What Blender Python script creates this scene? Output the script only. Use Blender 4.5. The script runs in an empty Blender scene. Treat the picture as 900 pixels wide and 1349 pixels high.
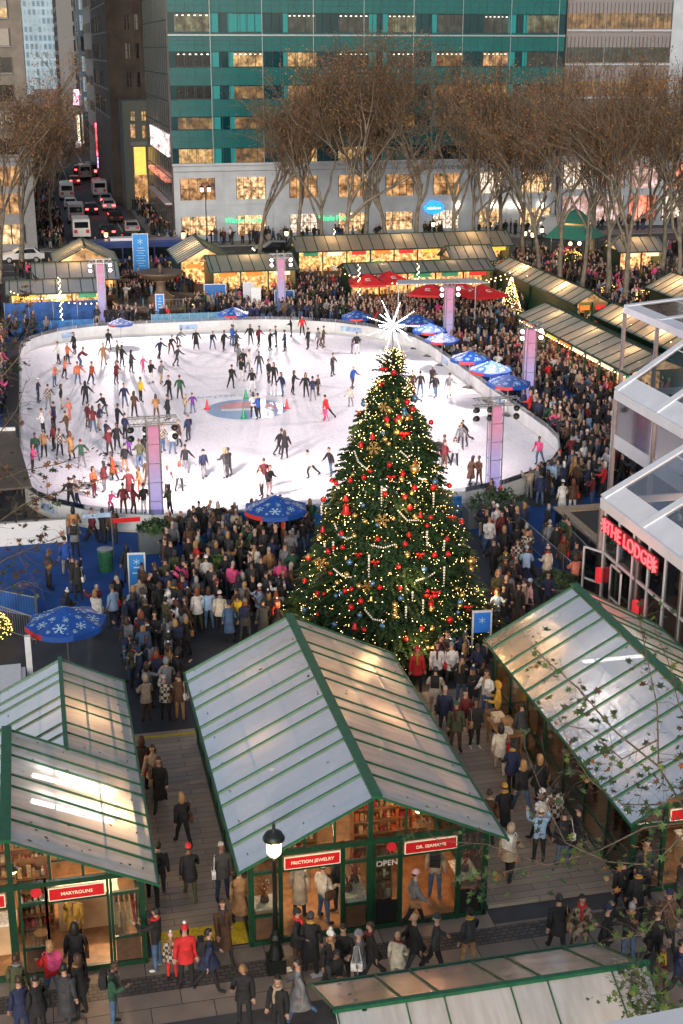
import bpy, math, random
import numpy as np
from mathutils import Vector, Matrix, Euler, Quaternion
R = random.Random(7)
PI = math.pi
sc = bpy.context.scene
col = sc.collection

# ---------------------------------------------------------------- camera
H = 21.5; F = 1790.0; PITCH = math.atan(609.5 / F); YAW = math.radians(12.8)
cam_d = bpy.data.cameras.new('camera'); cam = bpy.data.objects.new('camera', cam_d); col.objects.link(cam)
cam.location = (0, 0, H); cam.rotation_euler = (PI / 2 - PITCH, 0, -YAW)
cam_d.sensor_fit = 'HORIZONTAL'; cam_d.sensor_width = 36.0; cam_d.lens = 36.0 * F / 900
cam_d.clip_start = 0.1; cam_d.clip_end = 3000
sc.camera = cam
_c, _s = math.cos(YAW), math.sin(YAW)
FW = np.array([_s * math.cos(PITCH), _c * math.cos(PITCH), -math.sin(PITCH)])
RT = np.array([_c, -_s, 0.0]); UP = np.cross(RT, FW); CAM = np.array([0, 0, H])
def ray(px, py): return FW + RT * (px - 450) / F + UP * (674.5 - py) / F
def G(px, py, z=0.0):
    d = ray(px, py); p = CAM + d * (z - H) / d[2]; return float(p[0]), float(p[1])
def GY(px, py, y):
    d = ray(px, py); p = CAM + d * y / d[1]; return float(p[0]), float(p[2])
def GD(px, py, dist):
    d = ray(px, py); p = CAM + d * dist; return Vector((float(p[0]), float(p[1]), float(p[2])))
def PX(x, y, z=0.0):
    v = np.array([x, y, z]) - CAM; w = v @ FW
    return 450 + F * (v @ RT) / w, 674.5 - F * (v @ UP) / w

# ---------------------------------------------------------------- materials
MATS = {}
def lin(h):
    h = h.lstrip('#'); o = []
    for i in (0, 2, 4):
        c = int(h[i:i+2], 16) / 255
        o.append(c / 12.92 if c <= .04045 else ((c + .055) / 1.055) ** 2.4)
    return tuple(o)
def rgb(c): return lin(c) if isinstance(c, str) else tuple(c)
def mat(name, c, rough=.6, metal=0.0, emit=0.0, ec=None, noise=.12, nscale=6.0, bump=0.0, bscale=40.0, sample=None, coords='Object', spec=None, sss=0):
    if name in MATS: return MATS[name]
    m = bpy.data.materials.new(name); m.use_nodes = True
    nt = m.node_tree; b = nt.nodes['Principled BSDF']; c = rgb(c)
    b.inputs['Roughness'].default_value = rough; b.inputs['Metallic'].default_value = metal
    if spec is not None: b.inputs['Specular IOR Level'].default_value = spec
    tc = nt.nodes.new('ShaderNodeTexCoord')
    if noise:
        n = nt.nodes.new('ShaderNodeTexNoise'); n.inputs['Scale'].default_value = nscale; n.inputs['Detail'].default_value = 5
        nt.links.new(tc.outputs[coords], n.inputs['Vector'])
        cr = nt.nodes.new('ShaderNodeValToRGB'); nt.links.new(n.outputs['Fac'], cr.inputs['Fac'])
        cr.color_ramp.elements[0].position = .3; cr.color_ramp.elements[1].position = .7
        cr.color_ramp.elements[0].color = tuple(max(0, x * (1 - noise)) for x in c) + (1,)
        cr.color_ramp.elements[1].color = tuple(min(1, x * (1 + noise)) for x in c) + (1,)
        nt.links.new(cr.outputs[0], b.inputs['Base Color'])
    else: b.inputs['Base Color'].default_value = c + (1,)
    if bump:
        n2 = nt.nodes.new('ShaderNodeTexNoise'); n2.inputs['Scale'].default_value = bscale
        nt.links.new(tc.outputs[coords], n2.inputs['Vector'])
        bp = nt.nodes.new('ShaderNodeBump'); bp.inputs['Strength'].default_value = bump; bp.inputs['Distance'].default_value = .02
        nt.links.new(n2.outputs['Fac'], bp.inputs['Height']); nt.links.new(bp.outputs[0], b.inputs['Normal'])
    if emit:
        b.inputs['Emission Color'].default_value = rgb(ec if ec is not None else c) + (1,)
        b.inputs['Emission Strength'].default_value = emit
    if sample: m.cycles.emission_sampling = sample
    MATS[name] = m; return m
def nodes(name):
    m = bpy.data.materials.new(name); m.use_nodes = True; MATS[name] = m
    return m, m.node_tree, m.node_tree.nodes['Principled BSDF']
def ramp(nt, fac, stops):
    cr = nt.nodes.new('ShaderNodeValToRGB'); nt.links.new(fac, cr.inputs['Fac'])
    e = cr.color_ramp.elements
    e[0].position, e[0].color = stops[0][0], rgb(stops[0][1]) + (1,)
    e[1].position, e[1].color = stops[-1][0], rgb(stops[-1][1]) + (1,)
    for p, c in stops[1:-1]:
        x = e.new(p); x.color = rgb(c) + (1,)
    return cr.outputs[0]
def thin_glass(name, tint=(.85, .9, .9), gloss=.12, rough=.03, dark=0.0):
    m = bpy.data.materials.new(name); m.use_nodes = True; nt = m.node_tree; nt.nodes.clear()
    out = nt.nodes.new('ShaderNodeOutputMaterial'); t = nt.nodes.new('ShaderNodeBsdfTransparent'); g = nt.nodes.new('ShaderNodeBsdfGlossy')
    t.inputs[0].default_value = tuple(x * (1 - dark) for x in tint) + (1,); g.inputs['Roughness'].default_value = rough
    mx = nt.nodes.new('ShaderNodeMixShader'); lw = nt.nodes.new('ShaderNodeLayerWeight'); lw.inputs[0].default_value = .35
    ad = nt.nodes.new('ShaderNodeMath'); ad.operation = 'MULTIPLY_ADD'; nt.links.new(lw.outputs['Fresnel'], ad.inputs[0]); ad.inputs[1].default_value = .8; ad.inputs[2].default_value = gloss
    ad.use_clamp = True
    nt.links.new(ad.outputs[0], mx.inputs[0]); nt.links.new(t.outputs[0], mx.inputs[1]); nt.links.new(g.outputs[0], mx.inputs[2])
    nt.links.new(mx.outputs[0], out.inputs[0]); MATS[name] = m; return m

# ---------------------------------------------------------------- mesh builder
class MB:
    def __init__(s): s.v = []; s.f = []; s.m = []; s.mats = []; s.M = None
    def mi(s, m):
        if m not in s.mats: s.mats.append(m)
        return s.mats.index(m)
    def add(s, vs, fs, m):
        o = len(s.v); i = s.mi(m)
        if s.M is not None: vs = [tuple(s.M @ Vector(v)) for v in vs]
        s.v.extend(vs); s.f.extend([tuple(a + o for a in f) for f in fs]); s.m.extend([i] * len(fs)); return s
    def box(s, a, b, m):
        x0, y0, z0 = a; x1, y1, z1 = b
        v = [(x0,y0,z0),(x1,y0,z0),(x1,y1,z0),(x0,y1,z0),(x0,y0,z1),(x1,y0,z1),(x1,y1,z1),(x0,y1,z1)]
        return s.add(v, [(0,3,2,1),(4,5,6,7),(0,1,5,4),(1,2,6,5),(2,3,7,6),(3,0,4,7)], m)
    def cbox(s, c, d, m, bev=0):
        return s.box(tuple(c[i] - d[i] / 2 for i in range(3)), tuple(c[i] + d[i] / 2 for i in range(3)), m)
    def bar(s, p, q, w, h, m, up=(0, 0, 1)):          # rectangular bar between two points
        p = Vector(p); q = Vector(q); d = (q - p).normalized(); u = Vector(up)
        if abs(d.dot(u)) > .99: u = Vector((0, 1, 0))
        r = d.cross(u).normalized(); u = r.cross(d)
        v = []
        for c in (p, q):
            for a, b in ((-1,-1),(1,-1),(1,1),(-1,1)): v.append(tuple(c + r * a * w / 2 + u * b * h / 2))
        return s.add(v, [(0,1,2,3),(7,6,5,4),(0,4,5,1),(1,5,6,2),(2,6,7,3),(3,7,4,0)], m)
    def tube(s, pts, rad, m, n=8, cap=True):
        pts = [Vector(p) for p in pts]
        if not hasattr(rad, '__len__'): rad = [rad] * len(pts)
        v = []; f = []
        t0 = (pts[1] - pts[0]).normalized(); u = Vector((0, 0, 1)) if abs(t0.z) < .9 else Vector((1, 0, 0))
        r = t0.cross(u).normalized()
        for i, p in enumerate(pts):
            t = (pts[min(i + 1, len(pts) - 1)] - pts[max(i - 1, 0)])
            t = t.normalized() if t.length > 1e-9 else t0
            r = (r - t * r.dot(t)); r = r.normalized() if r.length > 1e-6 else t.orthogonal().normalized()
            w = t.cross(r)
            for k in range(n):
                a = 2 * PI * k / n; v.append(tuple(p + (r * math.cos(a) + w * math.sin(a)) * rad[i]))
        for i in range(len(pts) - 1):
            for k in range(n):
                a = i * n + k; b = i * n + (k + 1) % n; f.append((a, b, b + n, a + n))
        if cap: f.append(tuple(range(n))[::-1]); f.append(tuple((len(pts) - 1) * n + k for k in range(n)))
        return s.add(v, f, m)
    def lathe(s, prof, m, c=(0, 0, 0), n=20, mats=None):
        v = []; f = []
        for r, z in prof:
            for k in range(n):
                a = 2 * PI * k / n; v.append((c[0] + r * math.cos(a), c[1] + r * math.sin(a), c[2] + z))
        for i in range(len(prof) - 1):
            for k in range(n):
                a = i * n + k; b = i * n + (k + 1) % n; f.append((a, b, b + n, a + n))
        f.append(tuple(range(n))[::-1]); f.append(tuple((len(prof) - 1) * n + k for k in range(n)))
        return s.add(v, f, m)
    def sph(s, c, r, m, n=10, sc=(1, 1, 1)):
        v = []; f = []; h = max(4, n // 2 + 1)
        for i in range(h + 1):
            t = PI * i / h
            for k in range(n):
                a = 2 * PI * k / n
                v.append((c[0] + r * sc[0] * math.sin(t) * math.cos(a), c[1] + r * sc[1] * math.sin(t) * math.sin(a), c[2] + r * sc[2] * math.cos(t)))
        for i in range(h):
            for k in range(n):
                a = i * n + k; b = i * n + (k + 1) % n; f.append((a, a + n, b + n, b))
        return s.add(v, f, m)
    def quad(s, a, b, c, d, m): return s.add([a, b, c, d], [(0, 1, 2, 3)], m)
    def poly(s, pts, z, m): return s.add([(x, y, z) for x, y in pts], [tuple(range(len(pts)))], m)
    def prism(s, pts, z0, z1, m):                     # pts counter-clockwise in plan
        n = len(pts); v = [(x, y, z0) for x, y in pts] + [(x, y, z1) for x, y in pts]
        f = [tuple(range(n))[::-1], tuple(range(n, 2 * n))] + [(i, (i + 1) % n, n + (i + 1) % n, n + i) for i in range(n)]
        return s.add(v, f, m)
    def build(s, name, parent=None, smooth=False, loc=None):
        me = bpy.data.meshes.new(name)
        me.from_pydata(s.v, [], s.f)
        for m in s.mats: me.materials.append(m)
        me.polygons.foreach_set('material_index', s.m)
        if smooth: me.polygons.foreach_set('use_smooth', [True] * len(s.f))
        me.update()
        o = bpy.data.objects.new(name, me); col.objects.link(o)
        if loc is not None: o.location = loc
        if parent is not None: o.parent = parent
        return o

# ---------------------------------------------------------------- object bookkeeping
LABELS = {}
def tag(o, label=None, cat=None, group=None, kind=None):
    if label:
        if label in LABELS and not group: print('DUP LABEL', label)
        if len(label.split()) > 16: print('LONG', label)
        LABELS[label] = 1; o['label'] = label
    if cat: o['category'] = cat
    if group: o['group'] = group
    if kind: o['kind'] = kind
    return o
def thing(name, label, cat, loc=(0, 0, 0), rz=0.0, group=None):
    o = bpy.data.objects.new(name, None); o.empty_display_size = .1; col.objects.link(o)
    o.location = loc; o.rotation_euler = (0, 0, rz)
    return tag(o, label, cat, group)
def dup(root, label, loc=None, rz=None, group=None, scale=None):
    r = root.copy(); col.objects.link(r)
    def rec(src, dst):
        for ch in src.children:
            c = ch.copy(); col.objects.link(c); c.parent = dst; rec(ch, c)
    rec(root, r)
    tag(r, label, None, group)
    if loc is not None: r.location = loc
    if rz is not None: r.rotation_euler = (0, 0, rz)
    if scale is not None: r.scale = scale if hasattr(scale, '__len__') else (scale,) * 3
    return r
def copy_part(o, parent, loc):
    c = o.copy(); col.objects.link(c); c.parent = parent; c.location = loc; return c
def ordn(i):
    w = ['first','second','third','fourth','fifth','sixth','seventh','eighth','ninth','tenth','eleventh','twelfth','thirteenth','fourteenth','fifteenth','sixteenth','seventeenth','eighteenth','nineteenth','twentieth']
    return w[i] if i < len(w) else 'number %d' % (i + 1)
def text_mesh(name, txt, size, m, loc, rot, parent=None, extrude=.004, align='CENTER', bold=0.0):
    cu = bpy.data.curves.new(name, 'FONT'); cu.body = txt; cu.size = size; cu.extrude = extrude; cu.align_x = align; cu.align_y = 'CENTER'; cu.offset = bold
    cu.resolution_u = 3
    o = bpy.data.objects.new(name + '_tmp', cu); col.objects.link(o)
    dg = bpy.context.evaluated_depsgraph_get(); me = bpy.data.meshes.new_from_object(o.evaluated_get(dg))
    bpy.data.objects.remove(o); bpy.data.curves.remove(cu)
    me.materials.clear(); me.materials.append(m)
    t = bpy.data.objects.new(name, me); col.objects.link(t); t.location = loc; t.rotation_euler = rot
    if parent is not None: t.parent = parent
    return t
def point_light(name, loc, power, color, radius=.12):
    l = bpy.data.lights.new(name, 'POINT'); l.energy = power; l.color = color; l.shadow_soft_size = radius
    o = bpy.data.objects.new(name, l); col.objects.link(o); o.location = loc; return o

# common materials
M_green = mat('green_painted_metal', (.008, .095, .04), .38, noise=.2, bump=.1)
M_fgreen = mat('dark_green_frame', (.004, .038, .017), .4, noise=.25, bump=.1)
M_dgreen = mat('dark_green_metal', (.008, .04, .02), .4, noise=.25)
M_black = mat('black_metal', (.012, .012, .013), .35)
M_steel = mat('galvanised_steel', (.42, .43, .45), .32, .85)
M_white = mat('white_coated_aluminium', (.62, .63, .66), .35, noise=.05)
M_red = mat('red_sign_paint', (.5, .012, .015), .35, emit=.06, ec=(.5, .01, .015))
M_cream = mat('cream_lettering', (.8, .68, .5), .5, emit=.12, ec=(.8, .68, .5))
M_wood = mat('warm_wood', (.30, .15, .06), .55, noise=.3, nscale=3)
M_dwood = mat('dark_wood', (.09, .045, .022), .6, noise=.3)
M_lamp = mat('lit_warm_lamp', (1, .8, .5), .5, emit=5, ec=(1, .62, .27), noise=0)
M_bulb = mat('lit_bulb', (1, .8, .5), .5, emit=7, ec=(1, .6, .25), noise=0, sample='NONE')
M_tube = mat('lit_white_tube', (1, 1, 1), .5, emit=13, ec=(1, .95, .86), noise=0)
GLASS = thin_glass('shop_glass', gloss=.06)
# ---------------------------------------------------------------- world and sun
w = bpy.data.worlds.new('World'); sc.world = w; w.use_nodes = True
nt = w.node_tree; bg = nt.nodes['Background']
sky = nt.nodes.new('ShaderNodeTexSky'); sky.sky_type = 'NISHITA'; sky.sun_disc = False
SUN_EL = math.radians(14); SUN_ROT = math.radians(200)
sky.sun_elevation = SUN_EL; sky.sun_rotation = SUN_ROT; sky.air_density = 1.0; sky.dust_density = 3.0; sky.ozone_density = 2.0
# an even cloud layer over the low sun greys the sky's blue
hs = nt.nodes.new('ShaderNodeHueSaturation'); hs.inputs['Saturation'].default_value = .55
nt.links.new(sky.outputs[0], hs.inputs['Color']); nt.links.new(hs.outputs[0], bg.inputs[0])
bg.inputs[1].default_value = .13
sl = bpy.data.lights.new('sun', 'SUN'); sl.energy = .7; sl.angle = math.radians(25); sl.color = (1, .86, .74)
so = bpy.data.objects.new('sun', sl); col.objects.link(so)
sd = Vector((math.sin(SUN_ROT) * math.cos(SUN_EL), math.cos(SUN_ROT) * math.cos(SUN_EL), math.sin(SUN_EL)))
so.rotation_euler = sd.to_track_quat('Z', 'Y').to_euler()
sc.view_settings.view_transform = 'Standard'; sc.view_settings.look = 'None'; sc.view_settings.exposure = 0.6; sc.view_settings.gamma = 1
sc.cycles.use_denoising = True
try: sc.cycles.denoiser = 'OPENIMAGEDENOISE'
except Exception: pass
sc.cycles.max_bounces = 6; sc.cycles.diffuse_bounces = 2; sc.cycles.glossy_bounces = 3; sc.cycles.transmission_bounces = 4; sc.cycles.transparent_max_bounces = 16
sc.cycles.sample_clamp_indirect = 3; sc.cycles.caustics_reflective = False; sc.cycles.caustics_refractive = False
sc.cycles.use_adaptive_sampling = True; sc.cycles.adaptive_threshold = .02

def structure(o): o['kind'] = 'structure'; return o
def sheet(name, pts, z, m):
    b = MB(); b.poly(pts, z, m); return structure(b.build(name))
# ---------------------------------------------------------------- ground materials
m, nt, b = nodes('park_paving')
tc = nt.nodes.new('ShaderNodeTexCoord')
br = nt.nodes.new('ShaderNodeTexBrick'); br.inputs['Scale'].default_value = 1; br.inputs['Brick Width'].default_value = 1.5; br.inputs['Row Height'].default_value = .9
br.inputs['Mortar Size'].default_value = .012; br.inputs['Color1'].default_value = (.32, .255, .21, 1); br.inputs['Color2'].default_value = (.23, .19, .16, 1); br.inputs['Mortar'].default_value = (.045, .04, .035, 1)
nt.links.new(tc.outputs['Object'], br.inputs['Vector'])
n = nt.nodes.new('ShaderNodeTexNoise'); n.inputs['Scale'].default_value = 1.3; n.inputs['Detail'].default_value = 8; nt.links.new(tc.outputs['Object'], n.inputs['Vector'])
mx = nt.nodes.new('ShaderNodeMixRGB'); mx.blend_type = 'MULTIPLY'; mx.inputs[0].default_value = .55
nt.links.new(br.outputs[0], mx.inputs[1]); nt.links.new(ramp(nt, n.outputs['Fac'], [(.3, (.45, .45, .47)), (.7, (1, 1, 1))]), mx.inputs[2])
nt.links.new(mx.outputs[0], b.inputs['Base Color']); b.inputs['Roughness'].default_value = .62
bp = nt.nodes.new('ShaderNodeBump'); bp.inputs['Strength'].default_value = .25; bp.inputs['Distance'].default_value = .01; nt.links.new(br.outputs['Fac'], bp.inputs['Height']); bp.invert = True; nt.links.new(bp.outputs[0], b.inputs['Normal'])
M_paving = m
M_asphalt = mat('asphalt', (.045, .045, .05), .75, noise=.3, nscale=.8, bump=.2, bscale=30)
M_dark_pave = mat('dark_bluestone', (.05, .052, .06), .6, noise=.25, nscale=1.5, bump=.1)
M_deckfloor = mat('dark_event_floor', (.035, .038, .046), .6, noise=.3, nscale=.9)
M_carpet = mat('blue_carpet', (.005, .058, .235), .9, noise=.25, nscale=1.2, bump=.2, bscale=80)
M_pink = mat('pale_sidewalk', (.2, .19, .18), .7, noise=.2, nscale=1)
def plank_mat(name, c1, c2, along):
    m, nt, b = nodes(name); tc = nt.nodes.new('ShaderNodeTexCoord'); mp = nt.nodes.new('ShaderNodeMapping')
    mp.inputs['Rotation'].default_value = (0, 0, along)
    nt.links.new(tc.outputs['Object'], mp.inputs[0])
    br = nt.nodes.new('ShaderNodeTexBrick'); br.inputs['Scale'].default_value = 1; br.inputs['Brick Width'].default_value = 2.4; br.inputs['Row Height'].default_value = .28
    br.inputs['Mortar Size'].default_value = .008; br.inputs['Color1'].default_value = c1 + (1,); br.inputs['Color2'].default_value = c2 + (1,); br.inputs['Mortar'].default_value = (.04, .03, .025, 1)
    nt.links.new(mp.outputs[0], br.inputs['Vector'])
    n = nt.nodes.new('ShaderNodeTexNoise'); n.inputs['Scale'].default_value = .9; n.inputs['Detail'].default_value = 7; nt.links.new(tc.outputs['Object'], n.inputs['Vector'])
    mx = nt.nodes.new('ShaderNodeMixRGB'); mx.blend_type = 'MULTIPLY'; mx.inputs[0].default_value = .6
    nt.links.new(br.outputs[0], mx.inputs[1]); nt.links.new(ramp(nt, n.outputs['Fac'], [(.3, (.62, .62, .64)), (.72, (1, 1, 1))]), mx.inputs[2])
    nt.links.new(mx.outputs[0], b.inputs['Base Color']); b.inputs['Roughness'].default_value = .5; return m
M_planks = plank_mat('worn_deck_planks', (.40, .32, .255), (.31, .255, .21), 0.0)
M_cobble, nt, b = nodes('cobbles')
tc = nt.nodes.new('ShaderNodeTexCoord'); br = nt.nodes.new('ShaderNodeTexBrick'); br.inputs['Scale'].default_value = 1; br.inputs['Brick Width'].default_value = .2; br.inputs['Row Height'].default_value = .13
br.inputs['Mortar Size'].default_value = .014; br.inputs['Color1'].default_value = (.12, .10, .09, 1); br.inputs['Color2'].default_value = (.06, .055, .055, 1); br.inputs['Mortar'].default_value = (.02, .02, .02, 1)
nt.links.new(tc.outputs['Object'], br.inputs['Vector']); nt.links.new(br.outputs[0], b.inputs['Base Color']); b.inputs['Roughness'].default_value = .6

def rect(x0, y0, x1, y1): return [(x0, y0), (x1, y0), (x1, y1), (x0, y1)]
sheet('ground', rect(-1500, -300, 1500, 2200), -.02, M_asphalt)
sheet('park_ground', rect(-60, 12, 90, 136), 0, M_dark_pave)
sheet('paved_terrace', rect(-30, 14, 60, 28.9), .004, M_paving)
sheet('dark_paving_band', rect(-30, 25.5, 60, 26.4), .008, M_dark_pave)
sheet('dark_paving_strip', rect(9.2, 23.9, 13.2, 24.9), .008, M_dark_pave)
sheet('cobble_strip', rect(-30, 27.55, 60, 28.2), .008, M_cobble)
sheet('walkway_threshold', rect(10.5, 28.3, 14.4, 28.95), .009, M_dark_pave)
# raised timber walkways between the kiosks
def deck(name, x0, x1, y0, y1, z=.10):
    b = MB(); b.box((x0, y0, -.01), (x1, y1, z), M_planks); return structure(b.build(name))
deck('timber_path', 1.72, 4.2, 29.75, 40.6); deck('timber_path', 10.55, 14.6, 28.98, 41.5)
M_yellow = mat('yellow_edge_paint', (.55, .38, .02), .6, noise=.3, nscale=8)
b = MB(); b.add([(1.72, 28.95, .012), (4.2, 28.95, .012), (4.2, 29.75, .102), (1.72, 29.75, .102)], [(0, 1, 2, 3)], M_yellow); structure(b.build('ramp_path'))
b = MB(); b.box((1.72, 40.2, .103), (4.2, 40.36, .107), M_yellow); structure(b.build('path_edge_marking'))
# the event floor around the rink
sheet('event_floor', rect(-14, 40.6, 60, 60), .006, M_deckfloor)
sheet('carpet_path', [(-9, 52.0), (3.2, 52.0), (6.3, 54.6), (8.3, 55.6), (8.6, 60.4), (-9, 66)], .012, M_carpet)
sheet('carpet_path', [(19.4, 56.0), (21, 51.5), (24, 50), (30, 56), (36, 64), (37, 80), (34, 92), (29.6, 92), (29.8, 66), (26, 60.2), (19.4, 60.2)], .012, M_carpet)
sheet('carpet_path', [(-9, 66), (-2.6, 62), (-2.2, 107), (3, 110.5), (30, 104.5), (29.6, 92), (34, 92), (37, 113), (-9, 113)], .012, M_carpet)
# sixth avenue, the cross street
sheet('avenue_road', rect(-400, 139.5, 500, 157), -.012, M_asphalt)
b = MB(); b.box((-60, 136, -.02), (90, 139.5, .11), M_pink); structure(b.build('park_pavement'))
b = MB(); b.box((14.2, 157, -.02), (90, 160.98, .11), M_pink); b.box((14.2, 160.98, -.02), (16.6, 700, .11), M_pink); structure(b.build('street_pavement'))
b = MB(); b.box((-60, 157, -.02), (4.2, 158.4, .11), M_pink); b.box((.9, 158.4, -.02), (4.2, 700, .11), M_pink); structure(b.build('street_pavement'))
M_line = mat('road_paint', (.45, .45, .43), .6, noise=.2)
b = MB()
for x in (7.15, 11.4):
    b.box((x - .08, 158, -.014), (x + .08, 600, -.006), M_line)
for k in range(8): b.box((4.6 + k * 1.15, 153.6, -.009), (5.1 + k * 1.15, 156.6, -.004), M_line)
for y in (143.5, 148.2, 152.8):
    for k in range(60):
        b.box((-60 + k * 3, y, -.009), (-58.6 + k * 3, y + .12, -.004), M_line)
structure(b.build('road_markings'))
# ---------------------------------------------------------------- ice rink
RX0, RX1, RY0, RY1, RR = -1.2, 28.2, 60.4, 107.6, 7.6
def rounded(x0, y0, x1, y1, r, n=12):
    pts = []; r1, r2 = r + 2.9, r + 5.4
    for cx, cy, a0, r in ((x1 - r1, y0 + r1, -PI / 2, r1), (x1 - r2, y1 - r2, 0, r2), (x0 + r, y1 - r, PI / 2, r), (x0 + r, y0 + r, PI, r)):
        for k in range(n + 1):
            a = a0 + PI / 2 * k / n; pts.append((cx + r * math.cos(a), cy + r * math.sin(a)))
    return pts
m, nt, b = nodes('ice')
tc = nt.nodes.new('ShaderNodeTexCoord')
n1 = nt.nodes.new('ShaderNodeTexNoise'); n1.inputs['Scale'].default_value = .35; n1.inputs['Detail'].default_value = 9; nt.links.new(tc.outputs['Object'], n1.inputs['Vector'])
wv = nt.nodes.new('ShaderNodeTexNoise'); wv.inputs['Scale'].default_value = 2.2; wv.inputs['Detail'].default_value = 12; wv.inputs['Roughness'].default_value = .75; wv.inputs['Distortion'].default_value = 6
mp = nt.nodes.new('ShaderNodeMapping'); mp.inputs['Scale'].default_value = (1, .25, 1); nt.links.new(tc.outputs['Object'], mp.inputs[0]); nt.links.new(mp.outputs[0], wv.inputs['Vector'])
mx = nt.nodes.new('ShaderNodeMixRGB'); mx.blend_type = 'MULTIPLY'; mx.inputs[0].default_value = .5
nt.links.new(ramp(nt, n1.outputs['Fac'], [(.3, (.80, .79, .82)), (.7, (.90, .87, .88))]), mx.inputs[1])
nt.links.new(ramp(nt, wv.outputs['Fac'], [(.44, (.60, .64, .74)), (.485, (.93, .94, .97)), (.6, (1, 1, 1))]), mx.inputs[2])
nt.links.new(mx.outputs[0], b.inputs['Base Color'])
nt.links.new(ramp(nt, wv.outputs['Fac'], [(.3, (.45, .45, .45)), (.7, (.75, .75, .75))]), b.inputs['Roughness'])
M_ice = m
ice = MB(); ice.prism(rounded(RX0, RY0, RX1, RY1, RR), .0, .05, M_ice); ice = ice.build('ice_rink'); tag(ice, 'pale pinkish ice surface of the rink scratched by skates', 'ice rink', kind='structure'); del ice['category']
# centre emblem: a round blue and red printed disc under the ice film
M_lblue = mat('logo_pale_blue', (.28, .42, .62), .3, noise=.15); M_lred = mat('logo_pale_red', (.62, .30, .32), .3, noise=.15); M_lwhite = mat('logo_white', (.75, .75, .8), .3)
b = MB(); cx, cy = G(325, 540); r = 2.55
def arc(a0, a1, r0, r1, m, z, n=20):
    v = []; f = []
    for k in range(n + 1):
        a = a0 + (a1 - a0) * k / n; v += [(r0 * math.cos(a), r0 * math.sin(a), z), (r1 * math.cos(a), r1 * math.sin(a), z)]
    for k in range(n): f.append((2 * k, 2 * k + 1, 2 * k + 3, 2 * k + 2))
    b.add(v, f, m)
arc(0, 2 * PI, 2.0, r, M_lblue, .054, 40); arc(PI * .9, PI * 1.95, 0, 2.0, M_lblue, .054); arc(-PI * .05, PI * .9, 0, 2.0, M_lred, .054)
b.add([(-1.6, -.2, .058), (1.7, -.5, .058), (1.7, .05, .058), (-1.6, .35, .058)], [(0, 1, 2, 3)], M_lwhite)
o = b.build('ice_emblem', loc=(cx, cy, 0)); tag(o, 'round blue and red emblem printed in the middle of the ice', 'emblem')
o = text_mesh('ice_lettering', 'WINTER VILLAGE', .75, M_lblue, (cx, cy + 3.6, .056), (0, 0, 0), extrude=.0005); tag(o, 'faint blue line of lettering on the ice beyond the round emblem', 'lettering')

# dasher boards: white panels, clear top and a rail, following the rounded outline
M_board = mat('rink_board_white', (.62, .64, .64), .4, noise=.12, nscale=1.5)
M_boardad = mat('rink_board_print', (.30, .42, .60), .45, noise=.5, nscale=2.5)
M_yell = mat('board_kickplate', (.55, .54, .48), .5)
clear = thin_glass('clear_board', gloss=.15)
brd = thing('rink_barrier', 'white waist-high barrier with clear top running right round the ice', 'barrier')
pts = rounded(RX0 - .06, RY0 - .06, RX1 + .06, RY1 + .06, RR + .06, 7)
P2 = []
for i, p in enumerate(pts):
    q = pts[(i + 1) % len(pts)]; L = math.dist(p, q); k = max(1, round(L / 2.4))
    for j in range(k): P2.append((p[0] + (q[0] - p[0]) * j / k, p[1] + (q[1] - p[1]) * j / k))
npan = 0
for i, p in enumerate(P2):
    q = P2[(i + 1) % len(P2)]
    bb = MB(); ad = (i * 7) % 5 == 0
    bb.bar((p[0], p[1], .45), (q[0], q[1], .45), .07, .80, M_board)
    bb.bar((p[0], p[1], .08), (q[0], q[1], .08), .11, .12, M_yell)
    if ad:
        c = Vector((p[0] + q[0], p[1] + q[1], 0)) / 2; d = (Vector((q[0], q[1], 0)) - Vector((p[0], p[1], 0))); 
        bb.bar(tuple(c - d * .33 + Vector((0, 0, .5))), tuple(c + d * .33 + Vector((0, 0, .5))), .08, .4, M_boardad)
    bb.bar((p[0], p[1], .88), (q[0], q[1], .88), .12, .05, M_board)
    bb.bar((p[0], p[1], 1.03), (q[0], q[1], 1.03), .02, .26, clear)
    bb.box((p[0] - .03, p[1] - .03, 0), (p[0] + .03, p[1] + .03, 1.16), M_steel)
    bb.build('panel', brd); npan += 1

# cones
M_cr = mat('cone_red', (.6, .03, .03), .45); M_cg = mat('cone_green', (.01, .28, .12), .45)
def cone(px, py, m, label):
    x, y = G(px, py); t = thing('traffic_cone', label, 'cone', (x, y, .05), group='training cones on the ice')
    b = MB(); b.lathe([(.16, .03), (.13, .08), (.035, .62), (.03, .64)], m, n=14); b.build('cone_body', t, True)
    b = MB(); b.cbox((0, 0, .015), (.38, .38, .03), m); b.build('base', t)
cone(273, 540, M_cr, 'red cone standing left of the round ice emblem'); cone(378, 539, M_cr, 'red cone standing right of the round ice emblem')
cone(324, 526, M_cg, 'green cone just beyond the round ice emblem'); cone(321, 552, M_cg, 'green cone at the near edge of the round ice emblem')

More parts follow.
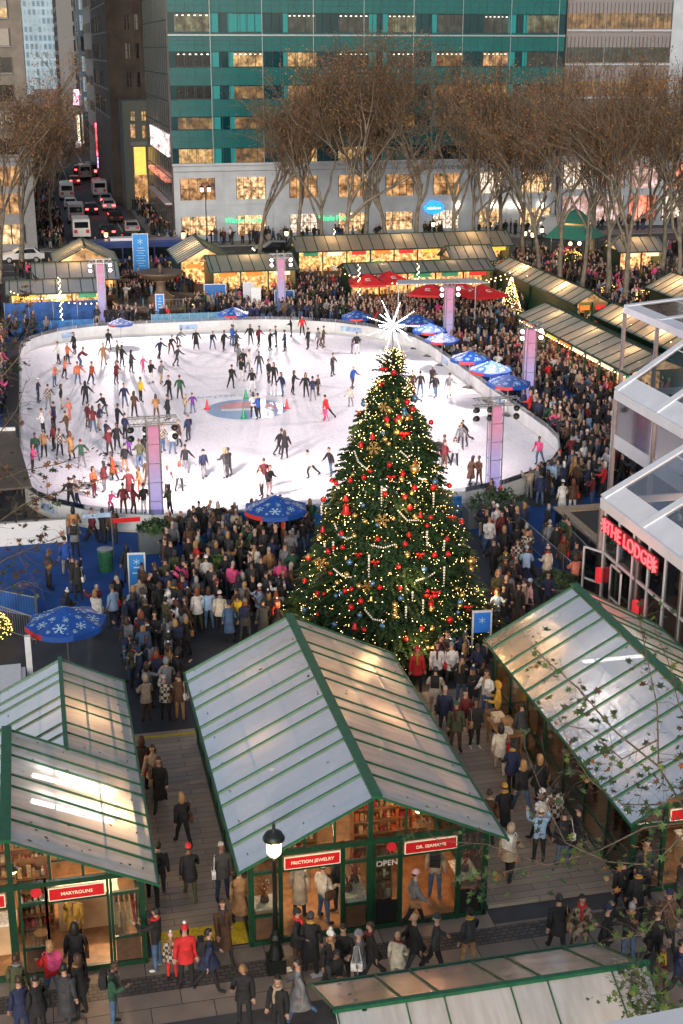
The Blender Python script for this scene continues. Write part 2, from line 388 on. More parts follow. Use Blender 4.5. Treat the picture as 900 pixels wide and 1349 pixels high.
# lit towers with floodlight trusses
m, nt, b = nodes('tower_glow_skin')
tc = nt.nodes.new('ShaderNodeTexCoord'); sp = nt.nodes.new('ShaderNodeSeparateXYZ'); nt.links.new(tc.outputs['Generated'], sp.inputs[0])
gr = ramp(nt, sp.outputs['Z'], [(0, (.42, .36, .95)), (.45, (.62, .52, .9)), (.75, (1, .34, .5)), (1, (1, .26, .42))])
n = nt.nodes.new('ShaderNodeTexNoise'); n.inputs['Scale'].default_value = 3; nt.links.new(tc.outputs['Object'], n.inputs['Vector'])
mx = nt.nodes.new('ShaderNodeMixRGB'); mx.blend_type = 'MULTIPLY'; mx.inputs[0].default_value = .5; nt.links.new(gr, mx.inputs[1]); nt.links.new(ramp(nt, n.outputs['Fac'], [(.3, (.6, .6, .65)), (.7, (1, 1, 1))]), mx.inputs[2])
nt.links.new(mx.outputs[0], b.inputs['Emission Color']); b.inputs['Emission Strength'].default_value = .42; b.inputs['Base Color'].default_value = (.12, .10, .16, 1)
M_glow = m
M_spot = mat('lit_floodlight', (1, .8, .85), .4, emit=14, ec=(1, .62, .68), noise=0, sample='NONE')
M_hous = mat('lamp_housing', (.02, .02, .022), .4)
def tower(px, py, label, lit, spread=1.5):
    x, y = G(px, py); t = thing('light_tower', label, 'light tower', (x, y, 0), group='glowing light towers round the rink')
    b = MB(); b.cbox((0, 0, 2.62), (.50, .50, 4.6), M_glow); b.build('lit_column', t)
    b = MB()
    for a in (-1, 1):
        for c in (-1, 1):
            b.cbox((a * .3, c * .3, 2.65), (.05, .05, 5.3), M_steel)
    for k in range(6):
        z = .4 + k * .93
        for a in (-1, 1): b.bar((-.3, a * .3, z), (.3, a * .3, z), .03, .03, M_steel); b.bar((a * .3, -.3, z), (a * .3, .3, z), .03, .03, M_steel)
    b.build('frame', t)
    b = MB()
    for z in (5.0, 5.35):
        for a in (-.18, .18): b.bar((-spread, a, z), (spread, a, z), .045, .045, M_steel)
    k = -spread
    while k < spread - .1:
        b.bar((k, -.18, 5.0), (k + .25, -.18, 5.35), .025, .025, M_steel); b.bar((k + .25, .18, 5.35), (k + .5, .18, 5.0), .025, .025, M_steel); b.bar((k, -.18, 5.35), (k, .18, 5.35), .025, .025, M_steel); k += .5
    b.build('truss', t)
    for i in range(4):
        for row in range(2):
            fx = (-1 + 2 * i / 3) * (spread - .1); fz = 4.78 - row * .42
            if abs(fx) < .35: continue
            f = MB(); f.lathe([(.09, -.16), (.14, -.05), (.16, .12), (.16, .14)], M_hous, n=10); f.sph((0, 0, -.16), .07, M_hous, 6)
            f = f.build('floodlight', t, True, (fx, -.05, fz)); f.rotation_euler = (math.radians(62), 0, -fx * .3)
            if lit:
                l = MB(); l.lathe([(.13, .0), (.13, .02)], M_spot, n=10); l.build('lens', f, False, (0, 0, .15))
    b = MB(); b.cbox((0, 0, .16), (.9, .9, .32), M_steel); b.build('base', t)
    return t
tower(207, 693, 'pink and violet glowing light tower at the near left end of the ice', 0, 1.15)
tower(649, 661, 'pink and violet glowing light tower near the big tree beside the ice', 0, 1.15)
tower(695, 535, 'pink glowing light tower in the crowd along the long side of the ice', 1, .75)
tower(590, 466, 'tall pink glowing light tower between the red and blue parasols', 1, .75)
tower(371, 418, 'glowing light tower behind the far barrier with a red dot on it', 1, .95)
tower(136, 427, 'pale glowing light tower at the far left corner by the blue fence', 1, .95)
for i, (px, py) in enumerate([(207, 693), (649, 661), (695, 535), (590, 466), (371, 418), (136, 427)]):
    x, y = G(px, py)
    l = bpy.data.lights.new('tower_floodlight', 'SPOT'); l.energy = 6200 if x < 13 else 3300; l.color = (1, .80, .80); l.spot_size = math.radians(140); l.spot_blend = .9; l.shadow_soft_size = .5
    lo = bpy.data.objects.new('tower_floodlight_beam', l); col.objects.link(lo); lo.location = (x + (1.0 if x < 13 else -1.0), y + (1.0 if y < 84 else -1.0), 5.6)
    tgt = Vector((13.5, 84, 0)) * .55 + Vector((x, y, 0)) * .45
    lo.rotation_euler = (tgt - lo.location).to_track_quat('-Z', 'Y').to_euler()

# planter boxes
M_pot = mat('grey_planter', (.10, .12, .13), .6); M_shrub = mat('shrub_leaf', (.03, .07, .018), .6, noise=.5, nscale=20)
M_holly = mat('bright_shrub_leaf', (.09, .16, .03), .6, noise=.4, nscale=20)  # brighter green leaf for the bush in the round planter
def leafball(bb, c, r, m, n=160, s=.09, sc=(1, 1, .7), rnd=R):
    for _ in range(n):
        d = Vector((rnd.gauss(0, 1), rnd.gauss(0, 1), rnd.gauss(0, 1))).normalized(); p = Vector(c) + Vector((d.x * sc[0], d.y * sc[1], abs(d.z) * sc[2])) * r * (.7 + .35 * rnd.random())
        u = Vector((rnd.gauss(0, 1), rnd.gauss(0, 1), rnd.gauss(0, 1))).normalized(); v = d.cross(u).normalized(); u = v.cross(d) + d * .3; k = s * (.6 + .8 * rnd.random())
        bb.add([tuple(p - v * k * .5), tuple(p + u * k), tuple(p + v * k * .5), tuple(p - u * k * .4)], [(0, 1, 2, 3)], m)
def planter(x, y, w, d, h, label, r=None, m=M_shrub, round_=False):
    t = thing('planter', label, 'planter', (x, y, .012), group='planters round the rink')
    b = MB()
    if round_: b.lathe([(w * .36, 0), (w * .5, h * .9), (w * .53, h), (w * .44, h), (w * .43, h * .93)], M_pot, n=20)
    else:
        b.box((-w / 2, -d / 2, 0), (w / 2, d / 2, h), M_pot); b.box((-w / 2 - .03, -d / 2 - .03, h), (w / 2 + .03, d / 2 + .03, h + .05), M_pot)
    b.build('pot', t, round_)
    b = MB(); leafball(b, (0, 0, h), (r or w * .55), m, 420, .12, (1, min(1, d / w + .2), .55)); b.build('shrub', t)
x, y = G(205, 725); planter(x, y, 1.5, 1.0, 1.0, 'square grey planter with low shrubs in front of the left light tower')
x, y = G(283, 770); planter(x, y, 1.5, 1, .9, 'round grey planter with a bright green bush among the crowd', .7, M_holly, True)
x, y = G(652, 690); planter(x, y, 3.0, 1.0, .9, 'long grey planter with dark shrubs below the right light tower')
x, y = G(732, 790); planter(x, y, 1.7, 1.3, .75, 'round planter with dark shrubs at the end of the ramp railing', .85, M_shrub, True)

# ---------------------------------------------------------------- parasols
m, nt, b = nodes('blue_snowflake_canvas')
M_canv = mat('blue_canvas', (.006, .06, .30), .55, noise=.15); M_flake = mat('white_snowflake_print', (.45, .65, .78), .6); M_redtrim = mat('red_valance', (.45, .03, .03), .6)
M_redcanv = mat('red_canvas', (.50, .012, .015), .6, noise=.15)
def make_parasol(name, mcan, mtrim, rad, hgt_, rise, flakes, label, cat, group, sides=8):
    t = thing(name, label, cat, (0, 0, 0), 0, group)
    def cpt(a, f):   # point on canopy
        k = math.floor(a / (2 * PI / sides)); a0 = k * 2 * PI / sides; a1 = a0 + 2 * PI / sides; u = (a - a0) / (a1 - a0)
        p0 = Vector((math.cos(a0), math.sin(a0), 0)); p1 = Vector((math.cos(a1), math.sin(a1), 0)); p = p0.lerp(p1, u) * rad * f
        z = hgt_ + rise * max(0, 1 - f) ** 1.15 - .10 * math.sin(PI * u) * f * f * .6
        return Vector((p.x, p.y, z))
    b = MB(); nr = 5; na = sides * 4
    v = [tuple(cpt(2 * PI * k / na + 1e-6, f / nr)) for f in range(nr + 1) for k in range(na)]
    fs = [(f * na + k, f * na + (k + 1) % na, (f + 1) * na + (k + 1) % na, (f + 1) * na + k) for f in range(nr) for k in range(na)]
    b.add(v, fs, mcan)
    lo_ = [tuple(cpt(2 * PI * k / na + 1e-6, 1) - Vector((0, 0, .02))) for k in range(na)]; hi = [tuple(cpt(2 * PI * k / na + 1e-6, .99) - Vector((0, 0, .03))) for k in range(na)]
    # underside skin a little below so that the canvas has thickness
    v2 = [(x, y, z - .015) for x, y, z in v]; b.add(v2, [f[::-1] for f in fs], mcan)
    b.build('canopy', t, False)
    b = MB()
    rim = [cpt(2 * PI * k / na + 1e-6, 1.003) for k in range(na)]
    for k in range(na):
        p, q = rim[k], rim[(k + 1) % na]
        mm = mtrim if (k // 4) % 4 == 0 or not flakes else mcan
        b.add([tuple(p), tuple(q), tuple(q - Vector((0, 0, .20))), tuple(p - Vector((0, 0, .20)))], [(0, 1, 2, 3)], mm)
    b.build('valance', t)
    if flakes:
        b = MB(); rr = random.Random(3)
        def flake(a, f, s):
            c = cpt(a, f); nrm = Vector((math.cos(a) * rise, math.sin(a) * rise, rad)).normalized()
            c = c + nrm * .02; e1 = nrm.cross(Vector((0, 0, 1))).normalized(); e2 = nrm.cross(e1)
            for i in range(6):
                t_ = i * PI / 3; d = e1 * math.cos(t_) + e2 * math.sin(t_); n_ = e2 * math.cos(t_) - e1 * math.sin(t_)
                b.add([tuple(c - n_ * s * .09), tuple(c + d * s - n_ * s * .06), tuple(c + d * s + n_ * s * .06), tuple(c + n_ * s * .09)], [(0, 1, 2, 3)], M_flake)
                for sg in (-1, 1):
                    q = c + d * s * .55; e = (d + n_ * sg * 1.1).normalized() * s * .38
                    b.add([tuple(q - d * s * .05), tuple(q + e - d * s * .04), tuple(q + e + d * s * .04), tuple(q + d * s * .06)], [(0, 1, 2, 3)], M_flake)
        for k in range(sides):
            a = (k + .5) * 2 * PI / sides; flake(a, .72, .27 if k % 2 else .2); flake(a + .22, .45, .12); flake(a - .3, .86, .10)
            for _ in range(5):
                aa = a + rr.uniform(-.36, .36); ff = rr.uniform(.25, .93); c = cpt(aa, ff) + Vector((0, 0, .02)); s = .03
                b.add([tuple(c + Vector((-s, -s, 0))), tuple(c + Vector((s, -s, 0))), tuple(c + Vector((s, s, 0))), tuple(c + Vector((-s, s, 0)))], [(0, 1, 2, 3)], M_flake)
        b.build('print_pattern', t)
    b = MB(); b.tube([(0, 0, .1), (0, 0, hgt_ + rise)], .035, M_steel); b.build('pole', t)
    b = MB(); b.cbox((0, 0, .06), (.7, .7, .1), M_black); b.build('base', t)
    for k in range(sides):
        a = 2 * PI * k / sides; b = MB(); b.bar((0, 0, hgt_ + rise - .05), tuple(cpt(a + 1e-5, .98) - Vector((0, 0, .04))), .02, .03, M_steel); b.build('rib', t)
    return t
BG = 'blue snowflake parasols'
blue0 = make_parasol('blue_parasol', M_canv, M_redtrim, 1.45, 2.25, .55, True, 'large blue snowflake parasol beside the big tree at the near barrier', 'parasol', BG)
x, y = G(363, 668, 2.25); blue0.location = (x, y, .01); blue0.rotation_euler.z = .2
BL = [((87, 818), 1.0, 'blue snowflake parasol with red edge at bottom left above the crowd'),
      ((470, 411), .86, 'blue parasol behind the far barrier beside the white star'), ((307, 407), .86, 'blue parasol in front of the fountain steps'),
      ((549, 421), .95, 'farthest of the blue parasols along the long barrier'), ((566, 430), .9, 'second farthest blue parasol along the long barrier, overlapping its neighbour'),
      ((583, 441), .86, 'blue parasol just before the tall pink tower'), ((619, 468), .92, 'blue parasol between the tall pink tower and its nearer twin'),
      ((647, 485), .98, 'second nearest blue parasol along the long barrier'), ((670, 501), .95, 'nearest blue parasol along the long barrier beside the pink tower'),
      ((158, 414), .7, 'small blue parasol beside the far left tower')]
for (px, py), s, l in BL:
    x, y = G(px, py, 2.25); dup(blue0, l, (x, y, .01), R.random(), BG, s)
red0 = make_parasol('red_parasol', M_redcanv, M_redcanv, 2.2, 2.5, .75, False, 'leftmost red parasol of the bar terrace', 'parasol', 'red bar parasols', 4)
M_clogo = mat('white_print', (.75, .7, .7), .6)
b = MB()
for k in range(4):
    a = (k + .5) * PI / 2; c = Vector((math.cos(a), math.sin(a), 0)) * 2.2 * .707 * .62; c.z = 2.5 + .75 * .40; nrm = Vector((math.cos(a) * .75, math.sin(a) * .75, 1.56)).normalized()
    e1 = Vector((0, 0, 1)).cross(nrm).normalized(); e2 = nrm.cross(e1); c = c + nrm * .06
    for i in range(10):
        t_ = .5 + i * .5; d0 = (e1 * math.cos(t_) * .26 + e2 * math.sin(t_) * .15); d1 = (e1 * math.cos(t_ + .5) * .26 + e2 * math.sin(t_ + .5) * .15)
        b.add([tuple(c + d0), tuple(c + d1), tuple(c + d1 * .6), tuple(c + d0 * .6)], [(0, 1, 2, 3)], M_clogo)
    b.add([tuple(c - e1 * .25 - e2 * .24), tuple(c + e1 * .25 - e2 * .24), tuple(c + e1 * .25 - e2 * .2), tuple(c - e1 * .25 - e2 * .2)], [(0, 1, 2, 3)], M_clogo)
b.build('printed_mark', red0)
red0.location = (*G(484, 371, 2.5), 0); red0.rotation_euler.z = .6
for (px, py), rz, l in [((513, 368), .9, 'second red parasol from the left on the bar terrace'), ((567, 384), .3, 'red parasol half hidden behind the tall pink tower'),
                        ((604, 381), .7, 'red parasol just right of the tall pink tower'), ((634, 386), 1.1, 'rightmost red parasol with a white printed mark')]:
    dup(red0, l, (*G(px, py, 2.5), 0), rz, 'red bar parasols')
# flat grey sail beside the tall tower
t = thing('shade_canopy', 'thin pale flat canopy above the red parasols', 'canopy', (*G(580, 372, 4.4), 0))
b = MB(); b.add([(-3.6, -.6, 4.45), (3.7, -.9, 4.35), (3.0, .9, 4.45), (-3.2, 1.0, 4.5), (-3.6, -.6, 4.5), (3.7, -.9, 4.40), (3.0, .9, 4.5), (-3.2, 1.0, 4.55)], [(0, 3, 2, 1), (4, 5, 6, 7), (0, 1, 5, 4), (1, 2, 6, 5), (2, 3, 7, 6), (3, 0, 4, 7)], mat('pale_membrane', (.5, .53, .55), .4)); b.build('roof', t)
for a, c in ((-3.2, .5), (3, .3)):
    b = MB(); b.tube([(a, c, 0), (a, c, 4.45)], .05, M_steel); b.build('post', t)
# ---------------------------------------------------------------- kiosks
# translucent ribbed polycarbonate: part light passes, part is scattered, a soft sheen on top
def polycarb(name, c, tr, seethru=.12, rough=.22, gl=.10):
    m = bpy.data.materials.new(name); m.use_nodes = True; nt = m.node_tree; nt.nodes.clear(); MATS[name] = m
    out = nt.nodes.new('ShaderNodeOutputMaterial'); d = nt.nodes.new('ShaderNodeBsdfDiffuse'); t = nt.nodes.new('ShaderNodeBsdfTranslucent'); g = nt.nodes.new('ShaderNodeBsdfGlossy'); tp = nt.nodes.new('ShaderNodeBsdfTransparent')
    tc = nt.nodes.new('ShaderNodeTexCoord'); n = nt.nodes.new('ShaderNodeTexNoise'); n.inputs['Scale'].default_value = .8; n.inputs['Detail'].default_value = 6; n.inputs['Distortion'].default_value = 1.2
    nt.links.new(tc.outputs['Object'], n.inputs['Vector'])
    c0 = ramp(nt, n.outputs['Fac'], [(.3, tuple(x * .84 for x in c)), (.72, c)])
    mp = nt.nodes.new('ShaderNodeMapping'); mp.inputs['Scale'].default_value = (.7, 5, .7); nt.links.new(tc.outputs['Object'], mp.inputs[0]); ns = nt.nodes.new('ShaderNodeTexNoise'); ns.inputs['Scale'].default_value = 1.2; ns.inputs['Detail'].default_value = 8; nt.links.new(mp.outputs[0], ns.inputs[0])
    mm = nt.nodes.new('ShaderNodeMixRGB'); mm.blend_type = 'MULTIPLY'; mm.inputs[0].default_value = .8; nt.links.new(c0, mm.inputs[1]); nt.links.new(ramp(nt, ns.outputs['Fac'], [(.35, (.80, .78, .72)), (.6, (1, 1, 1))]), mm.inputs[2]); c0 = mm.outputs[0]
    nt.links.new(c0, d.inputs[0]); nt.links.new(c0, t.inputs[0]); g.inputs['Roughness'].default_value = rough
    n2 = nt.nodes.new('ShaderNodeTexNoise'); n2.inputs['Scale'].default_value = .9; n2.inputs['Detail'].default_value = 3; nt.links.new(tc.outputs['Object'], n2.inputs['Vector'])
    bp = nt.nodes.new('ShaderNodeBump'); bp.inputs['Strength'].default_value = .3; bp.inputs['Distance'].default_value = .12; nt.links.new(n2.outputs['Fac'], bp.inputs['Height']); nt.links.new(bp.outputs[0], g.inputs['Normal'])
    a = nt.nodes.new('ShaderNodeMixShader'); a.inputs[0].default_value = tr; nt.links.new(d.outputs[0], a.inputs[1]); nt.links.new(t.outputs[0], a.inputs[2])
    b2 = nt.nodes.new('ShaderNodeMixShader'); b2.inputs[0].default_value = seethru; nt.links.new(a.outputs[0], b2.inputs[1]); nt.links.new(tp.outputs[0], b2.inputs[2])
    lw = nt.nodes.new('ShaderNodeLayerWeight'); lw.inputs[0].default_value = .45; ad = nt.nodes.new('ShaderNodeMath'); ad.operation = 'MULTIPLY_ADD'; nt.links.new(lw.outputs['Fresnel'], ad.inputs[0]); ad.inputs[1].default_value = .7; ad.inputs[2].default_value = gl; ad.use_clamp = True
    e = nt.nodes.new('ShaderNodeMixShader'); nt.links.new(ad.outputs[0], e.inputs[0]); nt.links.new(b2.outputs[0], e.inputs[1]); nt.links.new(g.outputs[0], e.inputs[2]); nt.links.new(e.outputs[0], out.inputs[0])
    return m
M_roof = polycarb('polycarbonate_roof', (.97, .97, .98), .42, .17)
M_roof2 = polycarb('aged_polycarbonate', (.55, .57, .55), .40, .05, .3, .07)
M_roof3 = polycarb('pale_polycarbonate', (.72, .72, .66), .5, .08, .3, .07)
M_inner = mat('kiosk_lining', (.50, .33, .18), .7, noise=.2, nscale=2)
M_floorw = mat('kiosk_floor_boards', (.34, .18, .08), .45, noise=.35, nscale=4)
GOODS = [mat('goods_%d' % i, c, .5, noise=.3, nscale=12) for i, c in enumerate([(.5, .12, .04), (.55, .35, .15), (.6, .5, .35), (.08, .05, .04), (.35, .03, .03), (.7, .65, .55), (.15, .2, .12), (.4, .22, .1)])]
M_roundel = mat('roundel_red', (.55, .02, .03), .4)

def gable_kiosk(label, x0, x1, y0, y1, eave, ridge, name='glass_kiosk', ov=.3, nb=10, fronts=(), roofm=None, mg=None, group='glass roofed market kiosks', purl=3, hip_front=False, side_lit=True, ridge_x=None, zb=0.0, gable=True, solid_sides=False, back_wall=True, trim=.07):
    """gable roofed glass kiosk, ridge along depth, front towards -Y; coordinates are world, the root stands at the front centre"""
    roofm = roofm or M_roof; mg = mg or M_green; mf = M_fgreen
    cx = (x0 + x1) / 2; W = x1 - x0; D = y1 - y0; hw = W / 2
    t = thing(name, label, 'kiosk', (cx, y0, zb), 0, group)
    rx = 0.0
    sl = (ridge - eave) / hw; ez = eave - sl * ov
    # roof sheets (each slope a part)
    for sgn, nm in ((-1, 'roof'), (1, 'roof')):
        b = MB()
        p = [(0, -ov - .25, ridge), (sgn * (hw + ov), -ov - .25, ez), (sgn * (hw + ov), D + ov * .5, ez), (0, D + ov * .5, ridge)]
        b.add(p, [(0, 1, 2, 3)], roofm)   # one polycarbonate sheet, its edges held in the bars
        r = b.build(nm, t)
        b = MB()   # glazing bars running from ridge to eave and purlins beneath
        rr = random.Random(int(abs(x0) * 10) + 5)
        ys = [-ov - .22]; L = D + ov * 1.5 + .2
        k = 0
        while ys[-1] < D + ov * .5 - .9:
            ys.append(ys[-1] + (L / nb) * (.72 if k % 2 else 1.28)); k += 1
        ys = [y for y in ys if y < D + ov * .5 - .15] + [D + ov * .5 - .03]
        for y in ys: b.bar((0, y, ridge + .025), (sgn * (hw + ov), y, ez + .025), trim * .72, .045, mg)
        b.bar((sgn * (hw + ov), -ov - .27, ez + .01), (sgn * (hw + ov), D + ov * .5 + .02, ez + .01), .05, .06, mg)
        b.build('glazing_bars', r)
        b = MB()
        for f in [(i + 1) / purl for i in range(purl - 1)]:
            b.bar((sgn * (hw + ov) * f, -ov - .2, ridge + (ez - ridge) * f - .06), (sgn * (hw + ov) * f, D + ov * .4, ridge + (ez - ridge) * f - .06), .045, .05, mg)
        b.build('purlins', r)
    b = MB(); b.bar((0, -ov - .3, ridge + .05), (0, D + ov * .5 + .03, ridge + .05), .26 * (trim / .07), .08, mg)
    b.build('ridge_cap', t)
    # frame
    b = MB(); pw = .09
    for x in (-hw, 0, hw):
        b.cbox((x, 0, (eave if x else ridge) / 2), (pw if x else pw * 1.4, pw, (eave if x else ridge) - .02), mf)
        b.cbox((x, D, (eave if x else ridge) / 2), (pw, pw, (eave if x else ridge) - .02), mf)
    for y in (0, D):
        b.bar((-hw, y, eave - .09), (hw, y, eave - .09), pw * 1.3, .13, mf)
        for sg in (-1, 1): b.bar((0, y, ridge - .1), (sg * hw, y, eave - .09), pw, .11, mf)
    for sg in (-1, 1):
        b.bar((sg * hw, 0, eave - .10), (sg * hw, D, eave - .10), pw, .12, mf)
        nside = max(2, int(D / 1.5))
        for k in range(1, nside): b.cbox((sg * hw, D * k / nside, eave / 2), (.07, .07, eave), mf)
        b.bar((sg * hw, 0, .12), (sg * hw, D, .12), pw, .2, mf); b.bar((sg * hw, 0, .95), (sg * hw, D, .95), .06, .06, mf)
    b.bar((-hw, 0, .09), (hw, 0, .09), pw, .14, mf); b.bar((-hw, D, .09), (hw, D, .09), pw, .14, mf)
    for sg in (-1, 1):
        for f in (.3, .55):
            b.bar((sg * hw * f, 0, eave), (sg * hw * f, 0, ridge - (ridge - eave) * f), .06, .06, mf, up=(0, 1, 0))
    b.build('frame', t)
    b = MB(); b.box((-hw, .06, .02), (hw, D - .06, .13), M_floorw); b.build('floor_boards', t)
    if solid_sides or True:
        for sg in (-1, 1):
            b = MB(); b.box((sg * hw - .012, .1, .2), (sg * hw + .012, D - .1, eave - .06), M_inner if solid_sides else GLASS); b.build('side_wall', t)
    if back_wall:
        b = MB(); b.box((-hw + .06, D - .05, .2), (hw - .06, D - .02, eave - .06), M_inner); b.build('back_wall', t)
    if gable:
        for sg in (-1, 1):
            b = MB(); b.add([(sg * .08, .01, eave + .06), (sg * (hw - .2), .01, eave + .06), (sg * .08, .01, ridge - .08)], [(0, 1, 2)], GLASS); b.build('gable_glass', t)
    # front infill: list of (x from, x to, kind, extra)
    for fx0, fx1, kind, ex in fronts:
        a, c = fx0 - cx, fx1 - cx; tz = 2.12
        b = MB()
        b.cbox((a, 0, eave / 2), (.06, .1, eave), mf); b.cbox((c, 0, eave / 2), (.06, .1, eave), mf); b.bar((a, 0, tz), (c, 0, tz), .09, .08, mf)
        if kind in ('glass', 'glass_open'):
            b.bar((a, 0, .85), (c, 0, .85), .07, .06, mf)
        b.build('mullions', t)
        if kind.startswith('glass'):
            b = MB(); b.box((a + .05, -.005, .9), (c - .05, .005, tz - .05), GLASS); b.build('window_pane', t)
            b = MB(); b.box((a + .05, -.012, .17), (c - .05, .012, .82), M_dwood if 'dark' not in kind else M_black); b.build('lower_panel', t)
            b = MB(); b.box((a + .05, -.005, tz + .05), (c - .05, .005, eave - .07), GLASS); b.build('transom_pane', t)
            if ex: 
                b = MB(); b.M = Matrix.Rotation(PI / 2, 4, 'X'); b.lathe([(.13, 0), (.13, .015)], M_roundel, n=20); b.build('roundel', t, False, (c - .22, -.03, (tz + eave) / 2))
        if kind == 'door':
            z0 = tz + .07; z1 = eave - .24
            b = MB(); b.box((a + .06, -.12, z0), (c - .06, -.07, z1 + .06), M_cream); b.box((a + .085, -.128, z0 + .025), (c - .085, -.119, z1 + .035), M_red)
            s_ = b.build('sign_board', t)
            if ex: text_mesh('lettering', ex, .125, M_cream, ((a + c) / 2, -.132, (z0 + z1) / 2 + .03), (PI / 2, 0, 0), s_, bold=.002)
    return t

def klight(x, y, z, p=60, c=(1, .56, .25), r=.1):
    p *= 1.8
    o = point_light('kiosk_lamp_light', (x, y, z), p, c, r)
    return o
def pendant(x, y, z, zt, label):
    t = thing('pendant_lamp', label, 'pendant lamp', (x, y, z), group='pendant lamps in the kiosks')
    b = MB(); b.sph((0, 0, 0), .09, M_lamp, 10); b.build('bulb', t, True)
    b = MB(); b.tube([(0, 0, .08), (0, 0, zt - z)], .008, M_black, 5); b.build('cord', t)
    b = MB(); b.lathe([(.03, .16), (.14, .06), (.15, .05)], M_black, n=12); b.build('lamp_shade', t)
def tube_lamp(x0, x1, y, z, label):
    t = thing('tube_lamp', label, 'tube lamp', ((x0 + x1) / 2, y, z), group='fluorescent tubes under the kiosk roof'); h = (x1 - x0) / 2
    t.rotation_euler.y = math.radians(24) if x0 < 5 else 0
    b = MB(); b.box((-h, -.07, -.02), (h, .07, .034), M_tube); b.build('tube', t)
    b = MB(); b.box((-h - .05, -.03, -.06), (h + .05, .03, -.021), M_white); b.build('housing', t)

# K1 - left foreground
fr1 = [(-4.55, -3.9, 'glass', 0), (-3.9, -1.62, 'door', ''), (-1.35, -.74, 'glass', 1), (-.74, .72, 'door', 'MARYROUNS'), (.80, 1.5, 'glass', 0)]
gable_kiosk('left foreground green framed glass kiosk with two bright tubes glowing under its roof', -4.62, 1.56, 28.75, 33.6, 2.72, 4.25, ov=.36, nb=7, fronts=fr1, purl=3)
gable_kiosk('lower kiosk roof of pale panels behind the left foreground kiosk', -1.62, 1.60, 34.3, 39.6, 2.62, 3.42, ov=.33, nb=7, purl=3, fronts=[], trim=.035)
# K2 - centre foreground
fr2 = [(4.27, 4.95, 'glass', 0), (5.0, 6.55, 'door', 'FRICTION JEWELRY'), (6.60, 7.22, 'glass', 0), (7.40, 8.05, 'glass_dark', 1), (8.10, 9.60, 'door', "DR. SEAMAN'S"), (9.66, 10.30, 'glass_dark', 0)]
gable_kiosk('big central glass roofed kiosk below the christmas tree with two red shop signs', 4.2, 10.38, 28.8, 39.55, 2.72, 4.22, ov=.36, nb=12, fronts=fr2, purl=3)
o = text_mesh('open_sign', 'OPEN', .22, mat('pale_sign_letters', (.55, .55, .5), .5), (7.72, 28.765, 1.95), (PI / 2, 0, 0)); tag(o, 'pale letters reading OPEN inside the glass of the central kiosk', 'sign')
# K3 - right foreground
fr3 = [(14.5, 15.3, 'glass', 0), (15.35, 17.0, 'door', 'CINE'), (17.3, 18.2, 'glass', 0), (18.2, 19.9, 'door', 'GIFTS')]
gable_kiosk('right foreground glass roofed kiosk partly behind leafy twigs', 14.42, 20.0, 28.75, 39.9, 2.72, 4.25, ov=.36, nb=12, fronts=fr3[:3], purl=3)
# K4 - bottom kiosk, ridge runs across: build turned by 90 degrees
t = gable_kiosk('kiosk roof of pale panels at the bottom edge of the view', -2.15, 2.15, 0, 5.75, 2.85, 3.95, ov=.32, nb=6, fronts=[], purl=2, trim=.028)
t.rotation_euler.z = -PI / 2; t.location = (5.25, 21.15, 0)

klight(-1.5, 29.9, 2.4, 170); klight(.8, 31.2, 2.4, 120); klight(-3.4, 31.5, 2.4, 55); klight(.3, 36.5, 2.2, 60)
klight(5.6, 30.2, 2.35, 230, (1, .66, .38)); klight(9.0, 30.4, 2.35, 130, (1, .45, .18)); klight(5.6, 33.5, 2.6, 45); klight(8.9, 34, 2.6, 40, (1, .5, .22)); klight(6.2, 37.4, 2.6, 40); klight(9.2, 37.4, 2.6, 35)
klight(15.6, 30.4, 2.5, 75, (1, .66, .40)); klight(16.2, 33.4, 2.6, 80, (1, .7, .45)); klight(18.8, 33, 2.6, 50); klight(15.6, 37.6, 2.5, 60)
klight(9.0, 21, 2.2, 22, (1, .7, .45)); klight(6.5, 20.6, 2.2, 10)
for i, (x, y) in enumerate([(-1.5, 29.9), (-3.4, 31.5), (5.6, 30.2), (9.0, 30.4), (5.6, 33.5), (8.9, 34.0), (15.6, 30.4), (16.2, 33.4), (9.0, 21.0)]):
    pendant(x, y, 2.35, 3.05, '%s pendant lamp, hanging inside the %s kiosk' % (['front', 'side', 'front left', 'front right', 'middle left', 'middle right', 'front', 'middle', 'only'][i], ['left', 'left', 'central', 'central', 'central', 'central', 'right', 'right', 'bottom'][i]))
tube_lamp(-1.0, 1.15, 32.2, 3.22, 'farther white tube lamp shining through the left kiosk roof')
tube_lamp(-1.05, 1.1, 30.9, 3.22, 'nearer white tube lamp shining through the left kiosk roof')
tube_lamp(16.0, 18.2, 36.2, 3.3, 'white tube lamp glowing through the right kiosk roof')

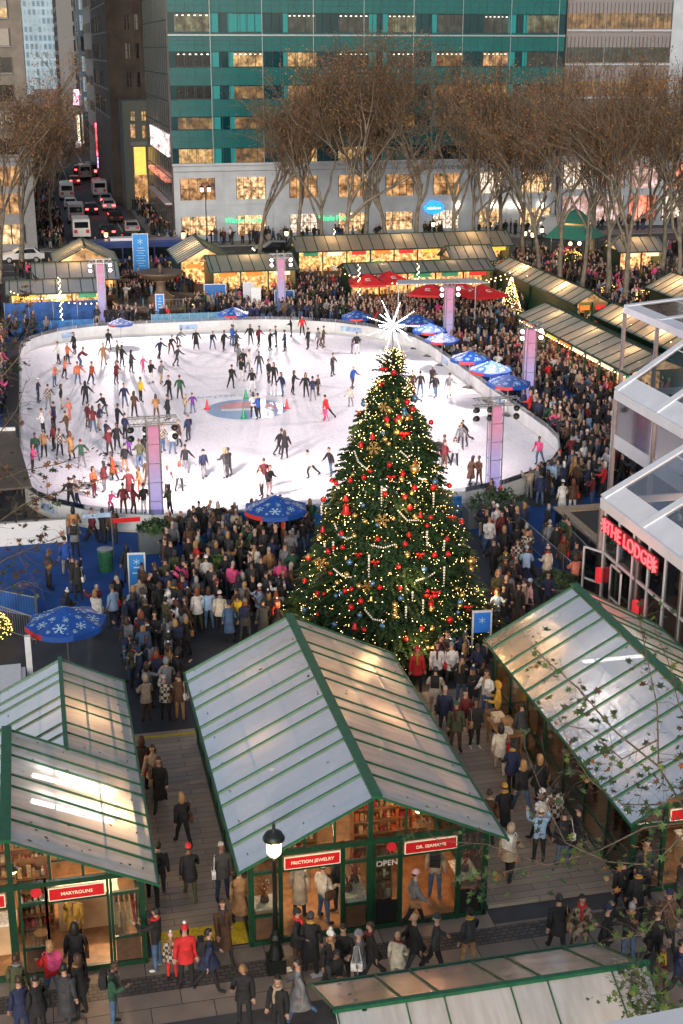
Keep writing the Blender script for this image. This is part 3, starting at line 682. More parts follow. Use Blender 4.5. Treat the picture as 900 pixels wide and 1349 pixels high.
# kiosk furniture and goods
def counter(x, y, w, d, h, label, m=None):
    t = thing('display_counter', label, 'counter', (x, y, .13), group='display counters'); b = MB(); b.box((-w / 2, -d / 2, 0), (w / 2, d / 2, h - .05), m or M_inner); b.build('cabinet', t)
    b = MB(); b.box((-w / 2 - .04, -d / 2 - .04, h - .05), (w / 2 + .04, d / 2 + .04, h), GOODS[5]); b.build('counter_top', t); return .13 + h
def shelf_unit(x, y, w, h, label, rz=0, seed=0, warm=(0, 1, 2, 4, 7)):
    t = thing('shelf_unit', label, 'shelves', (x, y, .13), rz, 'stocked shelf units'); rr = random.Random(seed)
    b = MB(); 
    for a in (-w / 2, w / 2 - .03): b.box((a, 0, 0), (a + .03, .35, h), M_wood)
    b.box((-w / 2, .34, 0), (w / 2, .36, h), M_wood); b.build('frame', t)
    for k in range(5):
        z = .1 + k * (h - .15) / 5; s = MB(); s.box((-w / 2 + .03, .01, z), (w / 2 - .03, .33, z + .025), M_wood); s = s.build('shelf', t)
        g = MB(); x_ = -w / 2 + .06
        while x_ < w / 2 - .12:
            ww = rr.uniform(.05, .13); hh = rr.uniform(.08, .27); mm = GOODS[rr.choice(warm)]
            if rr.random() < .5: g.box((x_, .06, z + .027), (x_ + ww, .06 + rr.uniform(.1, .2), z + .027 + hh), mm)
            else: g.lathe([(ww * .45, 0), (ww * .5, hh * .6), (ww * .2, hh * .8), (ww * .2, hh)], mm, (x_ + ww / 2, .15, z + .027), 8)
            x_ += ww + rr.uniform(.01, .05)
        g.build('stock', s)
def clothes_rail(x, y, w, label, rz=0, seed=0):
    t = thing('clothes_rail', label, 'clothes rail', (x, y, .13), rz, 'garment rails'); rr = random.Random(seed)
    b = MB(); b.tube([(-w / 2, 0, 0), (-w / 2, 0, 1.75), (w / 2, 0, 1.75), (w / 2, 0, 0)], .02, M_steel, 6); b.build('rail', t)
    n = int(w / .13)
    for k in range(n):
        xx = -w / 2 + .08 + k * .13; L = rr.uniform(.6, 1.0); mm = GOODS[rr.randrange(8)]; g = MB()
        g.add([(xx, -.22, 1.6), (xx, .22, 1.6), (xx + .05, .28, 1.6 - L), (xx + .05, -.28, 1.6 - L), (xx + .05, 0, 1.68), (xx + .1, -.2, 1.58), (xx + .1, .2, 1.58), (xx + .12, .26, 1.6 - L), (xx + .12, -.26, 1.6 - L)],
              [(0, 4, 1, 2, 3), (5, 8, 7, 6, 4), (0, 3, 8, 5), (1, 6, 7, 2), (3, 2, 7, 8)], mm)
        g.build('garment', t)
def twig_display(x, y, z, label, seed=0):
    t = thing('jewelry_stand', label, 'display stand', (x, y, z), group='jewelry trees'); rr = random.Random(seed)
    b = MB(); b.lathe([(.10, 0), (.12, .02), (.10, .16), (.09, .17)], GOODS[3], n=10); b.build('pot', t)
    b = MB()
    for k in range(9):
        a = rr.uniform(0, 6.28); r_ = rr.uniform(.1, .26); b.tube([(0, 0, .15), (r_ * .4 * math.cos(a), r_ * .4 * math.sin(a), .4), (r_ * math.cos(a), r_ * math.sin(a), rr.uniform(.5, .75))], [.012, .008, .003], GOODS[4], 4)
    b.build('twigs', t)
    for k in range(12):
        g = MB(); a = rr.uniform(0, 6.28); r_ = rr.uniform(.06, .22); g.sph((0, 0, 0), .02, GOODS[rr.choice([1, 2, 5])], 6); g.build('trinket', t, False, (r_ * math.cos(a), r_ * math.sin(a), rr.uniform(.25, .6)))
def stool(x, y, label):
    t = thing('stool', label, 'stool', (x, y, .13)); b = MB(); b.lathe([(.17, .58), (.18, .61), (.16, .62)], M_wood, n=16); b.build('seat', t)
    for k in range(4):
        a = k * PI / 2 + .4; b = MB(); b.tube([(.12 * math.cos(a), .12 * math.sin(a), .58), (.2 * math.cos(a), .2 * math.sin(a), 0)], .014, M_wood, 6); b.build('leg', t)
counter(.25, 30.6, 1.5, .6, .95, 'pale counter at the back of the left kiosk doorway'); stool(-.95, 29.5, 'round wooden stool inside the left kiosk door')
shelf_unit(-1.05, 30.4, .9, 2.0, 'stocked shelves left of the counter in the left kiosk', 0, 3)
clothes_rail(1.1, 29.15, .62, 'short rail of knitwear behind the right pane of the left kiosk', 0, 4); clothes_rail(-3.4, 30.2, 1.6, 'long garment rail in the far left bay of the left kiosk', 0, 5)
shelf_unit(-2.4, 32.9, 3.2, 2.2, 'long stocked shelves on the back wall of the left kiosk', 0, 6)
counter(-2.0, 29.9, .9, .5, .9, 'small pale counter left of the centre post in the left kiosk')
z = counter(4.63, 29.15, .55, .5, .9, 'glass fronted counter behind the left pane of the central kiosk'); twig_display(4.62, 29.15, z, 'red twig jewelry tree in the left pane of the central kiosk', 1)
z = counter(6.92, 29.3, .55, .9, .9, 'bright white counter beside the centre post of the central kiosk', GOODS[5]); twig_display(6.8, 29.15, z, 'jewelry tree left on the white counter', 2); twig_display(7.05, 29.5, z, 'jewelry tree right on the white counter', 3)
shelf_unit(5.5, 32.2, 2.3, 2.1, 'stocked shelves at the back of the jewelry shop', 0, 8); shelf_unit(8.6, 31.6, 2.2, 2.1, 'stocked dark shelves of candles and jars in the right half of the central kiosk', 0, 9, (0, 4, 4, 7, 1))
z = counter(9.95, 29.3, .5, .8, 1.0, 'wooden counter behind the right pane of the central kiosk', M_wood); twig_display(9.95, 29.2, z, 'jewelry tree behind the right pane', 5)
shelf_unit(7.7, 29.25, .6, 1.7, 'narrow shelf of glowing jars behind the OPEN letters', 0, 12, (0, 1, 2, 7))
shelf_unit(16.2, 31.2, 2.4, 2.1, 'stocked shelves at the back of the right kiosk', 0, 13); counter(16.9, 29.6, 1.2, .6, .9, 'pale counter in the right kiosk doorway'); clothes_rail(14.95, 30.2, .6, 'small garment rail at the right kiosk corner', 0, 14)
for i, y in enumerate((35.2, 37.8)): shelf_unit(5.2, y, 1.5, 2.0, '%s wooden shelf against the left wall of the central kiosk' % ['middle', 'rear'][i], PI / 2, 20 + i); shelf_unit(9.6, y, 1.5, 2.0, '%s wooden shelf against the right wall of the central kiosk' % ['middle', 'rear'][i], -PI / 2, 30 + i)
for i, y in enumerate((33.5, 36.2)): shelf_unit(15.2, y, 1.4, 2.0, '%s wooden shelf by the aisle wall of the right kiosk' % ['front', 'rear'][i], PI / 2, 40 + i)

# fallen leaves lying on the kiosk roofs
b = MB(); rl = random.Random(9); LM = [mat('fallen_leaf_%d' % i, c, .7, noise=.2) for i, c in enumerate([(.16, .07, .02), (.09, .045, .02), (.05, .03, .015)])]
for x0, x1, y0, y1, e_, r_ in ((-4.9, 1.9, 28.4, 33.7, 2.72, 4.25), (3.9, 10.7, 28.4, 39.6, 2.72, 4.22), (14.1, 20.3, 28.4, 40, 2.72, 4.25)):
    for k in range(46):
        x, y = rl.uniform(x0, x1), rl.uniform(y0, y1); cx = (x0 + x1) / 2; hw = (x1 - x0) / 2 - .36; z = r_ - (r_ - e_) / hw * abs(x - cx) + .012; s_ = rl.uniform(.03, .08); a = rl.uniform(0, 6.28); sl_ = -(r_ - e_) / hw * (1 if x > cx else -1)
        q = [(s_ * math.cos(a + j * 1.257) * (1 if j % 2 else .55), s_ * math.sin(a + j * 1.257) * (1 if j % 2 else .55)) for j in range(5)]
        b.add([(x + u, y + v, z + u * sl_ + .004) for u, v in q], [(0, 1, 2, 3, 4)], LM[k % 3])
o = b.build('fallen_leaves'); tag(o, 'brown fallen leaves scattered over the kiosk roofs', 'leaves', kind='stuff')
# ---------------------------------------------------------------- people
SKIN = mat('skin', (.42, .24, .17), .55, noise=.05); SKIN2 = mat('skin_deep', (.16, .085, .055), .55, noise=.05)
EYE = mat('eye_dark', (.02, .015, .012), .3, noise=0); LIP = mat('lips', (.3, .09, .08), .5, noise=0)
CL = {k: mat('cloth_' + k, c, .85, noise=.4, nscale=5, bump=.9, bscale=13) for k, c in dict(
    black=(.012, .012, .014), charcoal=(.035, .036, .04), grey=(.16, .165, .175), white=(.62, .60, .58), cream=(.52, .45, .36), beige=(.36, .28, .20),
    tan=(.32, .17, .075), brown=(.085, .042, .022), navy=(.015, .022, .06), blue=(.02, .07, .30), denim=(.06, .11, .20), red=(.50, .02, .02), maroon=(.12, .015, .02),
    rust=(.30, .06, .02), orange=(.52, .13, .05), yellow=(.62, .40, .02), mustard=(.40, .22, .03), olive=(.06, .065, .03), green=(.02, .07, .04), pink=(.60, .07, .20), purple=(.13, .03, .22),
    salmon=(.55, .18, .12)).items()}
CL['light blue'] = mat('cloth_light_blue', (.26, .38, .55), .85, noise=.15)
CL['pale pink'] = mat('cloth_pale_pink', (.55, .33, .33), .85, noise=.15)
m, nt, b = nodes('cloth_plaid'); tc = nt.nodes.new('ShaderNodeTexCoord'); ck = nt.nodes.new('ShaderNodeTexChecker'); ck.inputs['Scale'].default_value = 9
ck.inputs[1].default_value = (.4, .36, .3, 1); ck.inputs[2].default_value = (.05, .03, .03, 1); nt.links.new(tc.outputs['Object'], ck.inputs[0]); nt.links.new(ck.outputs[0], b.inputs['Base Color']); b.inputs['Roughness'].default_value = .9; CL['plaid'] = m
m, nt, b = nodes('cloth_camo'); tc = nt.nodes.new('ShaderNodeTexCoord'); n = nt.nodes.new('ShaderNodeTexNoise'); n.inputs['Scale'].default_value = 9; nt.links.new(tc.outputs['Object'], n.inputs[0])
c = ramp(nt, n.outputs['Fac'], [(.42, (.04, .03, .02)), (.5, (.16, .10, .06)), (.58, (.28, .22, .16))]); nt.links.new(c, b.inputs['Base Color']); b.inputs['Roughness'].default_value = .9; CL['camouflage'] = m
HAIRC = {k: mat('hair_' + k, c, .6, noise=.25, nscale=20) for k, c in dict(black=(.01, .008, .008), brown=(.045, .022, .012), blonde=(.30, .17, .07), grey=(.28, .27, .26), auburn=(.16, .04, .015)).items()}

def fk(pose):
    """pose -> joints dict (person 1.72 m tall, facing +Y)"""
    g = lambda k, d=0: math.radians(pose.get(k, d))
    lean = g('lean'); J = {}
    J['pel'] = Vector((0, 0, .94 - pose.get('drop', 0)))
    up = Vector((0, math.sin(lean), math.cos(lean)))
    J['sp'] = J['pel'] + up * .20; J['ch'] = J['pel'] + up * .40; J['nk'] = J['pel'] + up * .545
    hd = Vector((0, math.sin(lean * .4 + g('nod')), math.cos(lean * .4 + g('nod')))); J['hd'] = J['nk'] + hd * .15; J['hdir'] = hd
    for s, sg in (('L', -1), ('R', 1)):
        hip = J['pel'] + Vector((sg * .095, 0, -.05)); J['hip' + s] = hip
        a = g('leg' + s); sp = g('spread' + s, 3) * sg; kn = g('knee' + s, 4)
        d = Vector((math.sin(sp), math.sin(a), math.cos(a) * -math.cos(sp))).normalized(); J['kn' + s] = hip + d * .41
        a2 = a - kn; d2 = Vector((math.sin(sp), math.sin(a2), -math.cos(a2))).normalized(); J['an' + s] = J['kn' + s] + d2 * .39
        ft = g('foot' + s); J['toe' + s] = J['an' + s] + Vector((sg * .03, .17 * math.cos(ft), -.045 - .17 * math.sin(ft)))
        J['heel' + s] = J['an' + s] + Vector((0, -.05, -.045 - 0.0))
        sh = J['nk'] - up * .085 + Vector((sg * .185, 0, 0)); J['sh' + s] = sh
        ab = g('ab' + s, 7) * sg; fw_ = g('arm' + s); eb = g('elb' + s, 15); ins = g('in' + s, 0) * sg
        d = Vector((math.sin(ab), math.sin(fw_) * math.cos(ab), -math.cos(fw_) * math.cos(ab))).normalized(); J['el' + s] = sh + d * .285
        fe = fw_ + eb; ab2 = ab - ins
        d = Vector((math.sin(ab2), math.sin(fe) * math.cos(ab2), -math.cos(fe) * math.cos(ab2))).normalized(); J['wr' + s] = J['el' + s] + d * .245
        J['ha' + s] = J['wr' + s] + d * .085; J['hdv' + s] = d
    low = min(J[k + s].z for k in ('toe', 'heel') for s in 'LR') - .035
    for k in J:
        if k != 'hdir' and not k.startswith('hdv'): J[k] = J[k] - Vector((0, 0, low))
    return J

def head_mesh(b, c, up, low):
    """skull with nose, eyes, mouth and ears"""
    rotm = Vector((0, 0, 1)).rotation_difference(up).to_matrix().to_4x4(); M = Matrix.Translation(c) @ rotm
    old = b.M; b.M = M; n, h = (8, 6) if low else (14, 10); v = []; f = []
    for i in range(h + 1):
        t = PI * i / h
        for k in range(n):
            a = 2 * PI * k / n + PI / 2; x = .075 * math.sin(t) * math.cos(a); y = .095 * math.sin(t) * math.sin(a); z = .118 * math.cos(t)
            if z < 0: x *= 1 - .25 * (-z / .118); y = y * (1 - .12 * (-z / .118)) + .008 * (-z / .118)
            v.append((x, y, z))
    for i in range(h):
        for k in range(n): a_ = i * n + k; c_ = i * n + (k + 1) % n; f.append((a_, a_ + n, c_ + n, c_))
    b.add(v, f, SKIN)
    if not low:
        b.add([(-.012, .09, -.025), (.012, .09, -.025), (0, .118, -.022), (0, .092, .02)], [(0, 1, 2), (1, 3, 2), (3, 0, 2)], SKIN)
        for s in (-1, 1):
            b.sph((s * .029, .083, .012), .012, EYE, 6, (1, .6, .6)); b.sph((s * .077, 0, -.005), .02, SKIN, 6, (.4, .7, 1.2))
        b.sph((0, .084, -.055), .02, LIP, 6, (1.1, .5, .3))
    b.M = old
def hand_mesh(b, w, d, sg, low):
    side = Vector((1, 0, 0)) if abs(d.x) < .8 else Vector((0, 1, 0)); n = d.cross(side).normalized(); side = n.cross(d).normalized()
    if low: b.sph(tuple(w + d * .06), .035, SKIN, 6, (1, 1, 1.3)); return
    b.bar(tuple(w), tuple(w + d * .085), .075, .028, SKIN, tuple(n))
    for i, (o, L) in enumerate([(-.028, .065), (-.009, .075), (.010, .07), (.028, .055)]):
        p = w + d * .08 + side * o; q = p + d * L * .55 + n * .006; r = q + (d + n * .9).normalized() * L * .5; b.tube([tuple(p), tuple(q), tuple(r)], [.0095, .009, .007], SKIN, 5)
    p = w + d * .02 + side * sg * .034; b.tube([tuple(p), tuple(p + (d + side * sg * .9).normalized() * .04), tuple(p + (d * 1.5 + side * sg * .6 + n * .4).normalized() * .07)], [.012, .011, .008], SKIN, 5)

def body_mesh(name, pose, low=False, bulk=1.0, skates=False):
    J = fk(pose); names = ['pel', 'sp', 'ch', 'nk', 'hd']; E = [(0, 1), (1, 2), (2, 3), (3, 4)]
    rad = [(.165, .13), (.18 * bulk, .145 * bulk), (.19 * bulk, .145 * bulk), (.07, .07), (.05, .05)]; tagm = {(0, 1): 0, (1, 2): 0, (2, 3): 0, (3, 4): 2}
    def ad(par, nm, r, tg):
        names.append(nm); i = len(names) - 1; j = names.index(par); E.append((j, i)); rad.append(r if hasattr(r, '__len__') else (r, r)); tagm[(j, i)] = tg
    for s in 'LR':
        ad('pel', 'hip' + s, (.095, .10), 1); ad('hip' + s, 'kn' + s, .066, 1); ad('kn' + s, 'an' + s, .048, 1); ad('an' + s, 'toe' + s, (.038, .034), 3)
        ad('ch', 'sh' + s, .08 * bulk, 0); ad('sh' + s, 'el' + s, .066 * bulk, 0); ad('el' + s, 'wr' + s, .05 * bulk, 0)
    me = bpy.data.meshes.new('tmp'); me.from_pydata([tuple(J[n]) for n in names], E, []); o = bpy.data.objects.new('tmp', me); col.objects.link(o)
    md = o.modifiers.new('s', 'SKIN'); md.use_smooth_shade = True; md.branch_smoothing = .6
    for i, v in enumerate(me.skin_vertices[0].data): v.radius = rad[i]; v.use_root = (i == 0)
    if not low: md2 = o.modifiers.new('u', 'SUBSURF'); md2.levels = 1 if low else 2; md2.render_levels = md2.levels
    dg = bpy.context.evaluated_depsgraph_get(); ev = bpy.data.meshes.new_from_object(o.evaluated_get(dg))
    bpy.data.objects.remove(o); 
    V = [tuple(v.co) for v in ev.vertices]; Fs = [tuple(p.vertices) for p in ev.polygons]
    segs = [(J[names[a]], J[names[b_]], t) for (a, b_), t in tagm.items()]
    mi = []
    for p in ev.polygons:
        c = p.center; best = 9; bt = 0
        for a, q, t in segs:
            ab = q - a; u = max(0, min(1, (c - a).dot(ab) / max(ab.length_squared, 1e-9))); d = (c - a - ab * u).length
            if d < best: best = d; bt = t
        if bt == 1 and c.z > J['pel'].z - .10: bt = 0
        if bt == 2 and c.z < J['nk'].z: bt = 0
        mi.append(bt)
    bpy.data.meshes.remove(ev); bpy.data.meshes.remove(me)
    b = MB(); slots = [CL['black'], CL['charcoal'], SKIN, CL['brown']]
    for m_ in slots: b.mi(m_)
    b.v = V; b.f = Fs; b.m = mi[:]
    head_mesh(b, J['nk'] + J['hdir'] * .195, J['hdir'], low)
    for s, sg in (('L', 1), ('R', -1)): hand_mesh(b, J['wr' + s], J['hdv' + s], sg, low)
    if skates:
        for s in 'LR':
            a = J['heel' + s] + Vector((0, 0, -.03)); c = J['toe' + s] + Vector((0, .01, -.03)); b.add([(a.x - .004, a.y, a.z + .01), (c.x - .004, c.y, c.z + .01), (c.x - .004, c.y, c.z - .045), (a.x - .004, a.y, a.z - .045), (a.x + .004, a.y, a.z + .01), (c.x + .004, c.y, c.z + .01), (c.x + .004, c.y, c.z - .045), (a.x + .004, a.y, a.z - .045)], [(0, 1, 2, 3), (7, 6, 5, 4), (0, 4, 5, 1), (1, 5, 6, 2), (2, 6, 7, 3), (3, 7, 4, 0)], M_steel)
    return b, J
POSES = {
 'stand': dict(abL=7, abR=8, elbL=20, elbR=12, legL=2, legR=-3), 'wait': dict(armL=15, armR=12, elbL=80, elbR=85, inL=25, inR=25, abL=14, abR=14, nod=12), 'weight': dict(spreadL=7, spreadR=8, abL=8, abR=8, elbR=70, armR=10, inR=20, kneeL=12, legL=8),
 'photo': dict(armL=62, armR=60, elbL=75, elbR=78, inL=14, inR=14, abL=18, abR=18, lean=-3), 'phone': dict(armR=25, elbR=95, inR=20, abR=12, armL=0, elbL=20, nod=25),
 'walk': dict(legL=24, legR=-20, kneeL=8, kneeR=24, armL=-22, armR=22, elbL=25, elbR=30, footR=-25, lean=3), 'walk2': dict(legL=-16, legR=18, kneeL=26, kneeR=6, armL=16, armR=-18, elbL=40, elbR=20, footL=-25, lean=2), 'stroll': dict(legL=12, legR=-10, kneeL=4, kneeR=14, armL=20, elbL=70, inL=20, armR=-5, elbR=15),
 'sit': dict(drop=.42, legL=78, legR=74, kneeL=82, kneeR=78, armL=20, armR=22, elbL=65, elbR=60, lean=8),
 'glide': dict(legL=14, legR=-14, kneeL=22, kneeR=12, spreadR=8, abL=24, abR=18, armL=-14, armR=16, lean=12, elbL=20, elbR=20), 'push': dict(legL=26, legR=-34, kneeL=42, kneeR=14, spreadR=14, abL=30, abR=22, armL=-30, armR=36, elbL=20, elbR=30, lean=20),
 'balance': dict(legL=4, legR=6, kneeL=14, kneeR=16, spreadL=9, spreadR=9, abL=46, abR=38, elbL=12, elbR=14, lean=6), 'skatestand': dict(spreadL=7, spreadR=6, kneeL=8, kneeR=8, legL=5, abL=20, abR=16, elbL=35, elbR=25, lean=4),
 'glide2': dict(legL=-12, legR=12, kneeL=10, kneeR=22, spreadL=10, abL=14, abR=20, armL=20, elbL=55, armR=-8, elbR=20, lean=9), 'skate2': dict(spreadL=5, spreadR=8, kneeL=10, kneeR=6, armL=12, armR=10, elbL=75, elbR=60, inL=22, inR=22, abL=12, abR=12, lean=5), 'skate3': dict(spreadL=9, spreadR=2, kneeL=14, kneeR=10, legR=8, abL=12, abR=30, armR=20, elbR=15, elbL=10, lean=3), 'balance2': dict(legL=10, legR=-8, kneeL=18, kneeR=14, spreadR=10, abL=30, abR=52, armL=10, elbL=30, elbR=10, lean=10),
 'bent': dict(legL=28, legR=22, kneeL=40, kneeR=34, spreadL=9, spreadR=9, armL=45, armR=45, elbL=25, elbR=25, lean=42), 'onefoot': dict(legL=6, legR=-38, kneeL=18, kneeR=30, abL=72, abR=66, lean=24, spreadR=4),
}
SK = ('glide2', 'skate2', 'skate3', 'balance2', 'glide', 'push', 'balance', 'skatestand', 'bent', 'onefoot')
TPL = {}; JT = {}; LOWT = {}
for k, p in POSES.items():
    b, J = body_mesh(k, p, False, 1.0, k in SK); o = b.build('person', None, True); JT[k] = J; TPL[k] = o.data; bpy.data.objects.remove(o)
    if k in ('stand', 'wait', 'weight', 'walk', 'walk2', 'photo', 'phone', 'stroll'): LOWT[k] = body_mesh(k, p, True)
def shell(name, fn, n=14, h=9, mats=None):
    b = MB(); v = []; f = []
    for i in range(h + 1):
        for k in range(n): v.append(fn(PI * i / h, 2 * PI * k / n))
    for i in range(h):
        for k in range(n): a = i * n + k; c = i * n + (k + 1) % n; f.append((a, a + n, c + n, c))
    b.add(v, f, HAIRC['black']); return b
def _hs(t, a):      # short hair: a cap that stays off the face (face towards +Y)
    x = math.sin(t) * math.cos(a); y = math.sin(t) * math.sin(a); z = math.cos(t); r = 1.14
    if y > .2 and z < .45: r = .80
    if z < -.25: r = .70
    return (.075 * x * r, .095 * y * r - .006, .118 * z * r + .004)
def _hl(t, a):      # long hair falling behind the shoulders
    x = math.sin(t) * math.cos(a); y = math.sin(t) * math.sin(a); z = math.cos(t); r = 1.17
    if y > .2 and z < .45: r = .72
    zz = .118 * z * r
    if z < 0 and y < .25: zz = max(zz * 2.6, -.23); y = min(y, .1) * .8 - .2; x *= 1.25
    return (.078 * x * r, .098 * y * r - .008, zz)
def _hb(t, a):      # knitted hat
    x = math.sin(t) * math.cos(a); y = math.sin(t) * math.sin(a); z = max(math.cos(t), .12)
    r = 1.18; return (.078 * x * r, .098 * y * r, .135 * z)
def _hh(t, a):      # raised hood
    x = math.sin(t) * math.cos(a); y = math.sin(t) * math.sin(a); z = math.cos(t); r = 1.35
    if y > .45 and z < .5: r = .75
    return (.08 * x * r, .10 * y * r - .012, .12 * z * r * (1 if z > 0 else 1.1))
HT = {}
for nm, fn in (('short', _hs), ('long', _hl), ('beanie', _hb), ('hood', _hh)):
    o = shell(nm, fn).build('hair', None, True); HT[nm] = o.data; bpy.data.objects.remove(o)
b = MB(); b.v, b.f, b.m, b.mats = [], [], [], []; bb = shell('beanie', _hb); b.add(bb.v, bb.f, HAIRC['black']); b.sph((0, 0, .165), .045, CL['white'], 8); o = b.build('hat', None, True); HT['pompom'] = o.data; bpy.data.objects.remove(o)
b = MB(); b.cbox((0, -.19, 0), (.28, .15, .40), CL['black']); b.cbox((0, -.275, -.06), (.22, .05, .2), CL['black']); 
for s in (-1, 1): b.tube([(s * .1, -.12, .18), (s * .11, .03, .19), (s * .12, .13, .08), (s * .12, .10, -.12), (s * .12, -.12, -.17)], .018, CL['black'], 5)
o = b.build('backpack', None, False); HT['backpack'] = o.data; bpy.data.objects.remove(o)
b = MB(); b.tube([(.085 * math.cos(a * PI / 5), .01 + .08 * math.sin(a * PI / 5), .03 - .02 * math.sin(a * PI / 5)) for a in range(11)], .038, CL['black'], 6, False); b.tube([(.03, .10, .02), (.05, .16, -.12), (.04, .165, -.32)], [.04, .04, .03], CL['black'], 5); o = b.build('scarf', None, True); SCARF = o.data; bpy.data.objects.remove(o)
b = MB(); b.cbox((0, 0, -.02), (.10, .28, .22), CL['black']); b.tube([(0, -.12, .08), (-.05, -.05, .5), (-.03, .05, .5), (0, .12, .08)], .01, CL['black'], 4); o = b.build('handbag', None); HBAG = o.data; bpy.data.objects.remove(o)
def coatmesh(J, L):
    b = MB(); n = 14; v = []; top = J['pel'].z + .16; 
    kl = (J['knL'] + J['knR']) / 2
    for i in range(5):
        u = i / 4; z = top - u * L
        for k in range(n):
            a = 2 * PI * k / n; sy = abs(J['knL'].y - J['knR'].y) / 2
            rx = .175 + .05 * u; ry = .135 + (.05 + sy * .8) * u; cy = (kl.y) * min(1, u * 1.1) + (J['sp'].y - J['pel'].y) * .6 * (1 - u)
            v.append((rx * math.cos(a), cy + ry * math.sin(a), z))
    f = [(i * n + k, (i + 1) * n + k, (i + 1) * n + (k + 1) % n, i * n + (k + 1) % n) for i in range(4) for k in range(n)]
    b.add(v, f, CL['black']); o = b.build('coat_skirt', None, True); d = o.data; bpy.data.objects.remove(o); return d
COAT = {}
for k in POSES:
    if k in ('sit', 'bent', 'onefoot', 'push'): continue
    COAT[k, 0] = coatmesh(JT[k], .32); COAT[k, 1] = coatmesh(JT[k], .62)
def slotm(o, i, m):
    o.material_slots[i].link = 'OBJECT'; o.material_slots[i].material = m
NP = 0
PEOPLE = []
def person(x, y, rz, top, pants, label, pose='stand', hair='black', hat=None, hatc=None, coat=None, bag=None, s=1.0, z=0.006, group='people in the winter crowd', shoes='black', skin=0):
    global NP
    NP += 1; J = JT[pose]
    o = bpy.data.objects.new('person', TPL[pose]); col.objects.link(o)
    tag(o, label, 'person', group); o.location = (x, y, z); o.rotation_euler = (0, 0, rz); o.scale = (s * (.94 + .12 * R.random()), s, s)
    tm = CL[top]
    slotm(o, 0, tm); slotm(o, 1, CL[pants]); slotm(o, 3, CL[shoes])
    if skin: slotm(o, 2, SKIN2)
    hc = J['nk'] + J['hdir'] * .195; hr = Vector((0, 0, 1)).rotation_difference(J['hdir']).to_euler()
    def child(nm, me, loc, rot=(0, 0, 0), m=None):
        c = bpy.data.objects.new(nm, me); col.objects.link(c); c.parent = o; c.location = loc; c.rotation_euler = rot
        if m: slotm(c, 0, m)
        return c
    if hat in ('beanie', 'pompom', 'hood'):
        child('hat' if hat != 'hood' else 'hood', HT[hat], hc, hr, CL[hatc or 'black'])
        if hair and hat != 'hood': child('hair', HT['long' if hair.endswith('+') else 'short'], hc - J['hdir'] * .02, hr, HAIRC[hair.rstrip('+')])
    elif hair != 'bald': child('hair', HT['long' if hair.endswith('+') else 'short'], hc, hr, HAIRC[hair.rstrip('+')])
    if coat is not None and (pose, coat) in COAT: child('coat_skirt', COAT[pose, coat], (0, 0, 0), (0, 0, 0), tm)
    if bag: 
        ch = J['ch']; lean = math.radians(POSES[pose].get('lean', 0)); child('backpack', HT['backpack'], ch, (-lean, 0, 0), CL[bag])
    q = R.random()
    if y < 62 and q < .4: child('scarf', SCARF, J['nk'], (0, 0, 0), CL[R.choice(['grey', 'beige', 'maroon', 'white', 'tan', 'mustard', 'red', 'charcoal'])])
    if y < 62 and q > .55 and not bag: child('handbag', HBAG, J['waR' if False else 'pel'] + Vector((.24, .02, .02)), (0, 0, R.uniform(-.4, .4)), CL[R.choice(['black', 'brown', 'black', 'tan', 'white', 'red'])])
    PEOPLE.append((x, y)); return o
def face(x, y, tx, ty): return math.atan2(ty - y, tx - x) - PI / 2
COLN = {'black': 'black', 'charcoal': 'dark grey'}
def cn(c): return COLN.get(c, c)
def hn(h, hat, hatc):
    if hat == 'hood': return 'hood up'
    if hat: return '%s %s' % (cn(hatc or 'black'), {'beanie': 'knitted hat', 'pompom': 'bobble hat'}[hat])
    h2 = h.rstrip('+'); return ('long ' if h.endswith('+') else 'short ') + h2 + ' hair' if h != 'bald' else 'bald head'
USED = {}
def autolabel(top, pants, hair, hat, hatc, coat, where, verb='standing', bag=None, small=False):
    """clothing first, then the place; repeats of the same words get a count among their equals"""
    g = 'long coat' if coat == 1 else 'coat' if coat == 0 else 'jacket'
    who = 'child' if small else 'person'
    base = '%s in %s %s, %s trousers, %s, %s' % (who, cn(top), g, cn(pants), hn(hair, hat, hatc), where)
    return base

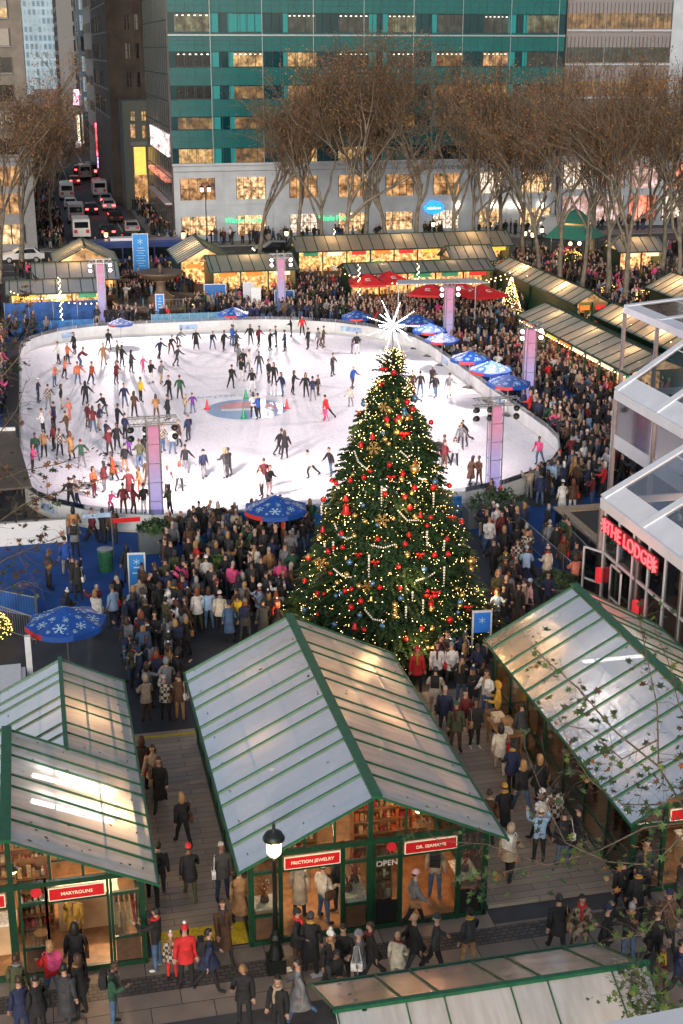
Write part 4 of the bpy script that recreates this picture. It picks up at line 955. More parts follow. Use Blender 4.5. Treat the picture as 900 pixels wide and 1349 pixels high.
# --- skaters: feet positions read off the photograph; (x, y, top, trousers, pose, hair, coat, size)
SKA = '''236,138,black,black,skatestand,black+,1|173,178,white,black,skatestand,brown,|209,180,orange,black,skatestand,brown,|158,268,salmon,denim,skatestand,brown,|198,238,salmon,black,glide,black+,|252,192,maroon,denim,bent,black,|250,262,orange,denim,skatestand,brown,|303,262,rust,navy,skatestand,brown,|370,125,black,black,glide,black,|350,182,tan,tan,balance,brown,0|405,172,olive,black,skatestand,brown,|424,192,black,black,glide,black,|460,214,charcoal,black,skatestand,black+,0|506,212,pink,pink,glide,blonde,,.75|401,258,maroon,black,skatestand,brown+,0|538,255,black,white,skatestand,brown+,|572,160,navy,black,push,black,|616,138,black,brown,bent,black,|641,112,grey,charcoal,bent,brown,|640,190,charcoal,charcoal,push,brown,|716,122,black,black,skatestand,black,1|780,120,navy,denim,bent,black,|825,128,black,black,glide,black,|862,108,blue,denim,skatestand,brown,|578,257,grey,beige,skatestand,brown,|497,328,yellow,black,skatestand,brown,|433,352,navy,denim,glide,black,|611,320,black,black,skatestand,black,|652,320,green,charcoal,skatestand,brown,|92,330,navy,charcoal,balance,black,|135,358,plaid,grey,skatestand,brown,|183,357,black,beige,balance,black+,|281,345,black,black,glide,black+,|288,432,maroon,brown,balance,black,|358,390,black,grey,bent,black,|216,400,salmon,salmon,glide,auburn,,.85|158,432,navy,black,skatestand,black,|112,460,white,black,skatestand,brown,|151,430,pale pink,maroon,skatestand,brown,,.8|208,470,brown,olive,skatestand,brown,|310,450,maroon,denim,skatestand,brown+,|333,440,navy,beige,glide,black+,|360,482,navy,charcoal,balance,brown,,.75|472,388,brown,black,skatestand,brown+,|559,400,tan,brown,skatestand,brown+,|606,402,black,black,skatestand,black,0|672,378,beige,grey,glide,blonde,,.8|703,373,purple,denim,balance,brown,,.8|405,440,black,black,balance,black,|436,480,navy,black,skatestand,black,|403,520,black,black,glide,black,0|687,484,navy,charcoal,skatestand,black,|118,550,tan,black,skatestand,brown,|157,520,maroon,black,glide,black+,|180,545,plaid,black,skatestand,brown,|224,558,tan,black,skatestand,auburn+,1|265,590,green,grey,balance,black,|84,562,green,denim,skatestand,black,|72,608,pink,black,skatestand,brown+,|374,540,maroon,black,skatestand,black,|391,642,rust,black,skatestand,black+,1|436,608,black,tan,skatestand,black,|452,542,purple,purple,skatestand,black,,.7|495,590,olive,denim,glide,brown,|512,566,black,black,skatestand,black,|585,526,plaid,denim,skatestand,blonde,|625,536,white,denim,skatestand,brown,|649,505,brown,charcoal,glide,brown,0|675,612,black,grey,glide,black,|745,632,navy,grey,skatestand,black,|833,628,charcoal,grey,skatestand,blonde+,|312,705,orange,maroon,skatestand,brown+,|356,683,maroon,grey,glide,black+,0|453,712,maroon,brown,glide,auburn,1|497,702,orange,orange,skatestand,brown+,|606,702,pale pink,black,glide,auburn,0|652,684,white,black,skatestand,auburn+,|527,667,brown,brown,skatestand,black,|247,742,pale pink,navy,glide,black,|222,752,black,black,balance,black,|377,768,pink,pink,bent,brown,,.75|430,775,maroon,brown,skatestand,black,|470,778,maroon,brown,skatestand,brown+,|512,775,black,white,skatestand,black,|612,782,olive,black,skatestand,brown+,'''
SKB = '''20,122,blue,denim,glide,black,|40,150,charcoal,black,skatestand,brown,|104,120,black,black,skatestand,black+,|142,126,maroon,black,glide,black,|193,145,black,black,balance,black,|222,128,charcoal,charcoal,skatestand,brown,|262,148,navy,black,skatestand,black,|290,82,black,black,skatestand,black,|340,76,red,black,skatestand,black,|368,138,black,charcoal,skatestand,black,|418,138,grey,brown,glide,brown,|434,128,brown,brown,skatestand,brown,|50,216,grey,charcoal,skatestand,brown,|72,238,black,black,glide,black,|94,244,white,grey,glide,brown,|144,252,charcoal,denim,skatestand,black,|18,318,black,black,glide,black,|62,282,black,white,skatestand,black,|113,332,black,white,skatestand,black+,|186,292,black,black,glide,black,|212,306,black,black,skatestand,brown+,|250,352,navy,denim,glide,brown+,|299,345,black,black,skatestand,brown+,|356,358,black,black,glide,black+,|388,375,navy,grey,skatestand,black,|411,350,brown,brown,glide,brown,,.85|478,260,charcoal,charcoal,balance,brown,|567,158,purple,grey,skatestand,brown,,.7|588,160,black,white,skatestand,black,|570,320,blue,charcoal,skatestand,brown,|455,462,red,black,push,black,|447,468,pink,pink,skatestand,brown,,.6|141,458,blue,black,skatestand,black,|118,452,white,black,skatestand,brown+,|233,625,black,charcoal,push,brown,|262,640,black,black,skatestand,brown+,0|380,728,white,black,push,black,|470,718,black,denim,glide,black,|156,815,white,black,skatestand,brown+,|167,775,maroon,black,skatestand,brown,|192,806,black,pale pink,skatestand,brown,|788,245,black,denim,skatestand,brown,|842,345,brown,charcoal,skatestand,black,|878,350,black,denim,skatestand,black,|850,380,red,navy,skatestand,black,,.65|560,400,cream,grey,skatestand,blonde,,.8|8,722,black,charcoal,skatestand,black,'''
SKC = '''569,512,black,black,skatestand,black,|574,524,black,denim,glide,brown,|591,523,grey,white,glide,black,|560,588,charcoal,grey,skatestand,brown,|607,592,grey,charcoal,glide,brown,|614,588,black,charcoal,onefoot,brown,|599,614,white,black,skatestand,black+,|587,610,pale pink,black,skatestand,brown,|620,640,brown,black,glide,black+,1|631,640,brown,brown,skatestand,brown,|710,612,pink,denim,skatestand,brown,|578,612,black,maroon,skatestand,black,|585,618,maroon,brown,skatestand,brown,|556,604,navy,black,skatestand,brown+,'''
ska = []
for txt, fx in ((SKA, lambda u, v: (20 + u / 3, 420 + v / 3)), (SKB, lambda u, v: (300 + u / 3.4615, 420 + v / 3.4615)), (SKC, lambda u, v: (u, v))):
    for e in txt.split('|'):
        q = e.split(','); px, py = fx(float(q[0]), float(q[1])); x, y = G(px, py, .05)
        ska.append((x, y, q[2], q[3], q[4], q[5], int(q[6]) if q[6] else None, float(q[7]) if len(q) > 7 else 1.0))
MARKS = [((-1, 62), 'the near left curve of the barrier'), ((5, 63), 'the near left light tower'), ((11, 62), 'the large blue parasol'), ((19, 62), 'the near right light tower'), ((27, 68), 'the near right curve of the barrier'),
         ((12.6, 82.3), 'the round ice emblem'), ((-.8, 76), 'the left long barrier'), ((0, 100), 'the far left curve of the ice'), ((28, 86), 'the right long barrier'), ((25, 103), 'the far right curve near the star'), ((8, 107), 'the far barrier below the fountain'), ((18, 107), 'the far barrier right of the fountain'), ((17.5, 66), 'the christmas tree'), ((6, 90), 'the open ice far left'), ((18, 93), 'the open ice far right'), ((7, 74), 'the open ice near left'), ((14, 72), 'the open ice in front of the tree'), ((3, 84), 'the open ice mid left')]
VERB = dict(glide='gliding', push='pushing off', balance='arms held out', skatestand='upright', bent='bending forward', onefoot='on one leg')
def mk_label(kind, who, top, coat, pants, hair, hat, hatc, verb, near):
    g = 'long coat' if coat == 1 else 'coat' if coat == 0 else 'jacket'
    opts = ['%s in %s %s and %s trousers %s by %s' % (who, cn(top), g, cn(pants), verb, near),
            '%s in %s %s, %s trousers, %s, %s by %s' % (who, cn(top), g, cn(pants), hn(hair, hat, hatc), verb, near),
            '%s with %s in %s %s and %s trousers by %s' % (who, hn(hair, hat, hatc), cn(top), g, cn(pants), near)]
    for o in opts:
        if o not in LABELS and len(o.split()) <= 16: return o
    for i in range(1, 19):
        o = '%s such %s in %s %s near %s' % (ordn(i), who, cn(top), g, near)
        if o not in LABELS: return o
ska.sort(key=lambda a: a[1])
for x, y, top, pants, pose, hair, coat, s in ska:
    near = min(MARKS, key=lambda mk: math.dist(mk[0], (x, y)))[1]
    r_ = R.random(); tocen = math.atan2(84 - y, 13 - x); rz = math.atan2(math.sin(tocen) , math.cos(tocen)) + (0 if r_ < .3 else PI / 2 + R.uniform(-.9, .9)) - PI / 2
    if r_ > .85: rz += PI
    hat = 'beanie' if R.random() < .22 and not hair.endswith('+') else None; hc_ = R.choice(['black', 'grey', 'white', 'maroon']) if hat else None
    vb = VERB[pose]; pose = R.choice({'glide': ['glide', 'glide2', 'glide2', 'skate3'], 'skatestand': ['skatestand', 'skate2', 'skate3', 'glide2'], 'balance': ['balance', 'balance2', 'balance2']}.get(pose, [pose]))
    who = 'skating child' if s < .8 else 'skater'
    person(x, y, rz, top, pants, mk_label(0, who, top, coat, pants, hair, hat, hc_, vb, near), pose, hair, hat, hc_, coat, None, s * .91, .05 + .02, 'skaters on the ice', skin=R.random() < .2)
# --- named foreground visitors: (crop x, crop y of the feet, top, trousers, pose, hair, hat, hat colour, coat, bag, facing degrees (0 = away), label, size)
C7 = lambda u, v: (u / 2, 900 + v / 2)
C8 = lambda u, v: (450 + u / 2, 900 + v / 2)
CT = lambda u, v: (600 + u / 4.495, 600 + v / 4.497)
FG = [
 (C7, 380, 280, 'black', 'black', 'stroll', 'brown+', None, None, 0, None, 20, 'person in black walking close beside the left kiosk wall deep in the aisle'),
 (C7, 408, 300, 'beige', 'charcoal', 'walk', 'brown+', None, None, 0, None, 200, 'woman in pale coat half hidden behind a man with a black handbag'),
 (C7, 424, 336, 'black', 'charcoal', 'walk2', 'brown', None, None, 1, None, 190, 'man in long black coat carrying a black bag up the left aisle'),
 (C7, 484, 434, 'black', 'black', 'walk', 'blonde+', None, None, None, None, 350, 'woman with blonde hair in black just ahead of the man in a red hat'),
 (C7, 503, 577, 'black', 'olive', 'walk', 'brown', 'beanie', 'red', 0, None, 5, 'man in long black coat and rust red hat walking away up the aisle'),
 (C7, 424, 575, 'black', 'charcoal', 'walk2', 'black', 'beanie', 'black', None, None, 355, 'person in black at the left kiosk corner under the roof edge'),
 (C7, 405, 588, 'black', 'black', 'walk', 'black+', None, None, None, 'olive', 10, 'person with a dark printed backpack leaving beside the left kiosk'),
 (C7, 588, 577, 'charcoal', 'navy', 'stand', 'grey', None, None, 0, None, 165, 'grey haired man in dark coat beside the central kiosk side wall'),
 (C7, 634, 637, 'tan', 'black', 'stroll', 'black+', None, None, 1, None, 170, 'woman in camel coat and black tights on the yellow ramp'),
 (C7, 590, 722, 'brown', 'black', 'walk', 'brown+', None, None, 1, None, 170, 'woman with long scarf over a dark coat stepping off the ramp'),
 (C7, 415, 752, 'black', 'denim', 'photo', 'black', None, None, None, None, 300, 'man in black jacket, jeans and white shoes raising a cup by the left kiosk'),
 (C7, 455, 778, 'plaid', 'red', 'stand', 'brown', 'pompom', 'pale pink', 0, None, 180, 'child in checked red coat and pink bobble hat holding a hand', .76),
 (C7, 493, 797, 'red', 'black', 'stand', 'black+', 'pompom', 'red', 0, None, 180, 'woman in bright red jacket and red bobble hat beside a child'),
 (C7, 553, 808, 'navy', 'black', 'walk2', 'black', None, None, 0, 'black', 90, 'man in navy jacket with black backpack beside the woman in red'),
 (C7, 645, 902, 'black', 'black', 'phone', 'blonde+', None, None, 0, None, 200, 'blonde woman in black coat holding a white paper bag'),
 (C7, 790, 888, 'grey', 'denim', 'walk', 'black', None, None, 1, None, 280, 'woman in long grey coat striding past the lamp post'),
 (C7, 735, 940, 'black', 'black', 'stand', 'black', None, None, None, None, 210, 'person in black with mustard scarf at the bottom of the picture'),
 (C7, 785, 752, 'black', 'brown', 'weight', 'black', 'beanie', 'black', 0, None, 120, 'person in black hat and coat pointing towards the lamp post'),
 (C7, 820, 763, 'black', 'black', 'stand', 'black', 'beanie', 'charcoal', 1, None, 20, 'tall person in black hat seen from behind at the jewelry shop door'),
 (C7, 872, 812, 'black', 'black', 'stroll', 'black', 'pompom', 'white', 0, None, 150, 'person in black and white bobble hat before the central kiosk'),
 (C7, 882, 862, 'black', 'black', 'phone', 'black+', None, None, 0, None, 150, 'dark haired person holding a phone below the bobble hat wearer'),
 (C7, 302, 902, 'green', 'denim', 'phone', 'brown', None, None, None, 'black', 100, 'person in dark green jacket with backpack on the paving left'),
 (C7, 207, 790, 'black', 'black', 'weight', 'black+', None, None, 1, None, 10, 'tall woman in long black coat at the left shop door'),
 (C7, 142, 842, 'red', 'denim', 'stroll', 'blonde+', None, None, None, 'pink', 330, 'blonde woman in red jacket with a pink bag by the left kiosk'),
 (C7, 55, 880, 'olive', 'charcoal', 'stand', 'brown', None, None, 0, None, 20, 'man in olive coat at the bottom left corner'),
 (C7, 62, 940, 'navy', 'navy', 'stand', 'brown', None, None, 0, None, 340, 'person in navy coat at the bottom left corner'),
 (C7, 180, 905, 'charcoal', 'charcoal', 'stroll', 'black', None, None, 1, None, 30, 'person in long slate grey coat beside the woman in red jacket'),
 (C7, 105, 935, 'black', 'black', 'stand', 'black', None, None, 0, None, 320, 'short dark haired person in black at the bottom left'),
 (C7, 215, 880, 'black', 'black', 'stand', 'brown+', None, None, 0, None, 300, 'person in black coat with a white tote bag behind the slate coat'),
 (C7, 203, 712, 'mustard', 'black', 'stroll', 'blonde+', None, None, 0, None, 190, 'shopper in mustard coat inside the left kiosk doorway'),
 (C7, 790, 622, 'beige', 'black', 'stand', 'grey+', None, None, 1, None, 20, 'shopper in long pale coat inside the jewelry shop doorway'),
 (C7, 852, 636, 'cream', 'denim', 'weight', 'brown', 'beanie', 'cream', None, None, 60, 'shopper in cream jacket and jeans inside the jewelry shop'),
 (C7, 888, 602, 'black', 'black', 'wait', 'brown+', None, None, 0, None, 300, 'shopper in black deeper inside the jewelry shop'),
 (C8, 245, 576, 'beige', 'denim', 'stand', 'black', 'beanie', 'black', None, 'black', 20, 'shopper in beige jacket with black backpack in the candle shop door'),
 (C8, 78, 786, 'black', 'black', 'walk', 'brown', None, None, 0, None, 270, 'man in long black coat walking before the central kiosk post'),
 (C8, 146, 800, 'cream', 'cream', 'weight', 'bald', None, None, 0, None, 40, 'bald man in cream puffer jacket behind the bottom kiosk roof', .9),
 (C8, 192, 762, 'black', 'charcoal', 'walk', 'bald', None, None, 0, None, 270, 'bald man in black coat striding before the candle shop'),
 (C8, 246, 765, 'charcoal', 'black', 'walk2', 'grey', 'beanie', 'charcoal', None, None, 100, 'person in dark puffer and grey hat crossing the dark paving'),
 (C8, 334, 752, 'charcoal', 'tan', 'weight', 'black', 'beanie', 'black', None, None, 340, 'person in dark jacket and black hat behind the bottom kiosk roof'),
 (C8, 190, 640, 'grey', 'black', 'walk', 'black', 'beanie', 'pale pink', None, None, 100, 'person in grey jacket and pale pink hat at the kiosk corner'),
 (C8, 5, 795, 'black', 'black', 'wait', 'black', None, None, 0, None, 200, 'person in black cut by the corner of the bottom kiosk'),
 (C8, 45, 812, 'grey', 'navy', 'stand', 'grey', 'beanie', 'grey', 0, None, 120, 'person in grey hat right beside the bottom kiosk corner'),
 (C8, 245, 88, 'cream', 'beige', 'wait', 'black', 'beanie', 'charcoal', 0, 'black', 20, 'person in cream coat with black backpack by the central kiosk roof corner'),
 (C8, 270, 140, 'navy', 'charcoal', 'stand', 'grey', None, None, 0, None, 200, 'grey haired man in navy coat against the central kiosk side'),
 (C8, 300, 182, 'olive', 'brown', 'stand', 'brown', 'beanie', 'green', 0, None, 190, 'person in olive coat against the central kiosk side'),
 (C8, 322, 145, 'maroon', 'black', 'walk', 'black', None, None, None, None, 180, 'man in maroon jacket and black trousers with white shoes in the right aisle'),
 (C8, 350, 175, 'black', 'black', 'stand', 'black+', None, None, 0, None, 170, 'young woman all in black with white trainers in the right aisle'),
 (C8, 380, 92, 'white', 'denim', 'wait', 'brown+', None, None, None, None, 230, 'woman in white sweater and jeans near the tree end of the right aisle'),
 (C8, 409, 128, 'mustard', 'denim', 'wait', 'black', 'hood', 'mustard', None, None, 300, 'person in mustard hooded sweatshirt reading at the right kiosk stall'),
 (C8, 470, 185, 'charcoal', 'grey', 'stand', 'black', None, None, 0, None, 350, 'man in slate puffer jacket browsing the right kiosk side'),
 (C8, 416, 242, 'cream', 'cream', 'walk', 'black+', None, None, 0, None, 20, 'woman in quilted cream coat carrying a white shopping bag'),
 (C8, 446, 295, 'navy', 'black', 'walk2', 'black', 'beanie', 'black', 0, None, 5, 'person in dark jacket close behind the quilted cream coat'),
 (C8, 474, 345, 'black', 'denim', 'walk', 'blonde+', None, None, None, None, 355, 'blonde woman in black top and light jeans walking away'),
 (C8, 517, 330, 'black', 'black', 'walk2', 'blonde+', None, None, 0, None, 340, 'blonde woman in black coat with shoulder bag by the right kiosk'),
 (C8, 424, 412, 'black', 'black', 'stand', 'black', 'beanie', 'mustard', 1, None, 0, 'large person in long black coat and orange hat by the kiosk corner'),
 (C8, 385, 430, 'brown', 'charcoal', 'stand', 'brown', None, None, 0, None, 30, 'person in brown half behind the central kiosk roof corner'),
 (C8, 524, 425, 'white', 'black', 'walk', 'black+', 'beanie', 'white', None, None, 340, 'woman in white jacket and white hat behind the pale blue jacket'),
 (C8, 518, 478, 'light blue', 'black', 'photo', 'brown', 'beanie', 'cream', None, None, 10, 'person in pale blue jacket and cream hat taking a picture'),
 (C8, 556, 410, 'plaid', 'black', 'stroll', 'black+', None, None, 0, None, 0, 'woman in patterned coat with long black hair by the right kiosk'),
 (C8, 580, 486, 'black', 'denim', 'stand', 'black', None, None, 0, None, 0, 'person in black coat and blue jeans right of the pale blue jacket'),
 (C8, 620, 470, 'black', 'black', 'walk', 'black', 'beanie', 'black', 0, None, 290, 'person in black behind the lowest leafy twigs in the right aisle'),
 (C8, 440, 522, 'beige', 'black', 'walk', 'brown', 'hood', 'beige', 0, 'white', 40, 'person in taupe hooded coat with a white backpack'),
 (C8, 566, 712, 'black', 'black', 'walk', 'black', 'beanie', 'charcoal', 0, None, 10, 'man in black coat and flat grey cap walking on the paving'),
 (C8, 625, 715, 'camouflage', 'camouflage', 'stroll', 'black', None, None, 0, None, 180, 'person in brown camouflage coat facing the camera'),
 (C8, 692, 742, 'black', 'black', 'stand', 'black', 'beanie', 'navy', 0, None, 130, 'person in black coat and navy hat behind the bottom kiosk'),
 (C8, 752, 735, 'black', 'denim', 'photo', 'grey', None, None, None, None, 0, 'man in black jacket and jeans holding up a camera'),
 (C8, 735, 610, 'black', 'black', 'walk', 'black', 'beanie', 'black', None, None, 20, 'person in black under the lowest twigs before the right kiosk post'),
 (C8, 772, 640, 'black', 'black', 'stand', 'black', None, None, 1, None, 0, 'person in long black coat in front of the right kiosk corner'),
 (C8, 822, 752, 'black', 'black', 'stroll', 'brown+', None, None, None, None, 180, 'woman in black with large handbag at the right edge'),
 (C8, 852, 700, 'brown', 'black', 'weight', 'brown', 'beanie', 'navy', 0, None, 200, 'person in dark brown with blue hat near the right edge'),
 (C8, 880, 835, 'navy', 'black', 'walk', 'black', None, None, None, None, 120, 'young person in navy jacket striding at the bottom right edge'),
 (C8, 838, 812, 'brown', 'brown', 'weight', 'brown+', None, None, 0, None, 150, 'small figure in brown beside the bottom right leaves', .75),
 (C8, 795, 560, 'charcoal', 'black', 'stand', 'black+', None, None, 0, None, 200, 'person by the right kiosk front post half hidden by leaves'),
 (C8, 890, 610, 'charcoal', 'black', 'stand', 'brown', None, None, 0, None, 90, 'person in dark grey by the glass front at the right edge'),
 (CT, 195, 575, 'white', 'denim', 'weight', 'brown+', None, None, 0, None, 180, 'woman in open white coat over denim beside the tree'),
 (CT, 240, 500, 'white', 'denim', 'stand', 'brown', 'beanie', 'white', None, None, 170, 'person in white jacket and hat right of the big tree'),
 (CT, 290, 772, 'olive', 'black', 'wait', 'brown', None, None, None, None, 0, 'man in olive vest facing the tree crowd'),
 (CT, 360, 720, 'plaid', 'charcoal', 'wait', 'brown+', None, None, 0, None, 200, 'woman in checked jacket between the tree and the ramp rail'),
 (CT, 415, 765, 'light blue', 'navy', 'wait', 'blonde', 'beanie', 'light blue', None, None, 20, 'woman in pale blue puffer with matching hat by the ramp rail'),
 (CT, 538, 765, 'cream', 'beige', 'stroll', 'brown', 'pompom', 'pale pink', 0, None, 340, 'woman in cream puffer leaning at the ramp rail'),
 (CT, 292, 952, 'black', 'navy', 'stroll', 'grey', None, None, 0, None, 170, 'grey haired man in black coat walking alone right of the tree'),
 (CT, 400, 970, 'beige', 'black', 'stroll', 'brown', 'beanie', 'navy', 0, None, 300, 'person in beige coat and navy hat with backpack above the right kiosk roof'),
 (CT, 432, 972, 'pale pink', 'black', 'stand', 'brown+', 'beanie', 'light blue', 0, None, 90, 'person wrapped in pale pink scarf above the right kiosk roof'),
 (CT, 540, 925, 'navy', 'charcoal', 'wait', 'black', None, None, 0, None, 200, 'man in navy coat with blue shirt above the right kiosk roof'),
 (CT, 632, 700, 'brown', 'black', 'stand', 'auburn+', None, None, 0, None, 10, 'woman with auburn hair in brown coat on the ramp'),
 (CT, 702, 815, 'salmon', 'black', 'wait', 'brown+', None, None, None, None, 0, 'woman in coral red jacket on the dark ramp'),
 (CT, 738, 800, 'black', 'black', 'stand', 'auburn+', None, None, 1, None, 20, 'woman with auburn hair in black coat on the dark ramp'),
 (CT, 590, 625, 'black', 'navy', 'stand', 'black', None, None, 0, None, 0, 'person in black coat at the top of the ramp rail'),
 (CT, 550, 600, 'grey', 'denim', 'stand', 'grey', None, None, None, None, 10, 'grey haired person in grey jacket beside the ramp rail'),
 (CT, 628, 345, 'white', 'white', 'stand', 'black', 'beanie', 'white', 1, None, 0, 'person in white coat at the edge of the right carpet'),
 (CT, 690, 340, 'brown', 'white', 'stand', 'auburn+', None, None, 0, None, 0, 'auburn haired person in brown jacket and white trousers'),
 (CT, 498, 295, 'navy', 'denim', 'stand', 'black', None, None, 0, None, 20, 'person in navy coat and jeans left of the right carpet crowd'),
 (CT, 540, 282, 'black', 'black', 'stand', 'black+', None, None, 0, None, 330, 'person in black coat in front of the right rink corner'),
 (lambda u, v: (u, v), 549, 912, 'red', 'black', 'stand', 'black', 'hood', 'red', 0, None, 180, 'person in bright red hooded puffer at the foot of the tree'),
 (lambda u, v: (u, v), 575, 905, 'white', 'black', 'stand', 'brown+', None, None, 0, None, 180, 'woman in white coat posing at the foot of the tree'),
 (lambda u, v: (u, v), 594, 905, 'white', 'charcoal', 'weight', 'black', 'beanie', 'grey', 0, None, 180, 'second posing person in white coat and grey hat under the tree'),
 (lambda u, v: (u, v), 186, 812, 'beige', 'beige', 'stand', 'black', None, None, 0, None, 0, 'person in taupe coat behind the bottom left crowd'),
 (lambda u, v: (u, v), 206, 862, 'black', 'charcoal', 'stroll', 'black', None, None, 0, None, 180, 'man in black above the left aisle entrance'),
 (lambda u, v: (u, v), 238, 948, 'brown', 'tan', 'stand', 'brown', None, None, 0, None, 20, 'person in brown leather jacket beside the central kiosk roof'),
 (lambda u, v: (u, v), 273, 783, 'white', 'denim', 'stand', 'brown', 'beanie', 'white', None, None, 0, 'person in white jacket and jeans beside the round planter'),
 (lambda u, v: (u, v), 291, 833, 'cream', 'black', 'stand', 'black', 'beanie', 'cream', 0, None, 10, 'person in cream coat and cream hat in the middle of the plaza'),
 (lambda u, v: (u, v), 276, 828, 'light blue', 'denim', 'stand', 'brown+', None, None, None, None, 350, 'person in pale blue jacket next to the cream hat'),
 (lambda u, v: (u, v), 314, 838, 'mustard', 'black', 'stand', 'black', None, None, None, 'yellow', 0, 'person with a yellow backpack above the central kiosk roof'),
 (lambda u, v: (u, v), 336, 767, 'white', 'brown', 'stand', 'black', None, None, 0, None, 190, 'person in white jacket and brown boots on the plaza'),
 (lambda u, v: (u, v), 383, 748, 'grey', 'denim', 'wait', 'brown', 'beanie', 'grey', 0, None, 180, 'person in pale grey jacket close to the tree branches'),
 (lambda u, v: (u, v), 251, 738, 'brown', 'black', 'stand', 'brown+', None, None, 1, None, 0, 'person in long brown coat right of the left light tower'),
 (lambda u, v: (u, v), 327, 730, 'plaid', 'denim', 'stand', 'black', None, None, 0, None, 0, 'person in checked shirt under the large blue parasol'),
 (lambda u, v: (u, v), 104, 790, 'black', 'black', 'stand', 'bald', None, None, 0, None, 0, 'man in black coat standing alone on the blue carpet'),
 (lambda u, v: (u, v), 88, 757, 'blue', 'beige', 'stand', 'black', None, None, 0, None, 0, 'person in blue jacket and pale trousers at the carpet barrier'),
 (lambda u, v: (u, v), 100, 733, 'grey', 'black', 'wait', 'auburn', None, None, 0, 'black', 10, 'person in grey puffer with a bag at the carpet barrier'),
 (lambda u, v: (u, v), 169, 768, 'black', 'black', 'stand', 'black+', None, None, 0, None, 350, 'person in black beside the blue framed sign'),
]
for it in FG:
    fn, u, v, top, pants, pose, hair, hat, hatc, coat, bag, deg, lab = it[:13]; s = it[13] if len(it) > 13 else 1.0
    px, py = fn(u, v); x, y = G(px, py, .05)
    inK = (1.72 < x < 4.2 or 10.55 < x < 14.6) and 29.7 < y < 40.6; shop = 'shopper' in lab
    person(x, y, math.radians(-deg) + YAW * 0, top, pants, lab, pose, hair, hat, hatc, coat, bag, s, .135 if shop else .105 if inK else .02, 'people in the winter crowd', shoes='white' if 'white trainers' in lab or 'white shoes' in lab else 'black', skin=R.random() < .15)

# --- the near crowd, one object each
def inpoly(x, y, P):
    c = False; j = len(P) - 1
    for i in range(len(P)):
        if (P[i][1] > y) != (P[j][1] > y) and x < (P[j][0] - P[i][0]) * (y - P[i][1]) / (P[j][1] - P[i][1]) + P[i][0]: c = not c
        j = i
    return c
TREE = (12.45, 46.6)
DARK = ['black'] * 19 + ['charcoal'] * 7 + ['navy'] * 5 + ['brown'] * 3 + ['grey'] * 2 + ['olive'] * 2 + ['beige', 'white', 'tan', 'maroon', 'red', 'denim', 'green', 'plaid', 'light blue', 'pink']
PANT = ['black'] * 9 + ['denim'] * 3 + ['charcoal'] * 3 + ['navy', 'brown', 'beige', 'grey', 'olive']
occ = list(PEOPLE)
cell = {}
def okpos(x, y, d):
    k = (int(x // 1), int(y // 1))
    for i in (-1, 0, 1):
        for j in (-1, 0, 1):
            for q in cell.get((k[0] + i, k[1] + j), ()):
                if math.dist(q, (x, y)) < d: return False
    return True
def put(x, y): cell.setdefault((int(x // 1), int(y // 1)), []).append((x, y))
for q in occ: put(*q)
def pxpoly(P): return [G(a, c) for a, c in P]
NEAR = [  # (polygon in plan, density per square metre, where words, facing)
 (pxpoly([(150, 800), (260, 780), (262, 850), (240, 880), (240, 960), (195, 960), (165, 880), (150, 850)]), 1.9, 'in the queue above the left aisle', 0),
 (pxpoly([(215, 735), (300, 735), (390, 720), (395, 770), (385, 850), (300, 850), (250, 850), (215, 800)]), 1.5, 'between the carpet and the tree', 0),
 (pxpoly([(215, 695), (300, 700), (410, 700), (405, 730), (320, 735), (225, 725)]), 1.5, 'at the near barrier by the large parasol', 0),
 (pxpoly([(75, 690), (190, 700), (190, 715), (80, 720)]), .5, 'at the near left barrier', 0),
 (pxpoly([(635, 700), (690, 700), (700, 760), (690, 830), (650, 830), (640, 760)]), 1.25, 'right of the christmas tree', 180),
 (pxpoly([(560, 880), (640, 870), (645, 905), (625, 960), (600, 930)]), 1.2, 'in the shade below the tree', 180),
 (pxpoly([(645, 690), (640, 672), (690, 642), (790, 620), (790, 668), (745, 664), (700, 658), (662, 682)]), 1.5, 'on the carpet behind the right rink corner', 0),
 (pxpoly([(690, 700), (740, 700), (790, 760), (775, 790), (730, 760)]), .3, 'on the dark ramp', 0),
 (pxpoly([(30, 760), (70, 760), (130, 800), (130, 850), (50, 850)]), .35, 'near the bottom left parasol', 0),
]
MK2 = [((0, 61), 'the left carpet barrier'), ((4.96, 59), 'the left light tower'), ((9.7, 55.5), 'the large blue parasol'), ((8.3, 52.3), 'the round planter'), ((.3, 45.5), 'the bottom left parasol'), ((3.4, 43), 'the left aisle entrance'), ((7, 41), 'the central kiosk roof end'), ((12.4, 43.5), 'the foot of the tree'), ((8.6, 47), 'the left side of the tree'), ((16.5, 47), 'the right side of the tree'), ((18.5, 52), 'the ramp railing'), ((21.7, 59), 'the right light tower'), ((26, 60), 'the near right rink corner'), ((24, 55), 'the ramp terrace'), ((16, 42), 'the right kiosk roof end'), ((3, 51), 'the blue framed sign'), ((5.5, 47.5), 'the queue middle'), ((29, 64), 'the right rink curve')]
cand = []
for P, dens, where, fac in NEAR:
    xs = [p[0] for p in P]; ys = [p[1] for p in P]; A = abs(sum(P[i - 1][0] * P[i][1] - P[i][0] * P[i - 1][1] for i in range(len(P)))) / 2
    n = int(A * dens); k = 0; tries = 0
    while k < n and tries < n * 40:
        tries += 1; x = R.uniform(min(xs), max(xs)); y = R.uniform(min(ys), max(ys))
        if not inpoly(x, y, P) or not okpos(x, y, .44) or math.dist((x, y), TREE) < 3.9: continue
        if RX0 - .5 < x < RX1 + .5 and RY0 - .6 < y < RY1 + .5: continue
        if 4.0 < x < 10.6 and y < 40.2 or x > 14.2 and y < 40.8: continue
        put(x, y); cand.append((x, y, fac)); k += 1
cand.sort(key=lambda c: c[1])
